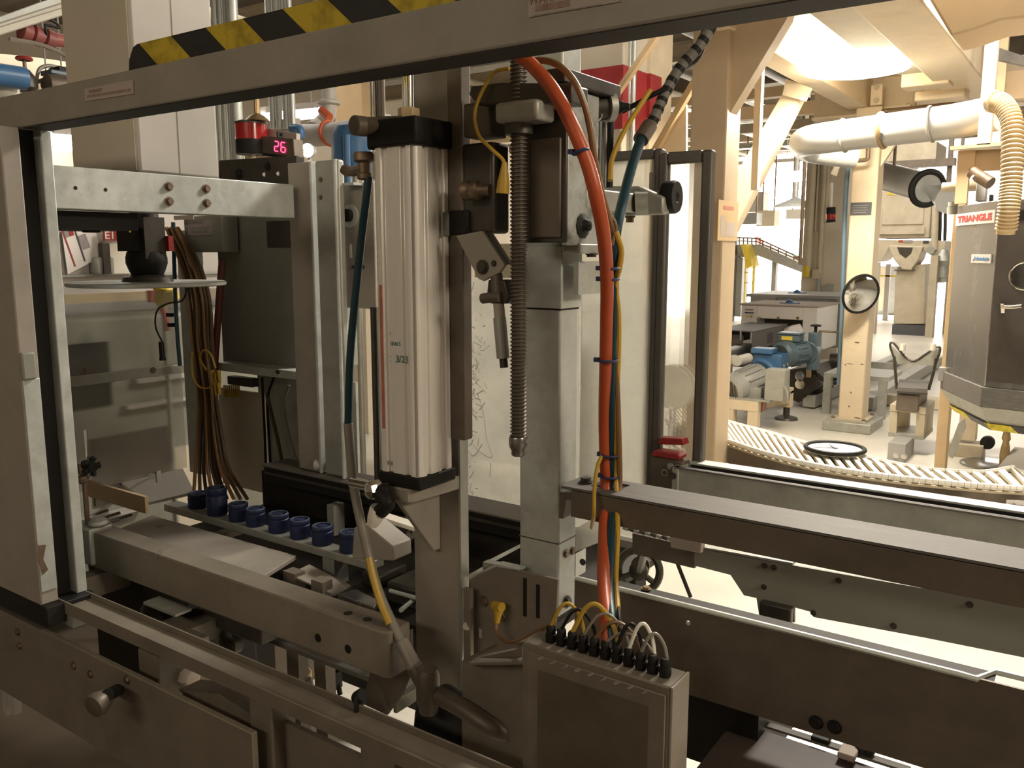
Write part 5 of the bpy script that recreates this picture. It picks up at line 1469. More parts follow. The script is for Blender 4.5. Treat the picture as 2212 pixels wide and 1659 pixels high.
t = thing('back_post', 'ribbed grey back post at the far end of the galvanised beam', 'post', (-1.75, 1.65, .92))
YB = 1.63
xa, xb2, xc, xd = (PY(px, 700, YB).x for px in (634, 682, 696, 742))
zt = PY(690, 347, YB).z
obj('side_web', MB().box((xa, YB, .93), (xb2, YB + .1, zt)), M['frame'], t, .003)
obj('rib', MB().box((xb2, YB - .006, .93), (xb2 + .009, YB + .1, zt)), M['gal'], t, .002)
obj('front_web', MB().box((xc - .005, YB - .004, .93), (xd, YB + .02, zt)), M['galdull'], t, .006)
obj('edge_bead', MB().cyl((xd - .008, YB - .006, .93), (xd - .008, YB - .006, zt), .006, seg=12), M['gal'], t)
for py in (388, 426):
    obj('screw', MB().bolt(PY(692, py, YB - .005), (0, -1, 0), .005), M['rust'], t)
t = thing('latch_plate', 'grey plate with black turn latch beside the teal hose', 'plate', PY(770, 690, 1.68))
obj('plate_sheet', ybox((738, 397), (812, 668), 1.68, .008), M['frame'], t, .002)
obj('plate_flange', MB().box(PY(736, 401, 1.645), PY(790, 396, 1.69)), M['gal'], t)
pk = PY(757, 467, 1.68)
obj('latch_washer', MB().cyl(pk, pk + V((0, -.004, 0)), .031, seg=28), M['gal'], t)
obj('latch_knob', MB().cyl(pk + V((-.002, 0, .002)), pk + V((-.002, -.018, .002)), .017, seg=20).cyl(pk + V((-.026, -.002, .003)), pk + V((-.026, -.016, .003)), .013, seg=16).box(pk + V((-.026, -.014, -.006)), pk + V((0, -.003, .010))), M['black'], t)
obj('slot', ybox((754, 528), (760, 557), 1.679, .001), M['paper'], t)
for px in (763, 785):
    obj('screw', MB().bolt(PY(px, 577, 1.68), (0, -1, 0), .004), M['dark'], t)
t = thing('back_channel', 'dark channel with small bright holes joining the beam to the back post', 'beam', PY(560, 365, 1.72))
obj('channel', MB().prism([PY(472, 346, 1.72), PY(640, 336, 1.72), PY(640, 400, 1.72), PY(472, 392, 1.72)], (0, .03, 0)), M['dark'], t, .002)
for px, py in ((571, 377), (601, 375)):
    obj('hole_plug', MB().cyl(PY(px, py, 1.72), PY(px, py, 1.718), .006, seg=8), M['paper'], t)
obj('bolt_head', MB().bolt(PY(517, 376, 1.72), (0, -1, 0), .012), M['black'], t)
obj('bolt_head', MB().bolt(PY(579, 360, 1.72), (0, -1, 0), .009), M['black'], t)

# ------------------------------------------------------------------ beacon and numeric display on the back channel
YD = 2.3
t = thing('beacon_light', 'red beacon with black base left of the numeric display', 'beacon', PY(545, 335, YD))
c0 = PY(545, 334, YD)
rB = (PY(567, 300, YD) - PY(522, 300, YD)).length / 2
zt5, zm5, zb5 = PY(545, 264, YD).z, PY(545, 303, YD).z, PY(545, 334, YD).z
obj('beacon_base', MB().lathe((c0.x, c0.y, zb5), (0, 0, 1), [(rB * .95, 0), (rB, .004), (rB, zm5 - zb5)], 24), M['black'], t)
obj('beacon_lens', MB().lathe((c0.x, c0.y, zm5), (0, 0, 1), [(rB * .97, 0), (rB * .97, (zt5 - zm5) * .9)], 24), M['beacon'], t)
obj('beacon_cap', MB().lathe((c0.x, c0.y, zm5 + (zt5 - zm5) * .88), (0, 0, 1), [(rB, 0), (rB, .008), (rB * .6, .016), (.01, .02)], 24), M['dark'], t)
obj('bell', MB().lathe(PY(556, 262, YD), (0, 0, 1), [(rB * .8, 0), (rB * .5, .018), (.012, .03), (.01, .11)], 18), M['copper'], t)
obj('mount_stem', MB().cyl((c0.x, c0.y, zb5), (c0.x, c0.y, 0), .012), M['creamdirty'], t)
t = thing('number_display', 'small grey numeric display showing a red number', 'display', PY(605, 340, YD))
pp = [PY(566, 293, YD), PY(566, 331, YD), PY(636, 340, YD), PY(633, 300, YD)]
obj('display_case', MB().prism(pp, (0, .05, 0)), M['brown'], t, .003)
obj('case_base', MB().prism([PY(566, 331, YD - .005), PY(566, 336, YD - .005), PY(636, 345, YD - .005), PY(636, 340, YD - .005)], (0, .05, 0)), M['black'], t)
obj('camera_eye', MB().box(PY(599, 284, YD), PY(611, 298, YD + .03)).cyl(PY(607, 291, YD), PY(607, 291, YD - .004), .006), M['black'], t)


def seven(ch, x, y, w, h, sl):
    on = {'2': 'abged', '6': 'afedcg'}[ch]
    P = {'a': ((0, 0), (1, 0)), 'b': ((1, 0), (1, .5)), 'c': ((1, .5), (1, 1)), 'd': ((0, 1), (1, 1)), 'e': ((0, .5), (0, 1)), 'f': ((0, 0), (0, .5)), 'g': ((0, .5), (1, .5))}
    for s in on:
        (ax, ay), (bx, by_) = P[s]
        q = .1
        a = PY(x + w * (ax + (bx - ax) * q), y + h * (ay + (by_ - ay) * q) + sl * w * ax, YD - .002)
        b = PY(x + w * (bx - (bx - ax) * q), y + h * (by_ - (by_ - ay) * q) + sl * w * bx, YD - .002)
        d = (b - a).normalized()
        n = V((-d.z, 0, d.x)) * .0019
        obj('led_segment', MB().prism([a + n, b + n, b - n, a - n], (0, -.001, 0)), M['led'], t)


seven('2', 593, 305, 8.5, 21, .13)
seven('6', 607, 307, 9, 21, .13)
single('mount_board', MB().prism([PY(566, 276, 2.36), PY(566, 293, 2.36), PY(640, 303, 2.36), PY(640, 288, 2.36)], (0, .02, 0)), M['paperdim'], 'pale board behind the numeric display', 'board')

# small dazzling lamp and its bracket
lp_ = PY(664, 325, 2.6)
t = thing('work_lamp', 'small dazzling white work lamp above the back post', 'lamp', lp_)
obj('lamp_glass', MB().lathe(lp_, (0.35, -1, -.1), [(.028, 0), (.026, .008), (0, .013)], 16), M['spotlens'], t)
obj('lamp_housing', MB().lathe(lp_, (-0.35, 1, .1), [(.030, 0), (.031, .01), (.022, .04), (.006, .05)], 16), M['grey'], t)
obj('lamp_stem', MB().cyl(lp_ + V((-.01, .02, 0)), (lp_.x - .01, lp_.y + .02, 0), .008), M['grey'], t)

# conduits, pipes and tank behind the middle
for k, (px, r, lab) in enumerate(((478, .022, 'leftmost grey conduit right of the white duct'), (489, .015, 'second grey conduit right of the white duct'), (500, .015, 'third grey conduit right of the white duct'), (515, .03, 'thickest grey conduit right of the white duct'))):
    p = PY(px, 300, 3.2)
    single('conduit', MB().cyl((p.x, p.y, 1.2), (p.x, p.y, 4.0), r, seg=14), M['gal'], lab, 'conduit', 'conduits right of the duct')
for k, (px, lab) in enumerate(((590, 'leftmost thin hanging pipe behind the display'), (603, 'second thin hanging pipe behind the display'), (619, 'third thin hanging pipe behind the display'), (632, 'rightmost thin hanging pipe behind the display'))):
    p = PY(px, 260, 4.0)
    single('hanging_pipe', MB().cyl((p.x, p.y, PY(px, 278, 4.0).z), (p.x, p.y, 4.4), .022, seg=10), M['gal'], lab, 'pipe', 'thin pipes behind the display')
single('pipe_board', MB().box(PY(575, 262, 4.05), PY(650, 282, 4.1)), M['paperdim'], 'pale board carrying the thin hanging pipes', 'board')
t = thing('white_pipe', 'white pipe elbow with orange clamps right of the small lamp', 'pipe', PY(700, 300, 4.2))
obj('pipe_run', MB().tube([PY(655, 292, 4.2), PY(690, 292, 4.2), PY(740, 286, 4.2), PY(840, 272, 4.2)], .075, 16), M['white'], t)
obj('pipe_drop', MB().tube([PY(711, 190, 4.6), PY(711, 235, 4.6), PY(706, 252, 4.6), PY(690, 268, 4.6), PY(672, 280, 4.4)], .055, 14), M['white'], t)
obj('drop_collar', MB().lathe(PY(711, 222, 4.6), (0, 0, 1), [(.06, -.02), (.085, -.01), (.085, .01), (.06, .02)], 16), M['white'], t)
for px, py in ((712, 288),):
    obj('orange_clamp', MB().torus(PY(px, py, 4.2), (1, -.1, .08), .08, .012, 20, 6), M['orange'], t)
obj('orange_clamp', MB().cyl(PY(694, 238, 4.4), PY(712, 254, 4.4), .03), M['orange'], t)
t = thing('blue_tank', 'blue rounded tank behind the top left of the cylinder', 'tank', PY(762, 350, 3.6))
tc_ = PY(766, 318, 3.6)
obj('tank_shell', MB().lathe(tc_ - Z3 * .16, (0, 0, 1), [(.05, 0), (.11, .03), (.13, .08), (.13, .22), (.11, .27), (.04, .30)], 24), M['blue'], t)
obj('tank_pipe', MB().cyl(tc_ + Z3 * .05 + V((.06, -.12, 0)), tc_ - Z3 * .3 + V((.06, -.12, 0)), .02), M['blue'], t)
obj('tank_leg', MB().cyl((tc_.x, tc_.y, 0), (tc_.x, tc_.y, tc_.z - .16), .018), M['galdull'], t)
t = thing('blue_elbow', 'small blue pipe elbow above the dazzling lamp', 'pipe', PY(630, 278, 3.9))
obj('elbow', MB().tube([PY(630, 278, 3.9), PY(645, 278, 3.9), PY(649, 286, 3.9), PY(649, 298, 3.9)], .028, 10), M['blue'], t)
obj('hanger_rod', MB().cyl(PY(632, 278, 3.9), V((PY(632, 278, 3.9).x, 3.9, 4.6)), .006), M['grey'], t)
single('beige_panel', MB().box(PY(640, 285, 5.2), (PY(800, 360, 5.3).x, 5.3, 0)), M['beige'], 'beige panel behind the small dazzling lamp', 'panel')
single('brown_board', MB().box((PY(722, 185, 5.6).x, 5.6, 4.6), PY(800, 262, 5.7)), M['tan'], 'dull brown board high behind the cylinder head', 'board')

# upper left background
t = thing('storage_tank', 'cream tank shell with seams in the upper left corner', 'tank', (-8.0, 3.6, 0))
obj('tank_shell', MB().lathe((-8.0, 3.9, 0.3), (0, 0, 1), [(1.2, 0), (1.25, .1), (1.25, 2.55), (1.0, 2.75), (.3, 2.85)], 40), M['cream'], t)
obj('tank_band', MB().torus((-8.0, 3.9, 2.4), (0, 0, 1), 1.255, .02, 48, 6), M['galdull'], t)
obj('tank_skirt', MB().cyl((-8.0, 3.9, 0), (-8.0, 3.9, .3), 1.0, seg=32), M['grey'], t)
single('cable_tray', MB().prism([PX(-30, 48, -4.6), PX(138, -12, -4.6), PX(138, 18, -4.6), PX(-30, 66, -4.6)], (-.25, 0, 0)), M['galdull'], 'broad grey tray sloping across the top left corner', 'cable tray')
single('tray_pipe', MB().cyl(PX(-30, 76, -4.5), PX(138, 24, -4.5), .018, seg=8).cyl(PX(-30, 70, -4.55), PX(138, 15, -4.55), .022, seg=8), M['plastic'], 'thin pale pipes along the lower side of the top left tray', 'pipe')
t = thing('red_pipe_assembly', 'faded red valve pipe below the tray in the top left corner', 'pipe', PX(90, 85, -4.6))
obj('red_body', MB().tube([PX(44, 64, -4.6), PX(60, 72, -4.6), PX(88, 80, -4.6), PX(115, 86, -4.6), PX(150, 90, -4.6)], .035, 10), mat('dull_red_paint', (.36, .12, .10), .5), t)
for px, py in ((55, 70), (80, 78), (106, 86)):
    obj('coupling', MB().lathe(PX(px, py, -4.6), (0, 1, -.2), [(.03, -.03), (.05, -.02), (.05, .02), (.03, .03)], 12), mat('dull_red_coupling', (.30, .09, .08), .5), t)
obj('wire_handle', MB().tube([PX(102, 76, -4.55), PX(98, 54, -4.55), PX(126, 60, -4.55), PX(128, 58, -4.55), PX(122, 50, -4.55), PX(110, 44, -4.55)], .007, 6, 2), M['black'], t)
t = thing('gate_valve', 'valve with a small red hand wheel in the upper left', 'valve', PX(55, 178, -4.2))
obj('hand_wheel', MB().torus(PX(52, 127, -4.2), (0, 0, 1), .03, .008, 18, 6).cyl(PX(52, 128, -4.2), PX(52, 126, -4.2), .02), M['red'], t)
obj('stem', MB().cyl(PX(52, 128, -4.2), PX(55, 160, -4.2), .008), M['rust'], t)
obj('valve_body', MB().lathe(PX(56, 180, -4.2), (0, 0, 1), [(.03, -.04), (.05, -.02), (.05, .02), (.02, .06)], 12), M['dark'], t)
single('blue_pipe_end', MB().cyl(PX(-30, 158, -4.1), PX(54, 170, -4.1), .05, seg=14), M['blue'], 'blue-grey pipe coming in at the left edge below the red wheel', 'pipe')
for k, (pts, lab) in enumerate(((((20, 84), (70, 92), (110, 104), (145, 122)), 'thin grey cable sagging under the red pipe'), (((78, 178), (85, 150), (105, 142), (128, 146)), 'looped grey cable above the small pump'), (((45, 200), (80, 178), (110, 168), (145, 180)), 'lower grey cable crossing above the guard beam'))):
    single('grey_cable', MB().tube([PX(x, y, -4.3) for x, y in pts], .009, 6), M['grycab'], lab, 'cable', 'grey cables in the upper left')
t = thing('small_pump', 'small dark pump with grey box at the left of the white duct', 'pump', PX(120, 188, -4.2))
obj('grey_box', MB().box(PX(109, 148, -4.2), PX(133, 172, -4.3)), M['slate'], t, .006)
obj('pump_body', MB().lathe(PX(92, 182, -4.2), (0, 1, 0), [(.02, 0), (.05, .02), (.06, .08), (.06, .18), (.03, .22)], 16), M['brown'], t)
obj('bracket', MB().box(PX(128, 142, -4.25), PX(150, 188, -4.35)), M['black'], t)
t = thing('white_filter', 'white stacked filter bodies at the left edge', 'filter', PX(10, 205, -4.2))
obj('filter_body', MB().lathe(PX(12, 212, -4.2), (0, 0, 1), [(.05, 0), (.06, .01), (.06, .05), (.05, .055), (.06, .06), (.06, .12), (.04, .14)], 16), M['plastic'], t)
obj('filter_body', MB().lathe(PX(32, 208, -4.25), (0, 0, 1), [(.03, 0), (.04, .01), (.04, .08), (.03, .1)], 16), M['plastic'], t)

# ------------------------------------------------------------------ front carrier post and the big air cylinder
YA = 1.2
xa0, xa1 = PY(897, 1300, YA).x, PY(993, 1300, YA).x
t = thing('carrier_post', 'grey-brown flat carrier post holding the big silver cylinder', 'post', ((xa0 + xa1) / 2, YA, .6))
zb = PY(950, 1600, YA).z
obj('post_plate', MB().box((xa0, YA, zb), (xa1, YA + .012, 1.95)), M['frame'], t, .002)
obj('post_edge', MB().box((xa1, YA - .002, zb), (xa1 + .006, YA + .022, 1.95)), M['galdull'], t, .001)
zp = PY(885, 1088, 1.078).z
xg = PY(947, 1181, YA).x
obj('shelf_plate', MB().prism([(-1.045, 1.076, zp), (-.972, 1.076, zp), (-.965, 1.083, zp), (-.955, YA, zp), (-1.06, YA, zp), (-1.06, 1.095, zp)], (0, 0, .026)), M['frame'], t, .003)
obj('gusset', MB().prism([(xg - .006, YA, zp), (xg - .006, 1.085, zp), (xg - .006, 1.10, zp - .02), (xg - .006, YA - .02, PY(940, 1180, YA).z), (xg - .006, YA, PY(947, 1185, YA).z)], (.012, 0, 0)), M['frame'], t, .002)
xd0, xd1 = PY(969, 600, 1.165).x, PY(1000, 600, 1.165).x
zgb = PY(1000, 952, 1.165).z
obj('guide_bar', MB().box((xd0, 1.165, zgb), (xd1, 1.19, 1.95)), M['brown'], t, .002)

cx, cy = -.993, 1.125
h = .0475
t = thing('air_cylinder', 'big silver ribbed air cylinder with black end caps', 'cylinder', (cx, cy, zp + .026))
z0 = zp + .026
zc1 = PY(904, 1033, cy - h).z
zc2 = PY(890, 312, cy - h).z
# outline of the extruded tube: lobes at the corners, shallow channels in the faces
half = [(-h, -h + .010), (-h + .0035, -h + .0035), (-h + .010, -h), (-h + .020, -h), (-h + .0225, -h + .006), (-h + .030, -h + .006), (-h + .033, -h + .0015),
        (h - .033, -h + .0015), (h - .030, -h + .006), (h - .0225, -h + .006), (h - .020, -h), (h - .010, -h), (h - .0035, -h + .0035)]
out = []
for k in range(4):
    c, s = math.cos(k * math.pi / 2), math.sin(k * math.pi / 2)
    out += [(cx + x * c - y * s, cy + x * s + y * c) for x, y in half]
obj('barrel', MB().prism([(x, y, zc1) for x, y in out], (0, 0, zc2 - zc1)), M['alu'], t, .0008)
obj('lower_cap', MB().box((cx - h - .002, cy - h - .002, z0), (cx + h + .002, cy + h + .002, zc1)), M['black'], t, .003)
zc3 = PY(890, 250, cy - h).z
obj('upper_cap', MB().box((cx - h - .006, cy - h - .006, zc2), (cx + h + .008, cy + h + .006, zc3)), M['black'], t, .004)
pq = PY(786, 273, 1.07)
obj('cap_plug', MB().cyl((pq.x + .0, 1.075, pq.z), (pq.x - .004, 1.05, pq.z), .0165, seg=20).cyl((pq.x, 1.075, pq.z), (pq.x + .06, 1.1, pq.z), .016, seg=16), M['brown'], t, .002)
obj('port_block', MB().box((pq.x - .002, 1.078, PY(790, 322, 1.07).z), (pq.x + .03, 1.12, pq.z)), M['black'], t, .003)
obj('rod_nut', MB().cyl((cx - .005, cy, zc3), (cx - .005, cy, zc3 + .022), .019, seg=6), M['tan'], t, .001)
obj('piston_rod', MB().cyl((cx - .005, cy, zc3 + .02), (cx - .005, cy, 2.0), .0105, seg=20), M['chrome'], t)
yf_ = cy - h - .0006
def front(px, py):
    return PY(px, py, yf_)
a, b = front(817, 615), front(824, 925)
obj('red_stripe', MB().box((cx - h + .0105, yf_, b.z), (cx - h + .0175, yf_ + .0004, a.z)), M['redfade'], t, label='faded red stripe')
a, b = front(838, 603), front(846, 641)
obj('black_mark', MB().box((a.x, yf_ + .005, b.z), (b.x - .001, yf_ + .0062, a.z)), M['ink'], t)
lettering('hand_lettering', '3/23', M['greenink'], t, front(868, 777), X3, Z3, .017, extrude=.0002)
lettering('hand_lettering', '7', M['greenink'], t, front(841, 777) + V((0, .0055, 0)), X3, Z3, .015, extrude=.0002)
lettering('hand_lettering', 'NEW', M['greenink'], t, front(846, 722) + V((0, .0055, 0)), X3, Z3, .008, extrude=.0002)
lettering('hand_lettering', 'SEALS', M['greenink'], t, front(851, 743) + V((.002, .0012, 0)), X3, Z3, .009, extrude=.0002)
obj('cap_dimple', MB().cyl(front(840, 1000) + V((0, .0012, 0)), front(840, 1000) + V((0, .0004, 0)), .004, seg=12), M['grayink'], t)
# fittings at the lower port
t = thing('port_fitting', 'chrome and black elbow fitting at the cylinder foot', 'fitting', PY(815, 1110, 1.06))
f0 = PY(842, 1058, 1.065)
obj('black_elbow', MB().tube([f0, f0 + V((-.012, -.012, -.004)), PY(838, 1085, 1.05), PY(822, 1105, 1.05)], .0135, 12), M['black'], t)
obj('chrome_knuckle', MB().lathe(PY(806, 1058, 1.05), (-.25, -1, 0), [(.010, -.014), (.0165, -.012), (.0175, 0), (.015, .010), (.008, .013)], 8), M['chrome'], t)
obj('chrome_cap', MB().cyl(PY(760, 1042, 1.07), PY(800, 1050, 1.07), .010, seg=14), M['chrome'], t)
obj('white_collar', MB().lathe(PY(818, 1098, 1.05), PY(800, 1145, 1.05) - PY(818, 1098, 1.05), [(.0145, 0), (.0155, .004), (.0135, .022), (.010, .036)], 16), M['plastic'], t)

# teal hose from the upper port and its grey continuation
t = thing('air_hose', 'teal hose turning grey then yellow-sleeved, left of the silver cylinder', 'hose', PY(752, 900, 1.10))
obj('hose_fitting', MB().lathe(PY(786, 345, 1.09), (0.02, 0, -1), [(.016, -.012), (.018, -.008), (.018, .002), (.011, .006), (.011, .022), (.013, .024), (.013, .032), (.008, .034)], 12), M['rust'], t)
obj('fitting_arm', MB().tube([PY(745, 366, 1.12), PY(760, 370, 1.11), PY(785, 364, 1.09)], .009, 8).cyl(PY(742, 366, 1.12), PY(752, 374, 1.12), .008), M['rust'], t)
obj('teal_section', MB().tube([PY(796, 382, 1.09), PY(791, 430, 1.09), PY(780, 520, 1.10), PY(766, 660, 1.10), PY(756, 780, 1.10), PY(752, 916, 1.10)], .0072, 10), M['teal'], t)
obj('grey_section', MB().tube([PY(752, 914, 1.10), PY(757, 980, 1.10), PY(766, 1060, 1.10), PY(780, 1130, 1.09), PY(796, 1200, 1.09), PY(815, 1270, 1.08), PY(840, 1330, 1.075), PY(872, 1395, 1.07)], .0088, 10), M['grycab'], t)
obj('yellow_sleeve', MB().tube([PY(797, 1205, 1.083), PY(806, 1245, 1.078), PY(822, 1300, 1.072), PY(842, 1348, 1.068)], .0072, 8), M['yelcab'], t)
obj('hose_cuff', MB().cyl(PY(868, 1385, 1.068), PY(905, 1460, 1.06), .0125, .0135, 12), M['grycab'], t)
t = thing('lower_hose', 'dusty brown hose lying along the lower right behind the bottom rail', 'hose', PY(1000, 1540, 1.05))
obj('hose_wall', MB().tube([PY(895, 1440, 1.06), PY(930, 1490, 1.06), PY(1000, 1530, 1.05), PY(1060, 1570, 1.05), PY(1110, 1590, 1.08)], .016, 12), M['brown'], t)
obj('hose_tee', MB().lathe(PY(925, 1480, 1.05), (0, 0, -1), [(.016, -.03), (.020, -.02), (.020, .02), (.016, .05)], 14), M['brown'], t)
single('dark_gearbox', MB().lathe(PY(1000, 1580, 1.12), (1, 0, -.25), [(.03, -.09), (.055, -.07), (.06, 0), (.055, .05), (.03, .07)], 20), M['black'], 'black rounded gearbox half hidden under the carrier post', 'gearbox')
single('green_switch', MB().box(PY(855, 1478, 1.14), PY(893, 1512, 1.2)), M['cabinet'], 'small grey-green switch block at the foot of the carrier post', 'switch', None, .003)

# small parts around the slide rail behind
t = thing('slide_rail', 'long black slide rail with a pale flat top across the back', 'rail', (-1.5, 1.66, .86))
zs = PY(850, 1065, 1.6).z
obj('rail_top', MB().box((PY(565, 1012, 1.6).x, 1.6, zs - .006), (PY(1135, 1122, 1.6).x, 1.70, zs)), M['steelx'], t, .002)
obj('rail_body', MB().box((PY(567, 1012, 1.6).x, 1.604, zs - .052), (PY(1135, 1122, 1.6).x, 1.69, zs - .006)), M['black'], t, .003)
obj('rail_groove', MB().box((PY(569, 1012, 1.6).x, 1.600, zs - .026), (PY(1133, 1122, 1.6).x, 1.605, zs - .019)), M['dark'], t)
obj('end_clip', MB().lathe(PY(700, 1005, 1.64), (-1, -.1, 0), [(.01, -.01), (.014, 0), (.02, .022), (.014, .03)], 12).box(PY(706, 990, 1.64), PY(724, 1012, 1.66)), M['white'], t)
obj('clip_stud', MB().cyl(PY(716, 998, 1.635), PY(716, 984, 1.635), .005), M['chrome'], t)
for k, (px, w, m, lab) in enumerate(((800, .010, 'chrome', 'left bright guide rod behind the silver cylinder'), (787, .009, 'dark', 'dark guide rod left of the silver cylinder'))):
    p = PY(px, 800, 1.6)
    single('guide_rod', MB().cyl((p.x, 1.64, zs), (p.x, 1.64, PY(px, 665, 1.6).z), w, seg=14), M[m], lab, 'rod', 'guide rods behind the cylinder')
for k, (px, lab) in enumerate(((808, 'left chrome rod above the cylinder head'), (823, 'right dark rod above the cylinder head'))):
    p = PY(px, 215, 1.35)
    single('upper_rod', MB().cyl((p.x, 1.35, 1.70), (p.x, 1.35, 2.1), .0085, seg=14), M['chrome' if k == 0 else 'brown'], lab, 'rod', 'rods above the cylinder head')

# ------------------------------------------------------------------ screw post, slide head, lead screw
YB2 = 1.25
xb0, xb1 = PY(1122, 1000, YB2).x, PY(1208, 1000, YB2).x
t = SP = thing('screw_post', 'pale galvanised square post behind the long threaded screw', 'post', ((xb0 + xb1) / 2, YB2 + .03, .85))
zpb = PY(1205, 1335, YB2).z
yB3 = PX(1246, 1000, xb1).y
obj('post_tube', MB().box((xb0, YB2, zpb), (xb1, yB3, 2.3)), M['gal'], t, .004)
zs1, zs2 = PY(1207, 530, YB2).z, PY(1207, 667, YB2).z
obj('collar', MB().box((xb0 + .02, YB2 - .004, zs2), (xb1 + .004, yB3 + .004, zs1)), M['gal'], t, .002)
obj('collar_gap', MB().box((xb0, YB2 - .0006, zs2 - .003), (xb1 + .0006, yB3, zs2)), M['black'], t)
obj('end_joint', MB().box((xb0 - .0006, YB2 - .0006, PY(1150, 1164, YB2).z), (xb1 + .0006, yB3, PY(1150, 1162, YB2).z)), M['dark'], t)
for px, py in ((1222, 1196), (1236, 1190)):
    obj('side_bolt', MB().bolt(PX(px, py, xb1), (1, 0, 0), .006), M['rust'], t)
obj('side_bolt', MB().bolt(PX(1224, 1300, xb1), (1, 0, 0), .009), M['dark'], t)

YH = 1.175
xh0, xh1 = PY(1128, 400, YH).x, PY(1224, 400, YH).x
yh1 = PX(1292, 400, xh1).y
t = thing('slide_carriage', 'oily grey slide head block clamped round the galvanised post', 'block', ((xh0 + xh1) / 2, YH + .06, 1.55))
zh0, zh1 = PY(1206, 524, YH).z, PY(1206, 235, YH).z
obj('head_body', MB().box((xh0, YH, zh0), (xh1 - .001, YH + .02, zh1)), M['dark'], t, .002)
obj('head_side', MB().box((xh1 - .012, YH + .004, zh0 - .004), (xh1, yh1, zh1 + .03)), M['greasy'], t, .002)
obj('head_back', MB().box((xh0, yh1 - .02, zh0), (xh1 - .01, yh1, zh1)), M['galdull'], t, .002)
obj('front_cover', MB().box((PY(1150, 400, YH).x, YH - .006, zh0 + .008), (PY(1214, 400, YH).x, YH, PY(1180, 300, YH).z)), M['brown'], t, .002)
obj('top_plate', MB().prism([PY(1016, 186, 1.13), PY(1080, 178, 1.13), PY(1235, 180, 1.13), PY(1235, 222, 1.13), PY(1030, 226, 1.13), PY(1012, 205, 1.13)], (0, .05, 0)), M['dark'], t, .003)
obj('side_cap', MB().box(PX(1220, 176, xh1 + .01), PX(1286, 192, xh1 - .04)), M['dark'], t, .002)
obj('grease_smear', MB().lathe(PX(1258, 488, xh1), (1, 0, 0), [(.02, -.002), (.021, .002), (.012, .006), (.008, .014), (0, .016)], 10), M['black'], t)
obj('lower_lug', MB().box(PX(1254, 527, xh1 + .004), PX(1292, 548, xh1 - .03)), M['galdull'], t, .002)
obj('lug_bolt', MB().bolt(PX(1278, 548, xh1), (0, 0, -1), .008), M['dark'], t)
obj('rear_plate', MB().box(PX(1250, 565, xh1 - .02), PX(1300, 632, xh1 - .03)), M['gal'], t)

YS = 1.14
ps = PY(1120, 600, YS)
sr = .0128
t = thing('lead_screw', 'long dark threaded screw hanging in front of the galvanised post', 'screw', (ps.x, YS, PY(1120, 985, YS).z))
zt_, zb_ = PY(1120, 130, YS).z, PY(1120, 945, YS).z
obj('core', MB().cyl((ps.x, YS, zb_), (ps.x, YS, zt_ + .15), sr * .86, seg=18), M['dark'], t)
mb = MB()
pitch = .0062
n = int((zt_ - zb_) / pitch)
seg = 14
prev = None
P_ = []
for i in range(n * seg + 1):
    a = 2 * math.pi * i / seg
    z = zb_ + pitch * i / seg
    ring = [mb.b.verts.new((ps.x + math.cos(a) * r, YS + math.sin(a) * r, z + dz)) for r, dz in ((sr * .84, -pitch * .38), (sr * 1.08, -pitch * .1), (sr * 1.08, pitch * .1), (sr * .84, pitch * .38))]
    if prev:
        for q in range(3):
            mb.b.faces.new((prev[q], ring[q], ring[q + 1], prev[q + 1]))
    prev = ring
bmesh.ops.recalc_face_normals(mb.b, faces=mb.b.faces[:])
obj('thread', mb, M['brown'], t)
obj('end_collar', MB().lathe((ps.x, YS, PY(1120, 985, YS).z), (0, 0, 1), [(.0085, 0), (.0115, .002), (.0115, .010), (.014, .014), (.0158, .020), (.0158, .030), (.0148, .033)], 20), M['steel'], t)
zn0, zn1 = PY(1118, 262, 1.115).z, PY(1118, 217, 1.115).z
obj('square_nut', MB().box((PY(1070, 240, 1.115).x, 1.112, zn0), (PY(1162, 240, 1.115).x, 1.165, zn1)), M['galdull'], t, .006)
obj('nut_flange', MB().cyl((ps.x, YS, zn0 - .016), (ps.x, YS, zn0), .022, seg=20), M['dark'], t)

# sensor and damper group left of the screw
t = thing('damper_arm', 'dark bracket group with grey arm and hanging damper left of the screw', 'bracket', PY(1050, 560, 1.14))
obj('top_block', MB().box(PY(1000, 224, 1.16), PY(1096, 300, 1.21)), M['brown'], t, .004)
obj('block_foot', MB().box(PY(990, 172, 1.18), PY(1008, 208, 1.2)), M['black'], t, .002)
obj('mid_block', MB().box(PY(985, 312, 1.17), PY(1102, 505, 1.22)), M['dark'], t, .006)
obj('rear_bar', MB().box(PY(968, 455, 1.16), PY(1040, 508, 1.2)), M['black'], t, .003)
obj('clamp', MB().box(PY(952, 458, 1.14), PY(972, 510, 1.16)), M['galdull'], t, .002)
obj('grey_arm', MB().prism([PY(985, 509, 1.13), PY(1040, 499, 1.13), PY(1090, 572, 1.13), PY(1078, 589, 1.13), PY(1043, 607, 1.13), PY(1033, 602, 1.13)], (0, .008, 0)), M['frame'], t, .001)
obj('arm_side', MB().prism([PY(1040, 499, 1.132), PY(1060, 505, 1.16), PY(1102, 570, 1.16), PY(1090, 572, 1.132)], (0, .008, 0)), M['dark'], t)
obj('arm_bolt', MB().bolt(PY(1043, 577, 1.13), (0, -1, 0), .009), M['dark'], t)
obj('arm_bolt', MB().bolt(PY(1067, 569, 1.13), (0, -1, 0), .004), M['dark'], t)
obj('damper_neck', MB().cyl(PY(1072, 590, 1.14), PY(1076, 640, 1.14), .010, seg=14), M['brown'], t)
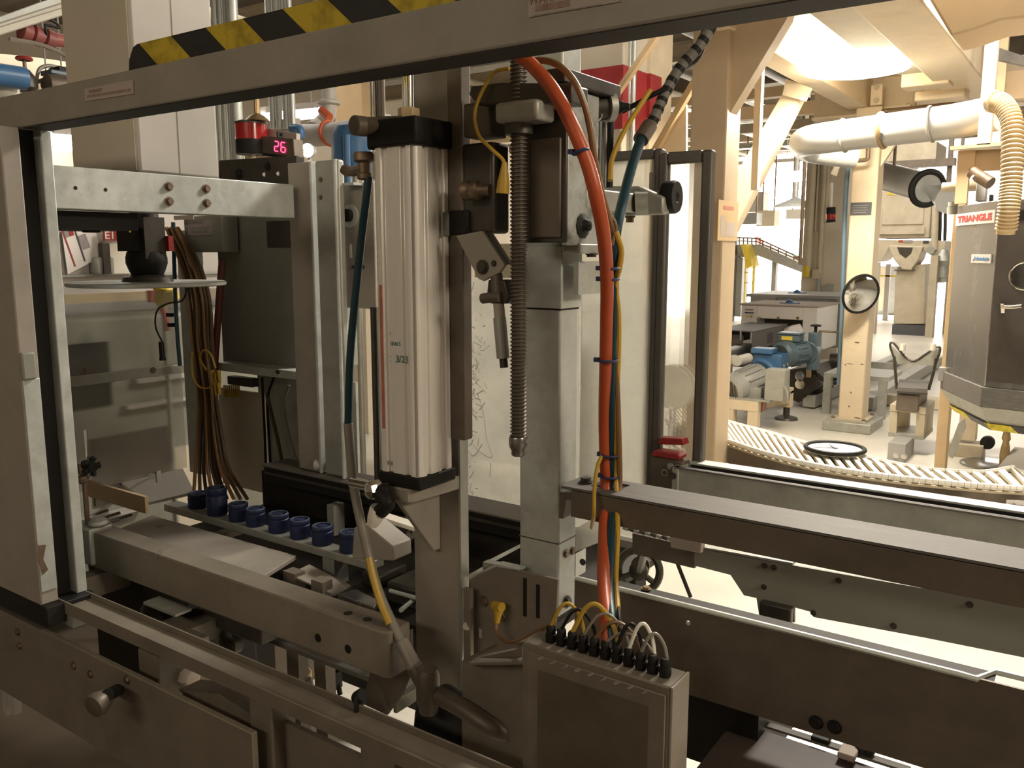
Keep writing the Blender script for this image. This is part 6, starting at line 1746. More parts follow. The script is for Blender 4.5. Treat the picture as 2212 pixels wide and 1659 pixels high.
obj('damper_yoke', MB().prism([PY(1054, 604, 1.135), PY(1090, 604, 1.135), PY(1100, 640, 1.135), PY(1096, 656, 1.135), PY(1056, 656, 1.135), PY(1050, 640, 1.135)], (0, .02, 0)), M['dark'], t, .003)
obj('damper_lever', MB().tube([PY(1042, 645, 1.13), PY(1060, 643, 1.13), PY(1080, 642, 1.13)], .0085, 12), M['brown'], t)
obj('damper_collar', MB().cyl(PY(1077, 655, 1.14), PY(1080, 688, 1.14), .0092, seg=16), M['paperdim'], t)
obj('damper_body', MB().cyl(PY(1079, 686, 1.14), PY(1087, 774, 1.14), .0108, seg=16), M['galdull'], t)
obj('damper_tip', MB().cyl(PY(1087, 772, 1.14), PY(1089, 794, 1.14), .0068, seg=14), M['dark'], t)
obj('knurled_barrel', MB().lathe(PY(1000, 412, 1.15), PY(1078, 410, 1.15) - PY(1000, 412, 1.15), [(.012, 0), (.016, .004), (.016, .014), (.013, .018), (.016, .022), (.016, .032), (.010, .036), (.009, .058)], 16), M['rust'], t)
t = thing('sensor_cable', 'yellow sensor plug and cable beside the threaded screw', 'cable', PY(1088, 412, 1.12))
obj('plug', MB().lathe(PY(1090, 350, 1.12), PY(1086, 414, 1.12) - PY(1090, 350, 1.12), [(.004, 0), (.006, .012), (.0095, .03), (.0105, .048)], 12), M['yelcab'], t)
obj('lead', MB().tube([PY(1100, 148, 1.12), PY(1068, 156, 1.12), PY(1045, 190, 1.12), PY(1028, 230, 1.115), PY(1026, 262, 1.115), PY(1036, 295, 1.115), PY(1062, 322, 1.115), PY(1084, 342, 1.12), PY(1090, 354, 1.12)], .0030, 7), M['yelcab'], t)

# ------------------------------------------------------------------ hoses and cables down the right of the screw post
def cab(name, pts, r, m, label, group=None, cat='cable', seg=9):
    return single(name, MB().tube([PY(*p) for p in pts], r, seg, 6), M[m], label, cat, group)


cab('orange_hose', [(1120, 118, 1.09), (1150, 142, 1.09), (1195, 195, 1.08), (1235, 270, 1.08), (1268, 350, 1.09), (1288, 425, 1.10), (1304, 510, 1.13), (1311, 600, 1.17), (1310, 700, 1.2), (1308, 800, 1.22), (1306, 900, 1.24), (1308, 1000, 1.25), (1310, 1060, 1.25), (1306, 1150, 1.2), (1304, 1250, 1.12), (1311, 1340, 1.05), (1316, 1400, 1.03)], .0105, 'orange', 'thick orange hose curving down the middle of the machine', None, 'hose', 12)
cab('teal_cable', [(1400, 270, 1.36), (1385, 300, 1.33), (1362, 370, 1.28), (1344, 440, 1.24), (1330, 510, 1.2), (1326, 600, 1.21), (1325, 700, 1.22), (1322, 800, 1.23), (1323, 900, 1.245), (1325, 1000, 1.255), (1328, 1060, 1.255), (1322, 1150, 1.2), (1314, 1250, 1.13), (1320, 1340, 1.05), (1322, 1400, 1.03)], .0085, 'teal', 'dark teal cable running down beside the orange hose', None, 'cable', 10)
t = thing('wrapped_cable', 'spiral-wrapped dark cable loom hanging from the top beam to the teal cable', 'cable', PY(1400, 280, 1.36))
P = smooth_path([PY(1545, 45, 1.45), PY(1510, 100, 1.43), PY(1470, 145, 1.41), (PY(1440, 195, 1.39)), PY(1420, 240, 1.37), PY(1398, 285, 1.355)], 12)
obj('loom', MB().tube(P, .0092, 10, 1), M['loomgrey'], t)
mb = MB()
for i in (3, 8, 13, 19, 24, 30, 35, 41, 46, 52, 56):
    mb.cyl(P[i], P[i + 2], .0100, seg=12)
obj('spiral_wrap', mb, M['black'], t)
obj('loom_branch', MB().tube([PY(1530, 55, 1.5), PY(1505, 120, 1.5), PY(1478, 140, 1.48)], .009, 8), M['black'], t)
obj('joint_sleeve', MB().cyl(PY(1403, 272, 1.36), PY(1384, 302, 1.33), .0135, seg=14), M['brown'], t)
cab('black_lead', [(1440, 190, 1.38), (1410, 205, 1.37), (1380, 222, 1.36), (1345, 240, 1.34)], .0045, 'black', 'short black lead joining the loom to the small horizontal cylinder')
cab('yellow_cable', [(1318, 390, 1.24), (1322, 345, 1.26), (1345, 290, 1.29), (1375, 240, 1.33), (1405, 195, 1.36)], .0042, 'yelcab', 'yellow cable following the loom above the doors', 'yellow cables')
cab('yellow_cable', [(1330, 500, 1.19), (1342, 540, 1.2), (1338, 580, 1.2), (1330, 615, 1.21), (1336, 680, 1.22), (1336, 760, 1.23), (1332, 860, 1.24), (1330, 960, 1.25), (1332, 1050, 1.25), (1334, 1150, 1.2), (1330, 1250, 1.14), (1334, 1320, 1.07), (1326, 1400, 1.03)], .0045, 'yelcab', 'rightmost yellow cable of the bundle by the orange hose', 'yellow cables')
cab('tan_cable', [(1328, 560, 1.205), (1331, 640, 1.215), (1330, 740, 1.225), (1334, 860, 1.24), (1338, 980, 1.25), (1338, 1060, 1.252), (1332, 1150, 1.2), (1326, 1250, 1.14), (1330, 1330, 1.07), (1330, 1400, 1.03)], .0048, 'amber', 'tan cable between the teal cable and the yellow cable')
cab('amber_tube', [(1130, 138, 1.11), (1165, 130, 1.11), (1205, 140, 1.1), (1240, 175, 1.1), (1262, 225, 1.11), (1275, 280, 1.12), (1284, 340, 1.13), (1296, 400, 1.15), (1312, 460, 1.17), (1324, 500, 1.19)], .0050, 'amber', 'thin amber tube arching over the slide head behind the orange hose', None, 'tube')
cab('brown_cable', [(1300, 440, 1.16), (1318, 465, 1.18), (1330, 490, 1.19), (1322, 530, 1.19)], .0035, 'rust', 'thin brown cable crossing behind the orange hose')
cab('yellow_cable', [(1300, 985, 1.235), (1290, 1010, 1.225), (1284, 1060, 1.21), (1283, 1110, 1.2), (1278, 1140, 1.24)], .0034, 'yelcab', 'short yellow cable looping out left of the orange hose at the upper rail', 'yellow cables')
cab('black_cable', [(1326, 1240, 1.15), (1332, 1290, 1.1), (1338, 1340, 1.05), (1336, 1400, 1.03)], .003, 'black', 'thin black cable at the bottom of the bundle')
for k, (px, py, Y, R, lab) in enumerate(((1255, 328, 1.085, .0115, 'blue tie round the upper bend of the orange hose'), (1310, 580, 1.17, .014, 'upper of two close blue ties on the hose bundle'), (1310, 603, 1.18, .014, 'lower of two close blue ties on the hose bundle'), (1306, 778, 1.215, .0155, 'dark tie with loose tail at mid height of the bundle'), (1312, 982, 1.25, .0155, 'blue tie just above the upper rail'), (1312, 1028, 1.252, .0155, 'lowest blue tie where the bundle enters the rail hole'))):
    c = PY(px + (0 if k == 0 else 7), py, Y)
    d = V((.28, .1, -1)) if k == 0 else V((.0, .05, -1))
    mb = MB().torus(c, d, R, .0024, 20, 6)
    u_ = V((-1, -.25, .1)).normalized()
    mb.box(c + V((-R - .005, -R * .5 - .003, -.003)), c + V((-R + .003, -R * .5 + .004, .004)))
    single('cable_tie', mb, M['blucab'], lab, 'cable tie', 'blue ties on the hoses')

# horizontal small cylinder on the slide head, rods and the adjusting knob
t = thing('small_cylinder', 'small dark horizontal cylinder with round end on the slide head', 'cylinder', PY(1290, 232, 1.32))
obj('body', MB().cyl(PY(1240, 236, 1.28), PY(1312, 230, 1.32), .022, seg=18), M['dark'], t)
obj('end_disc', MB().cyl(PY(1308, 230, 1.315), PY(1322, 229, 1.325), .026, seg=20), M['galdull'], t)
obj('plug', MB().lathe(PY(1322, 232, 1.325), (1, .3, 0), [(.011, 0), (.013, .010), (.008, .02), (.005, .03)], 12), M['black'], t)
obj('hook', MB().torus(PY(1290, 248, 1.3), (0, 1, 0), .008, .003, 12, 6), M['chrome'], t)
for k, (px, m, w, lab) in enumerate(((1305, 'steel', .010, 'bright vertical rod right of the slide head'), (1318, 'black', .006, 'black strip beside the bright rod'), (1291, 'black', .006, 'black strip left of the bright rod'))):
    p = PY(px, 330, 1.36)
    single('vertical_rod', MB().cyl((p.x, 1.36, PY(px, 405, 1.36).z), (p.x, 1.36, PY(px, 240, 1.36).z), w, seg=14), M[m], lab, 'rod', 'rods right of the slide head')
t = thing('adjusting_knob', 'black round adjusting knob on a shaft and grey clamp arm', 'knob', PY(1452, 425, 1.46))
kp = PY(1452, 426, 1.46)
ax = V((1, .05, 0)).normalized()
obj('knob_grip', MB().lathe(kp - ax * .014, ax, [(.014, -.01), (.020, -.004), (.0285, 0), (.0295, .004), (.0295, .020), (.0275, .024), (.010, .024), (.008, .022), (0, .022)], 28), M['black'], t)
obj('shaft', MB().cyl(PY(1395, 428, 1.46), kp, .0085, seg=14), M['rust'], t)
obj('shaft_collar', MB().cyl(PY(1404, 427, 1.46), PY(1412, 427, 1.46), .012, seg=14).cyl(PY(1420, 427, 1.46), PY(1440, 426, 1.46), .011, .016, 14), M['dark'], t)
obj('arm_root', MB().box(PX(1268, 405, xh1 + .002), (PY(1312, 460, 1.42).x, 1.45, PY(1312, 462, 1.42).z)), M['galdull'], t, .003)
obj('clamp_arm', MB().prism([PY(1302, 402, 1.42), PY(1378, 402, 1.42), PY(1400, 412, 1.42), PY(1432, 425, 1.42), PY(1432, 462, 1.42), PY(1302, 464, 1.42)], (0, .03, 0)), M['galdull'], t, .004)
obj('clamp_jaw', MB().cyl(PY(1372, 440, 1.41), PY(1400, 438, 1.42), .021, .019, 16), M['galdull'], t)
obj('clamp_bolt', MB().bolt(PY(1361, 466, 1.43), (0, 0, -1), .007, .012), M['rust'], t)
obj('clamp_bolt', MB().bolt(PY(1316, 420, 1.42), (0, -1, 0), .006), M['rust'], t)
obj('lower_plate', MB().box(PY(1300, 452, 1.44), PY(1440, 464, 1.5)), M['galdull'], t, .002)

# ------------------------------------------------------------------ back guard panel and the two framed doors
YG = 2.0
t = thing('guard_window', 'scratched milky plastic guard behind the threaded screw', 'panel', (PY(1120, 1000, YG).x, YG, .8))
x0, x1 = PY(985, 800, YG).x, PY(1383, 800, YG).x
zt, zb = PY(1200, 335, YG).z, PY(1200, 1130, YG).z
obj('clear_sheet', MB().box((x0, YG, zb), (x1, YG + .006, PY(1050, 600, YG).z)), M['haze'], t)
random.seed(11)
mb = MB()
for k in range(150):
    px = 1003 + abs(random.gauss(0, 20)); py = random.gauss(800, 105)
    if not (605 < py < 1075):
        continue
    ln = random.uniform(3, 22); an = random.gauss(.3, .8)
    p1 = PY(px, py, YG - .0005); p2 = PY(px + math.sin(an) * ln * .8, py + math.cos(an) * ln, YG - .0005)
    mb.cyl(p1, p2, random.uniform(.0010, .0020), seg=4)
for line in (((1010, 935), (1030, 970), (1062, 988), (1052, 950), (1045, 900), (1035, 860)), ((1004, 960), (1022, 985), (1042, 960)), ((1060, 1000), (1058, 1030)), ((1252, 640), (1250, 800), (1253, 870))):
    mb.tube([PY(x, y, YG - .0005) for x, y in line], .0016, 4, 5)
o = obj('scratches', mb, M['scratch'], t)
o['kind'] = 'stuff'
obj('base_strip', MB().box((x0, YG - .02, zb - .02), (x1, YG + .02, zb)), M['white'], t)


def framed_door(name, label, tl, br, Y, bar, stile_l=True):
    a, b = PY(*tl, Y), PY(*br, Y)
    t = thing(name, label, 'door', ((a.x + b.x) / 2, Y, b.z), 'framed guard doors')
    obj('pane', MB().box((a.x + bar * .6, Y + .008, b.z + bar * .5), (b.x - bar * .6, Y + .013, a.z - bar * .6)), M['haze3'] if stile_l else M['haze'], t)
    if stile_l:
        obj('stile', MB().box((a.x, Y, b.z), (a.x + bar, Y + .025, a.z)), M['doorframe'], t, .006)
    obj('stile', MB().box((b.x - bar, Y, b.z), (b.x, Y + .025, a.z)), M['doorframe'], t, .006)
    obj('rail', MB().box((a.x + (bar if stile_l else 0), Y + .001, a.z - bar), (b.x - bar, Y + .024, a.z)), M['doorframe'], t, .003)
    obj('rail', MB().box((a.x + (bar if stile_l else 0), Y + .001, b.z), (b.x - bar, Y + .024, b.z + bar)), M['doorframe'], t, .003)
    return t


d1 = framed_door('guard_door', 'wide clear guard door in a dark frame right of the hose bundle', (1246, 333), (1411, 1085), 1.82, .022, False)
d2 = framed_door('guard_door', 'narrow clear guard door in a dark rounded frame by the near column', (1419, 330), (1513, 1085), 1.82, .026)
single('door_strip', MB().box(PY(1409, 330, 1.84), PY(1419, 1060, 1.85)), M['paper'], 'thin white strip between the two guard doors', 'strip')
obj('hinge', MB().box(PY(1402, 372, 1.80), PY(1418, 410, 1.83)), M['doorframe'], d1, .003)
t = thing('door_latch', 'grey latch box with red caps at the foot of the narrow guard door', 'latch', PY(1440, 1060, 1.77))
obj('latch_box', MB().prism([PY(1404, 985, 1.77), PY(1455, 992, 1.77), PY(1475, 1000, 1.77), PY(1475, 1062, 1.77), PY(1404, 1050, 1.77)], (0, .04, 0)), M['brown'], t, .003)
obj('red_cap', MB().prism([PY(1405, 984, 1.765), PY(1412, 974, 1.765), PY(1460, 980, 1.765), PY(1470, 988, 1.765), PY(1466, 995, 1.765)], (0, .04, 0)), M['red'], t, .002)
obj('red_cap', MB().prism([PY(1420, 960, 1.79), PY(1424, 946, 1.79), PY(1474, 948, 1.79), PY(1478, 962, 1.79)], (0, .03, 0)), M['red'], t, .002)
obj('key_ring', MB().torus(PY(1436, 1021, 1.768), (0, -1, 0), .007, .0018, 16, 6), M['galdull'], t)
obj('lever', MB().box(PY(1442, 1002, 1.76), PY(1454, 1012, 1.77)), M['galdull'], t)

# ------------------------------------------------------------------ conveyor rails on the right
YR = 1.22
zr1 = 1.153
t = thing('upper_rail', 'brushed steel angle rail with a hole for the hose bundle', 'rail', (-.2, 1.26, 1.08))
xr0 = PY(1212, 1045, YR).x
hx = PZ(1315, 1048, zr1)
xl0 = PZ(1232, 1025, zr1)
yback = PZ(1472, 1060, zr1).y
# flange top with a notch for the cables built from strips
hx0, hx1 = hx.x - .024, hx.x + .030
hy0, hy1 = hx.y - .022, hx.y + .022
obj('top_flange', MB().box((xr0, YR, zr1 - .005), (hx0, yback, zr1)).box((hx1, YR, zr1 - .005), (1.1, yback, zr1)).box((hx0, YR, zr1 - .005), (hx1, hy0, zr1)).box((hx0, hy1, zr1 - .005), (hx1, yback, zr1)), M['steelx'], t)
zrb = PY(1472, 1165, YR).z
obj('web', MB().box((xr0 + .02, YR, zrb), (1.1, YR + .005, zr1 - .003)), M['brown'], t, .001)
obj('end_bracket', MB().prism([PY(1208, 1062, YR + .01), PY(1270, 1072, YR + .01), PY(1270, 1084, YR + .01), PY(1222, 1080, YR + .01), PY(1216, 1122, YR + .01), PY(1206, 1120, YR + .01)], (0, .05, 0)), M['brown'], t, .002)
obj('rail_bolt', MB().bolt(PZ(1265, 1043, zr1), (0, 0, 1), .009, .010), M['dark'], t)
obj('bolt_nut', MB().cyl(PY(1268, 1078, YR + .03), PY(1268, 1090, YR + .03), .007, seg=6), M['rust'], t)

YQ = 1.75
t = thing('far_rail', 'dull galvanised channel rail with a black slot, behind the angle rail', 'rail', (-.2, YQ, 1.0))
zq = 1.087
xq = PY(1456, 1035, YQ).x
zqf = PY(1840, 1066, YQ).z
obj('face', MB().box((xq, YQ, .93), (1.3, YQ + .006, zqf)), M['galdull'], t, .002)
zl2 = PY(1840, 1051, 1.80).z
obj('black_slot', MB().box((xq + .02, YQ + .007, zqf - .05), (1.3, YQ + .05, zqf - .03)).box((xq + .02, YQ + .047, zqf - .05), (1.3, YQ + .05, zl2 - .004)), M['black'], t)
obj('top_lip', MB().box((xq + .015, 1.80, zl2 - .004), (1.3, PZ(1840, 1040, zl2).y, zl2)), M['gal'], t)
obj('lip_edge', MB().box((xq, YQ - .004, zqf - .004), (1.3, YQ + .012, zqf)), M['steelx'], t, .001)
obj('end_flange', MB().box((xq - .004, YQ - .004, .93), (xq + .012, YQ + .08, zqf)), M['galdull'], t, .002)
obj('end_bolt', MB().bolt(PY(1454, 1028, YQ - .004), (0, -1, 0), .006), M['dark'], t)

YW = 1.5
t = thing('chain_rail', 'grey-green side plate of the infeed with square notches, below the angle rail', 'rail', (-.2, YW, .85))
pts = [(1500, 1182), (1716, 1222), (2000, 1272), (2260, 1318), (2260, 1430), (2000, 1378), (1757, 1333), (1752, 1322), (1716, 1312), (1716, 1345), (1640, 1330), (1634, 1292), (1607, 1286), (1578, 1242), (1500, 1222)]
obj('side_plate', MB().prism([PY(x, y, YW) for x, y in pts], (0, .006, 0)), M['cabinet'], t)
obj('foot_block', MB().box(PY(1640, 1300, YW - .02), PY(1714, 1345, YW - .001)), M['dark'], t, .003)
obj('chain_bed', MB().prism([PY(1366, 1152, YW), PY(1500, 1182, YW), PY(1500, 1228, YW), PY(1366, 1196, YW)], (0, .01, 0)), M['brown'], t)
obj('white_guide', MB().prism([PY(1446, 1158, YW - .01), PY(1516, 1172, YW - .01), PY(1514, 1196, YW - .01), PY(1448, 1183, YW - .01)], (0, .02, 0)), M['paperdim'], t, .002)
for k in range(9):
    px, py = 1352 + k * 12, 1141 + k * 2.9
    p = PY(px, py, YW - .005)
    obj('chain_link', MB().cyl(p + V((-.0055, 0, .0012)), p + V((.0055, 0, -.0012)), .0045, seg=8), M['dark'] if k % 2 else M['galdull'], t)
for px, py in ((1652, 1222), (1672, 1226), (1650, 1268), (1812, 1254), (2095, 1306), (1757, 1324), (1930, 1352)):
    obj('plate_screw', MB().bolt(PY(px, py, YW), (0, -1, 0), .004), M['dark'], t)
obj('thin_rod', MB().cyl(PY(1463, 1216, YW + .02), PY(1492, 1290, YW + .02), .004, seg=8), M['dark'], t)
obj('top_cap', MB().prism([PY(1520, 1182, YW), PY(1712, 1216, YW), PY(1712, 1222, YW), PY(1520, 1187, YW)], (0, .04, 0)), M['galdull'], t)

t = thing('infeed_wall', 'brown sheet metal infeed wall with a bright worn top lip', 'panel', (-.2, YR, .8))
zw = PY(1472, 1306, YR).z
xw0 = PY(1242, 1262, YR).x
xk = PY(2110, 1458, YR).x
xk2 = PY(2148, 1446, YR).x
zwb = PY(1640, 1548, YR).z
obj('wall_sheet', MB().box((xw0, YR, zwb), (1.1, YR + .004, zw)), M['brown'], t)
obj('top_shelf', MB().box((xw0 + .03, YR + .004, zw - .006), (xk2, PZ(1626, 1322, zw).y, zw - .002)), M['bed'], t)
obj('worn_lip', MB().tube([(xw0, YR + .001, zw), (xk - .02, YR + .001, zw), (xk, YR + .001, zw - .001), (xk2, YR + .035, zw), (1.1, YR + .05, zw)], .0042, 6, 1), M['gal'], t)
for px, py in ((1487, 1345),):
    obj('screw', MB().bolt(PY(px, py, YR), (0, -1, 0), .003), M['chrome'], t)
for px, py in ((1763, 1560), (1803, 1570)):
    obj('dark_bolt', MB().bolt(PY(px, py, YR), (0, -1, 0), .008), M['black'], t)
obj('lip_bolt', MB().bolt(PZ(1396, 1272, zw), (0, 0, 1), .006), M['copper'], t)

t = thing('hand_wheel', 'dark spoked hand wheel with an amber hub behind the hose bundle', 'wheel', PY(1380, 1275, 1.7))
hc = PY(1380, 1233, 1.7)
rw = (PY(1420, 1233, 1.7) - PY(1340, 1233, 1.7)).length / 2
nw = V((.25, -1, .25)).normalized()
obj('rim', MB().torus(hc, nw, rw, .009, 32, 8), M['dark'], t)
obj('hub', MB().lathe(hc, nw, [(.02, -.02), (.022, .006), (.012, .012)], 16), M['dark'], t)
uu, ww = frame_of(nw)
for k in range(3):
    an = k * 2.094 + .5
    d = uu * math.cos(an) + ww * math.sin(an)
    obj('spoke', MB().cyl(hc, hc + d * rw, .007, seg=8), M['dark'], t)
obj('shaft', MB().cyl(hc, PY(1392, 1186, 1.506), .010), M['dark'], t)
obj('amber_disc', MB().lathe(PY(1384, 1222, 1.72), nw, [(.022, 0), (.022, .006), (0, .007)], 18), M['amber'], t)

t = thing('outfeed_belt', 'brown rubber belt table with a worn steel edge at the lower right', 'conveyor', (-.2, 1.1, .7))
ZO = .80
pf = [PZ(1500, 1665, ZO), PZ(1586, 1556, ZO), PZ(1930, 1672, ZO), PZ(1880, 1760, ZO), PZ(1460, 1760, ZO)]
obj('belt_top', MB().prism(pf, (0, 0, -.02)), M['beltbrown'], t)
e0, e1 = PZ(1586, 1552, ZO), PZ(1960, 1680, ZO)
obj('steel_edge', MB().prism([e0, e0 + V((0, .016, 0)), V((e1.x, e0.y + .016, ZO)), V((e1.x, e0.y, ZO))], (0, 0, .004)), M['steelx'], t, .001)
obj('edge_clip', MB().box(PZ(1820, 1615, ZO + .004), PZ(1846, 1636, ZO + .014)), M['paperdim'], t, .002)
obj('black_clip', MB().box(PZ(1760, 1585, ZO + .004), PZ(1790, 1602, ZO + .012)), M['black'], t, .002)
obj('black_clip', MB().lathe(PZ(1866, 1626, ZO + .004), (0, 0, 1), [(.012, 0), (.016, .004), (.014, .012), (.004, .018)], 12), M['black'], t)
single('support_stand', MB().box((PY(1470, 1520, 1.23).x, 1.226, .73), (PY(1640, 1560, 1.23).x, 1.5, .87)).box((PY(1560, 1520, 1.4).x, 1.4, 0), (PY(1590, 1520, 1.4).x, 1.45, .73)), M['black'], 'dark support frame between the terminal box and the belt table', 'frame')

# ------------------------------------------------------------------ terminal box with the row of black plugs
t = thing('terminal_box', 'dusty dark steel terminal box with a row of black plugs on top', 'box', (-.56, 1.03, .6))
zj = PY(1450, 1486, 1.0).z
xj0, xj1 = PY(1128, 1400, 1.0).x, PY(1449, 1490, 1.0).x
obj('box_body', MB().box((xj0, 1.0, .60), (xj1, 1.055, zj)), M['framedark'], t, .003)
obj('side_face', MB().box((xj1, 1.0, .60), (xj1 + .003, 1.055, zj)), M['frame'], t)
obj('lid_frame', MB().box((xj0 + .01, .997, .62), (xj1 - .006, 1.0, zj - .012)), M['framedark'], t, .002)
obj('lid_window', MB().box((xj0 + .03, .996, .64), (xj1 - .03, .9972, zj - .035)), mat('dusty_lid', (.11, .09, .062), .4, 0, .25, 9, 0, .3, (.14, .10, .06)), t)
NP = 11
for k in range(NP):
    f = k / (NP - 1)
    x = xj0 + .035 + f * (xj1 - xj0 - .055)
    obj('plug', MB().lathe((x, 1.025, zj), (0, 0, 1), [(.0075, 0), (.0085, .003), (.0085, .012), (.0072, .013), (.0072, .022), (.005, .026)], 10), M['black'], t)
random.seed(5)
for k, (i, j, hgt, m, r) in enumerate(((0, 3, .040, 'yelcab', .0028), (1, 4, .035, 'black', .0026), (2, 6, .050, 'yelcab', .0036), (3, 7, .04, 'grycab', .002), (5, 9, .02, 'grycab', .0025), (6, 8, .035, 'black', .0028), (7, 9, .04, 'plastic', .0028), (8, 10, .03, 'grycab', .0026), (4, 8, .032, 'amber', .0026))):
    xa_ = xj0 + .035 + i / (NP - 1) * (xj1 - xj0 - .055)
    xb_ = xj0 + .035 + j / (NP - 1) * (xj1 - xj0 - .055)
    obj('plug_cable', MB().tube([(xa_, 1.025, zj + .024), (xa_ * .75 + xb_ * .25, 1.03, zj + .024 + hgt * .8), ((xa_ + xb_) / 2, 1.035, zj + .022 + hgt), (xa_ * .2 + xb_ * .8, 1.036, zj + .02 + hgt * .6), (xb_, 1.03, zj + .022)], r, 7), M[m], t)
for k in range(9):
    x = xj0 + .03 + k * .021
    obj('lid_scuff', MB().prism([(x, .9968, zj - .016 - .002 * (k % 3)), (x + .009, .9968, zj - .012), (x + .010, .9968, zj - .015), (x + .002, .9968, zj - .020)], (0, -.0004, 0)), M['grayink'], t)
# bracket left of the box
t = thing('post_bracket', 'chamfered brown bracket plate with slots at the foot of the galvanised post', 'bracket', PY(1080, 1420, 1.2))
YK = 1.215
obj('back_plate', MB().prism([PY(1016, 1248, YK), PY(1072, 1222, YK), PY(1122, 1232, YK), PY(1205, 1252, YK), PY(1200, 1345, YK), PY(1128, 1395, YK), PY(1016, 1425, YK)], (0, .005, 0)), M['framedark'], t, .001)
obj('top_edge', MB().prism([PY(1014, 1252, YK), PY(1072, 1224, YK), PY(1122, 1234, YK), PY(1122, 1230, YK), PY(1072, 1219, YK), PY(1012, 1247, YK)], (0, .02, 0)), M['gal'], t)
obj('side_plate', MB().box(PY(1000, 1270, 1.19), PY(1024, 1425, 1.2)), M['framedark'], t, .001)
obj('slot', MB().box(PY(1130, 1248, YK - .001), PY(1138, 1332, YK)), M['black'], t)
obj('slot', MB().box(PY(1158, 1262, YK - .001), PY(1166, 1336, YK)), M['black'], t)
obj('eye_hole', MB().cyl(PY(1009, 1352, 1.189), PY(1009, 1352, 1.19), .008, seg=14).box(PY(1034, 1358, YK - .001), PY(1040, 1378, YK)), M['paperdim'], t)
obj('foot_gusset', MB().prism([PY(1000, 1425, 1.1), PY(1072, 1390, 1.16), PY(1128, 1395, 1.16), PY(1128, 1430, 1.02), PY(1015, 1432, 1.02)], (0, 0, -.004)), M['framedark'], t)
obj('foot_plate', MB().prism([PY(998, 1428, 1.06), PY(1128, 1400, 1.06), PY(1140, 1670, 1.06), PY(998, 1670, 1.06)], (0, .01, 0)), M['framedark'], t)
for px, py in ((1046, 1298), (1085, 1330)):
    obj('bracket_bolt', MB().bolt(PY(px, py, YK), (0, -1, 0), .008), M['rust'], t)
t = thing('bracket_cable', 'yellow right-angle plug with tan lead on the bracket plate', 'cable', PY(1078, 1340, 1.19))
obj('plug_head', MB().cyl(PY(1068, 1308, 1.195), PY(1084, 1312, 1.19), .009, seg=12).lathe(PY(1078, 1308, 1.192), PY(1073, 1348, 1.188) - PY(1078, 1308, 1.192), [(.009, 0), (.009, .012), (.0065, .022), (.005, .032)], 12), M['yelcab'], t)
obj('lead', MB().tube([PY(1073, 1345, 1.188), PY(1073, 1365, 1.18), PY(1084, 1382, 1.16), PY(1104, 1388, 1.12), PY(1134, 1378, 1.08), PY(1170, 1358, 1.05), PY(1200, 1348, 1.04)], .0032, 7), M['amber'], t)

# frames between the posts at mid height
t = thing('square_bracket', 'small pale rectangular bracket seen between the two posts', 'bracket', PY(1080, 1230, 1.45))
obj('rail', MB().prism([PY(1043, 1216, 1.4), PY(1122, 1176, 1.6), PY(1122, 1184, 1.6), PY(1043, 1226, 1.4)], (0, .008, 0)), M['gal'], t)
obj('rail', MB().prism([PY(1043, 1214, 1.4), PY(1130, 1232, 1.4), PY(1130, 1240, 1.4), PY(1043, 1224, 1.4)], (0, .02, 0)), M['gal'], t)
obj('rail', MB().prism([PY(1043, 1224, 1.4), PY(1060, 1228, 1.4), PY(1060, 1252, 1.4), PY(1043, 1256, 1.4)], (0, .02, 0)), M['galdull'], t)
obj('lower_edge', MB().prism([PY(1003, 1246, 1.4), PY(1043, 1224, 1.45), PY(1043, 1232, 1.45), PY(1003, 1254, 1.4)], (0, .008, 0)), M['gal'], t)
t = SP
obj('clear_sleeve', MB().prism([PY(1243, 1142, 1.4), PY(1276, 1124, 1.4), PY(1294, 1128, 1.4), PY(1294, 1172, 1.4), PY(1243, 1192, 1.4)], (0, .03, 0)), M['haze'], t)
obj('sleeve_bracket', MB().box(PY(1243, 1196, 1.38), PY(1265, 1235, 1.42)), M['gal'], t, .002)
obj('bracket_bolt', MB().bolt(PY(1259, 1214, 1.38), (0, -1, 0), .005), M['dark'], t)

# ------------------------------------------------------------------ table with the row of blue rollers
t = thing('roller_bar', 'long grey bar carrying the row of dark blue rollers', 'bar', (-1.7, 1.5, .85))
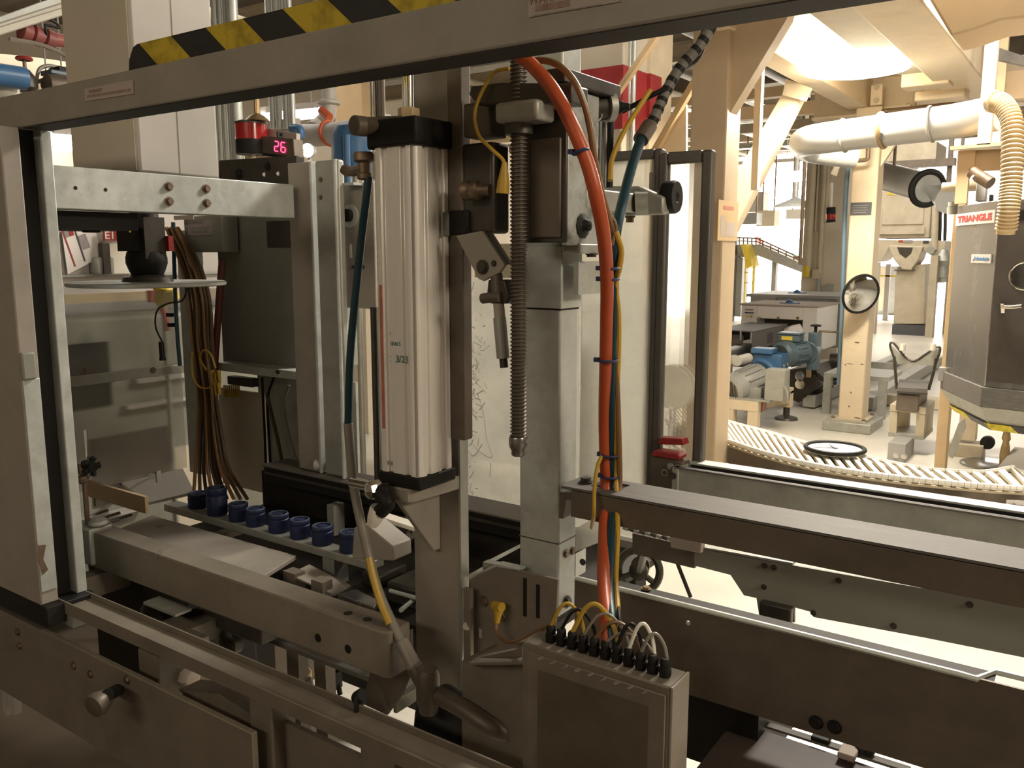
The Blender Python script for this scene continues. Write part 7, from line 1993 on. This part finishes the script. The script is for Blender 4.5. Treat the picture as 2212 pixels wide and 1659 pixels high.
# bar runs along X at the back of the flat table
ZT = .845
b0, b1 = PZ(338, 1098, ZT), PZ(760, 1204, ZT)
obj('bar', MB().box((b0.x - .02, b1.y + .0, ZT - .02), (b1.x + .06, b1.y + .045, ZT)), M['galdull'], t, .002)
obj('bar_foot', MB().box((b1.x - .10, b1.y, ZT - .09), (b1.x - .06, b1.y + .045, ZT - .02)), M['galdull'], t)
yb_ = b1.y + .03
rol = [(396, 1088, 22, 20), (450, 1082, 22, 38), (493, 1110, 21, 24), (538, 1118, 21, 24), (588, 1130, 22, 26), (637, 1142, 22, 26), (690, 1154, 23, 26), (740, 1172, 23, 28)]
pos = ['leftmost', 'second', 'third', 'fourth', 'fifth', 'sixth', 'seventh', 'last']
for k, (px, py, r_, hh) in enumerate(rol):
    c = PZ(px, py + hh - 4, ZT)
    c = V((c.x, yb_ + (.0 if k else .012), ZT))
    dist = (c - _C).dot(_F)
    R_ = r_ * dist / FPX
    H_ = hh * 1.55 * dist / FPX
    lab = ('tall dark blue roller standing on the grey bar', ) if k == 1 else ('%s short dark blue roller on the grey bar' % ('leftmost', '', 'second', 'third', 'fourth', 'fifth', 'sixth', 'rightmost')[k],)
    tt = thing('blue_roller', lab[0], 'roller', c, 'dark blue rollers on the bar')
    obj('roller_body', MB().lathe(c, (0, 0, 1), [(R_ * .96, 0), (R_, H_ * .08), (R_, H_ * .7), (R_ * .93, H_ * .74), (R_, H_ * .8), (R_, H_ * .97), (R_ * .96, H_), (R_ * .8, H_), (R_ * .78, H_ * .93), (0, H_ * .93)], 22), M['bluecap'], tt)
    obj('roller_ring', MB().torus(c + Z3 * H_ * .985, (0, 0, 1), R_ * .86, R_ * .07, 22, 6), M['slate'], tt)
    obj('roller_hub', MB().lathe(c + Z3 * H_ * .93, (0, 0, 1), [(R_ * .42, 0), (R_ * .4, H_ * .06), (R_ * .2, H_ * .08)], 14), M['bluecap'], tt)
t = thing('flat_table', 'worn pale flat table plate in front of the blue rollers', 'table', PZ(430, 1170, ZT - .012))
zt_ = ZT - .012
pts = [PZ(232, 1152, zt_), PZ(328, 1113, zt_), PZ(640, 1200, zt_), PZ(560, 1250, zt_)]
yn = 1.12
obj('table_top', MB().prism([V((p.x, p.y, zt_)) for p in pts], (0, 0, -.01)), M['frame'], t, .001)
obj('table_spot', MB().cyl(PZ(345, 1136, zt_), PZ(345, 1136, zt_) + Z3 * .0006, .010, seg=14), M['rust'], t)
for k in range(3):
    f = k
    single('slot_bar', MB().cyl(PZ(190 + 26 * f, 1118 + 4 * f, ZT - .03), PZ(232 + 26 * f, 1104 + 5 * f, ZT - .03), .006, seg=8), M['steel'], ('leftmost', 'middle', 'rightmost')[k] + ' of three bright bars by the left post foot', 'bar', 'bright bars by the left post')
t = thing('loose_plates', 'pale flap plate lying askew right of the flat table', 'plate', PZ(690, 1255, ZT - .03))
obj('plate', MB().prism([PZ(624, 1240, ZT - .03), PZ(668, 1219, ZT - .03), PZ(758, 1264, ZT - .05), PZ(722, 1284, ZT - .05)], (0, 0, -.004)), M['frame'], t)
t = thing('bright_block', 'bright chamfered steel block beside the yellow-sleeved hose', 'block', PZ(780, 1290, ZT - .04))
obj('block', MB().prism([PZ(728, 1282, ZT - .045), PZ(770, 1272, ZT - .045), PZ(818, 1296, ZT - .045), PZ(808, 1312, ZT - .045)], (0, 0, -.012)), M['steel'], t, .002)
t = thing('faceted_nozzle', 'grey faceted nozzle block behind the hose at the roller bar end', 'nozzle', PY(805, 1212, 1.3))
obj('nozzle_body', MB().prism([PY(764, 1140, 1.3), PY(792, 1134, 1.3), PY(848, 1180, 1.3), PY(850, 1212, 1.3), PY(760, 1208, 1.3)], (0, .06, 0)), M['frame'], t, .003)
t = thing('support_block', 'black block with a slotted screw left of the carrier post', 'block', PY(870, 1160, 1.42))
obj('block', MB().box(PY(838, 1128, 1.42), PY(898, 1172, 1.5)), M['black'], t, .004)
obj('top_rail', MB().prism([PY(822, 1116, 1.4), PY(896, 1140, 1.4), PY(896, 1148, 1.4), PY(822, 1126, 1.4)], (0, .03, 0)), M['plastic'], t)
obj('slotted_screw', MB().cyl(PY(888, 1154, 1.42), PY(888, 1154, 1.416), .011, seg=18), M['steel'], t)
obj('screw_slot', MB().box(PY(886, 1147, 1.4155), PY(889, 1161, 1.416)), M['black'], t)
obj('round_cap', MB().cyl(PY(830, 1140, 1.42), PY(830, 1140, 1.41), .010, seg=16), M['plastic'], t)
obj('post_block', MB().box(PY(706, 1090, 1.6), PY(745, 1150, 1.64)), M['galdull'], t)
single('wire_stand', MB().cyl(PY(842, 1276, 1.35), PY(900, 1292, 1.35), .005, seg=8).cyl(PY(866, 1318, 1.25), PY(900, 1290, 1.4), .005, seg=8), M['gal'], 'two thin pale rods crossing left of the carrier post', 'rod')
single('pale_tray', MB().box((PY(1003, 1220, 1.7).x, 1.7, .70), (PY(1110, 1220, 1.7).x, 1.9, .705)), M['white'], 'pale tray seen between the two posts', 'tray')

# red and white banded column far behind the screw post
t = thing('banded_column', 'cream wall column with a red band, high behind the slide head', 'column', (PY(1320, 200, 6.0).x, 6.0, 0))
xa_, xb_ = PY(1252, 200, 6.0).x, PY(1345, 200, 6.0).x
obj('shaft', MB().box((xa_, 6.0, 0), (xb_, 6.6, 4.5)), M['beige'], t, .01)
za, zb = PY(1300, 146, 6.0).z, PY(1300, 282, 6.0).z
obj('red_band', MB().box((xa_ - .005, 5.995, zb), (xb_ + .005, 6.6, za)), M['red'], t)
t = thing('banded_column', 'second cream column with a red band, right of the conduit riser', 'column', (PY(1390, 200, 6.4).x, 6.4, 0))
xa_, xb_ = PY(1384, 200, 6.4).x, PY(1404, 200, 6.4).x
obj('shaft', MB().box((xa_, 6.4, 0), (xb_, 6.8, 4.5)), M['cream'], t)
obj('red_band', MB().box((xa_ - .004, 6.395, PY(1394, 255, 6.4).z), (xb_ + .004, 6.6, PY(1394, 160, 6.4).z)), M['red'], t)
for k, px in enumerate((1350, 1359, 1367)):
    p = PY(px, 250, 6.1)
    single('riser_pipe', MB().cyl((p.x, 6.1, .5), (p.x, 6.1, 4.4), .02, seg=10), M['gal'], ('left', 'middle', 'right')[k] + ' silver riser pipe between the red-banded columns', 'pipe', 'riser pipes between the columns')
single('diagonal_strut', MB().prism([PY(1318, 208, 5.6), PY(1326, 214, 5.6), PY(1530, -80, 5.6), PY(1522, -86, 5.6)], (0, .05, 0)), M['tan'], 'tan diagonal strut crossing the red-banded column', 'strut')
t = thing('diagonal_strut', 'tan diagonal strut with a triangular plate just left of the near column', 'strut', PY(1407, 335, 5.4))
obj('strut_bar', MB().prism([PY(1402, 330, 5.4), PY(1412, 336, 5.4), PY(1640, -60, 5.4), PY(1632, -70, 5.4)], (0, .05, 0)), M['tan'], t)
obj('guard_plate', MB().prism([PY(1412, 330, 5.46), PY(1482, 225, 5.46), PY(1482, 330, 5.46)], (0, .03, 0)), M['cream'], t)
obj('post', MB().box((PY(1405, 330, 5.46).x, 5.46, 0), (PY(1412, 330, 5.46).x, 5.5, PY(1405, 330, 5.46).z)), M['tan'], t)
t = thing('sprocket_plate', 'cream round sprocket seen through the narrow guard door', 'sprocket', PY(1455, 835, 4.2))
obj('disc', MB().lathe(PY(1455, 835, 4.2), V((.3, -1, .1)), [(.12, 0), (.12, .02), (.02, .03)], 28), M['plastic'], t)
obj('stand', MB().cyl(PY(1455, 835, 4.23), V((PY(1455, 835, 4.23).x, 4.23, 0)), .02), M['grey'], t)
# pale machine bulk behind the milky guard
t = thing('pale_machine', 'pale blurred machine behind the milky guard', 'machine', (-1.9, 4.4, 0))
obj('machine_body', MB().box((-3.6, 4.2, .25), (-2.3, 5.0, 1.25)), M['white'], t, .02)
obj('machine_top', MB().box((-3.3, 4.3, 1.25), (-2.6, 4.9, 1.6)), M['creamdirty'], t, .02)
obj('leg', MB().box((-3.5, 4.3, 0), (-3.4, 4.4, .25)).box((-2.5, 4.3, 0), (-2.4, 4.4, .25)), M['grey'], t)
obj('dark_slot', MB().box((-3.2, 4.19, .8), (-2.5, 4.2, .95)).box((-3.2, 4.19, .5), (-2.7, 4.2, .58)), M['grey'], t)
t = thing('side_machine', 'dim grey machine blurred behind the left clear guard', 'machine', (-3.6, 2.1, 0))
obj('machine_body', MB().box((-4.2, 1.5, .2), (-3.25, 2.9, 1.30)), M['cabinet'], t, .02)
obj('dark_recess', MB().box((-3.252, 1.62, .95), (-3.24, 1.85, 1.2)), M['black'], t)
obj('dark_recess', MB().box((-3.252, 1.75, .55), (-3.24, 2.1, .82)), M['dark'], t)
obj('pale_bar', MB().box((-3.25, 1.95, 1.02), (-3.22, 2.2, 1.04)), M['white'], t)
obj('pale_bar', MB().box((-3.25, 1.9, .92), (-3.22, 2.25, .935)), M['white'], t)
obj('pale_bar', MB().box((-3.25, 1.6, .50), (-3.20, 1.95, .515)), M['white'], t)
obj('pale_bar', MB().box((-3.25, 1.62, .40), (-3.18, 1.8, .43)), M['white'], t)
obj('pale_panel', MB().box((-3.25, 2.1, .3), (-3.235, 2.4, .72)), M['beige'], t)
obj('leg', MB().box((-4.1, 1.6, 0), (-4.0, 1.7, .2)), M['grey'], t)
obj('leg', MB().box((-3.4, 2.7, 0), (-3.3, 2.8, .2)), M['grey'], t)
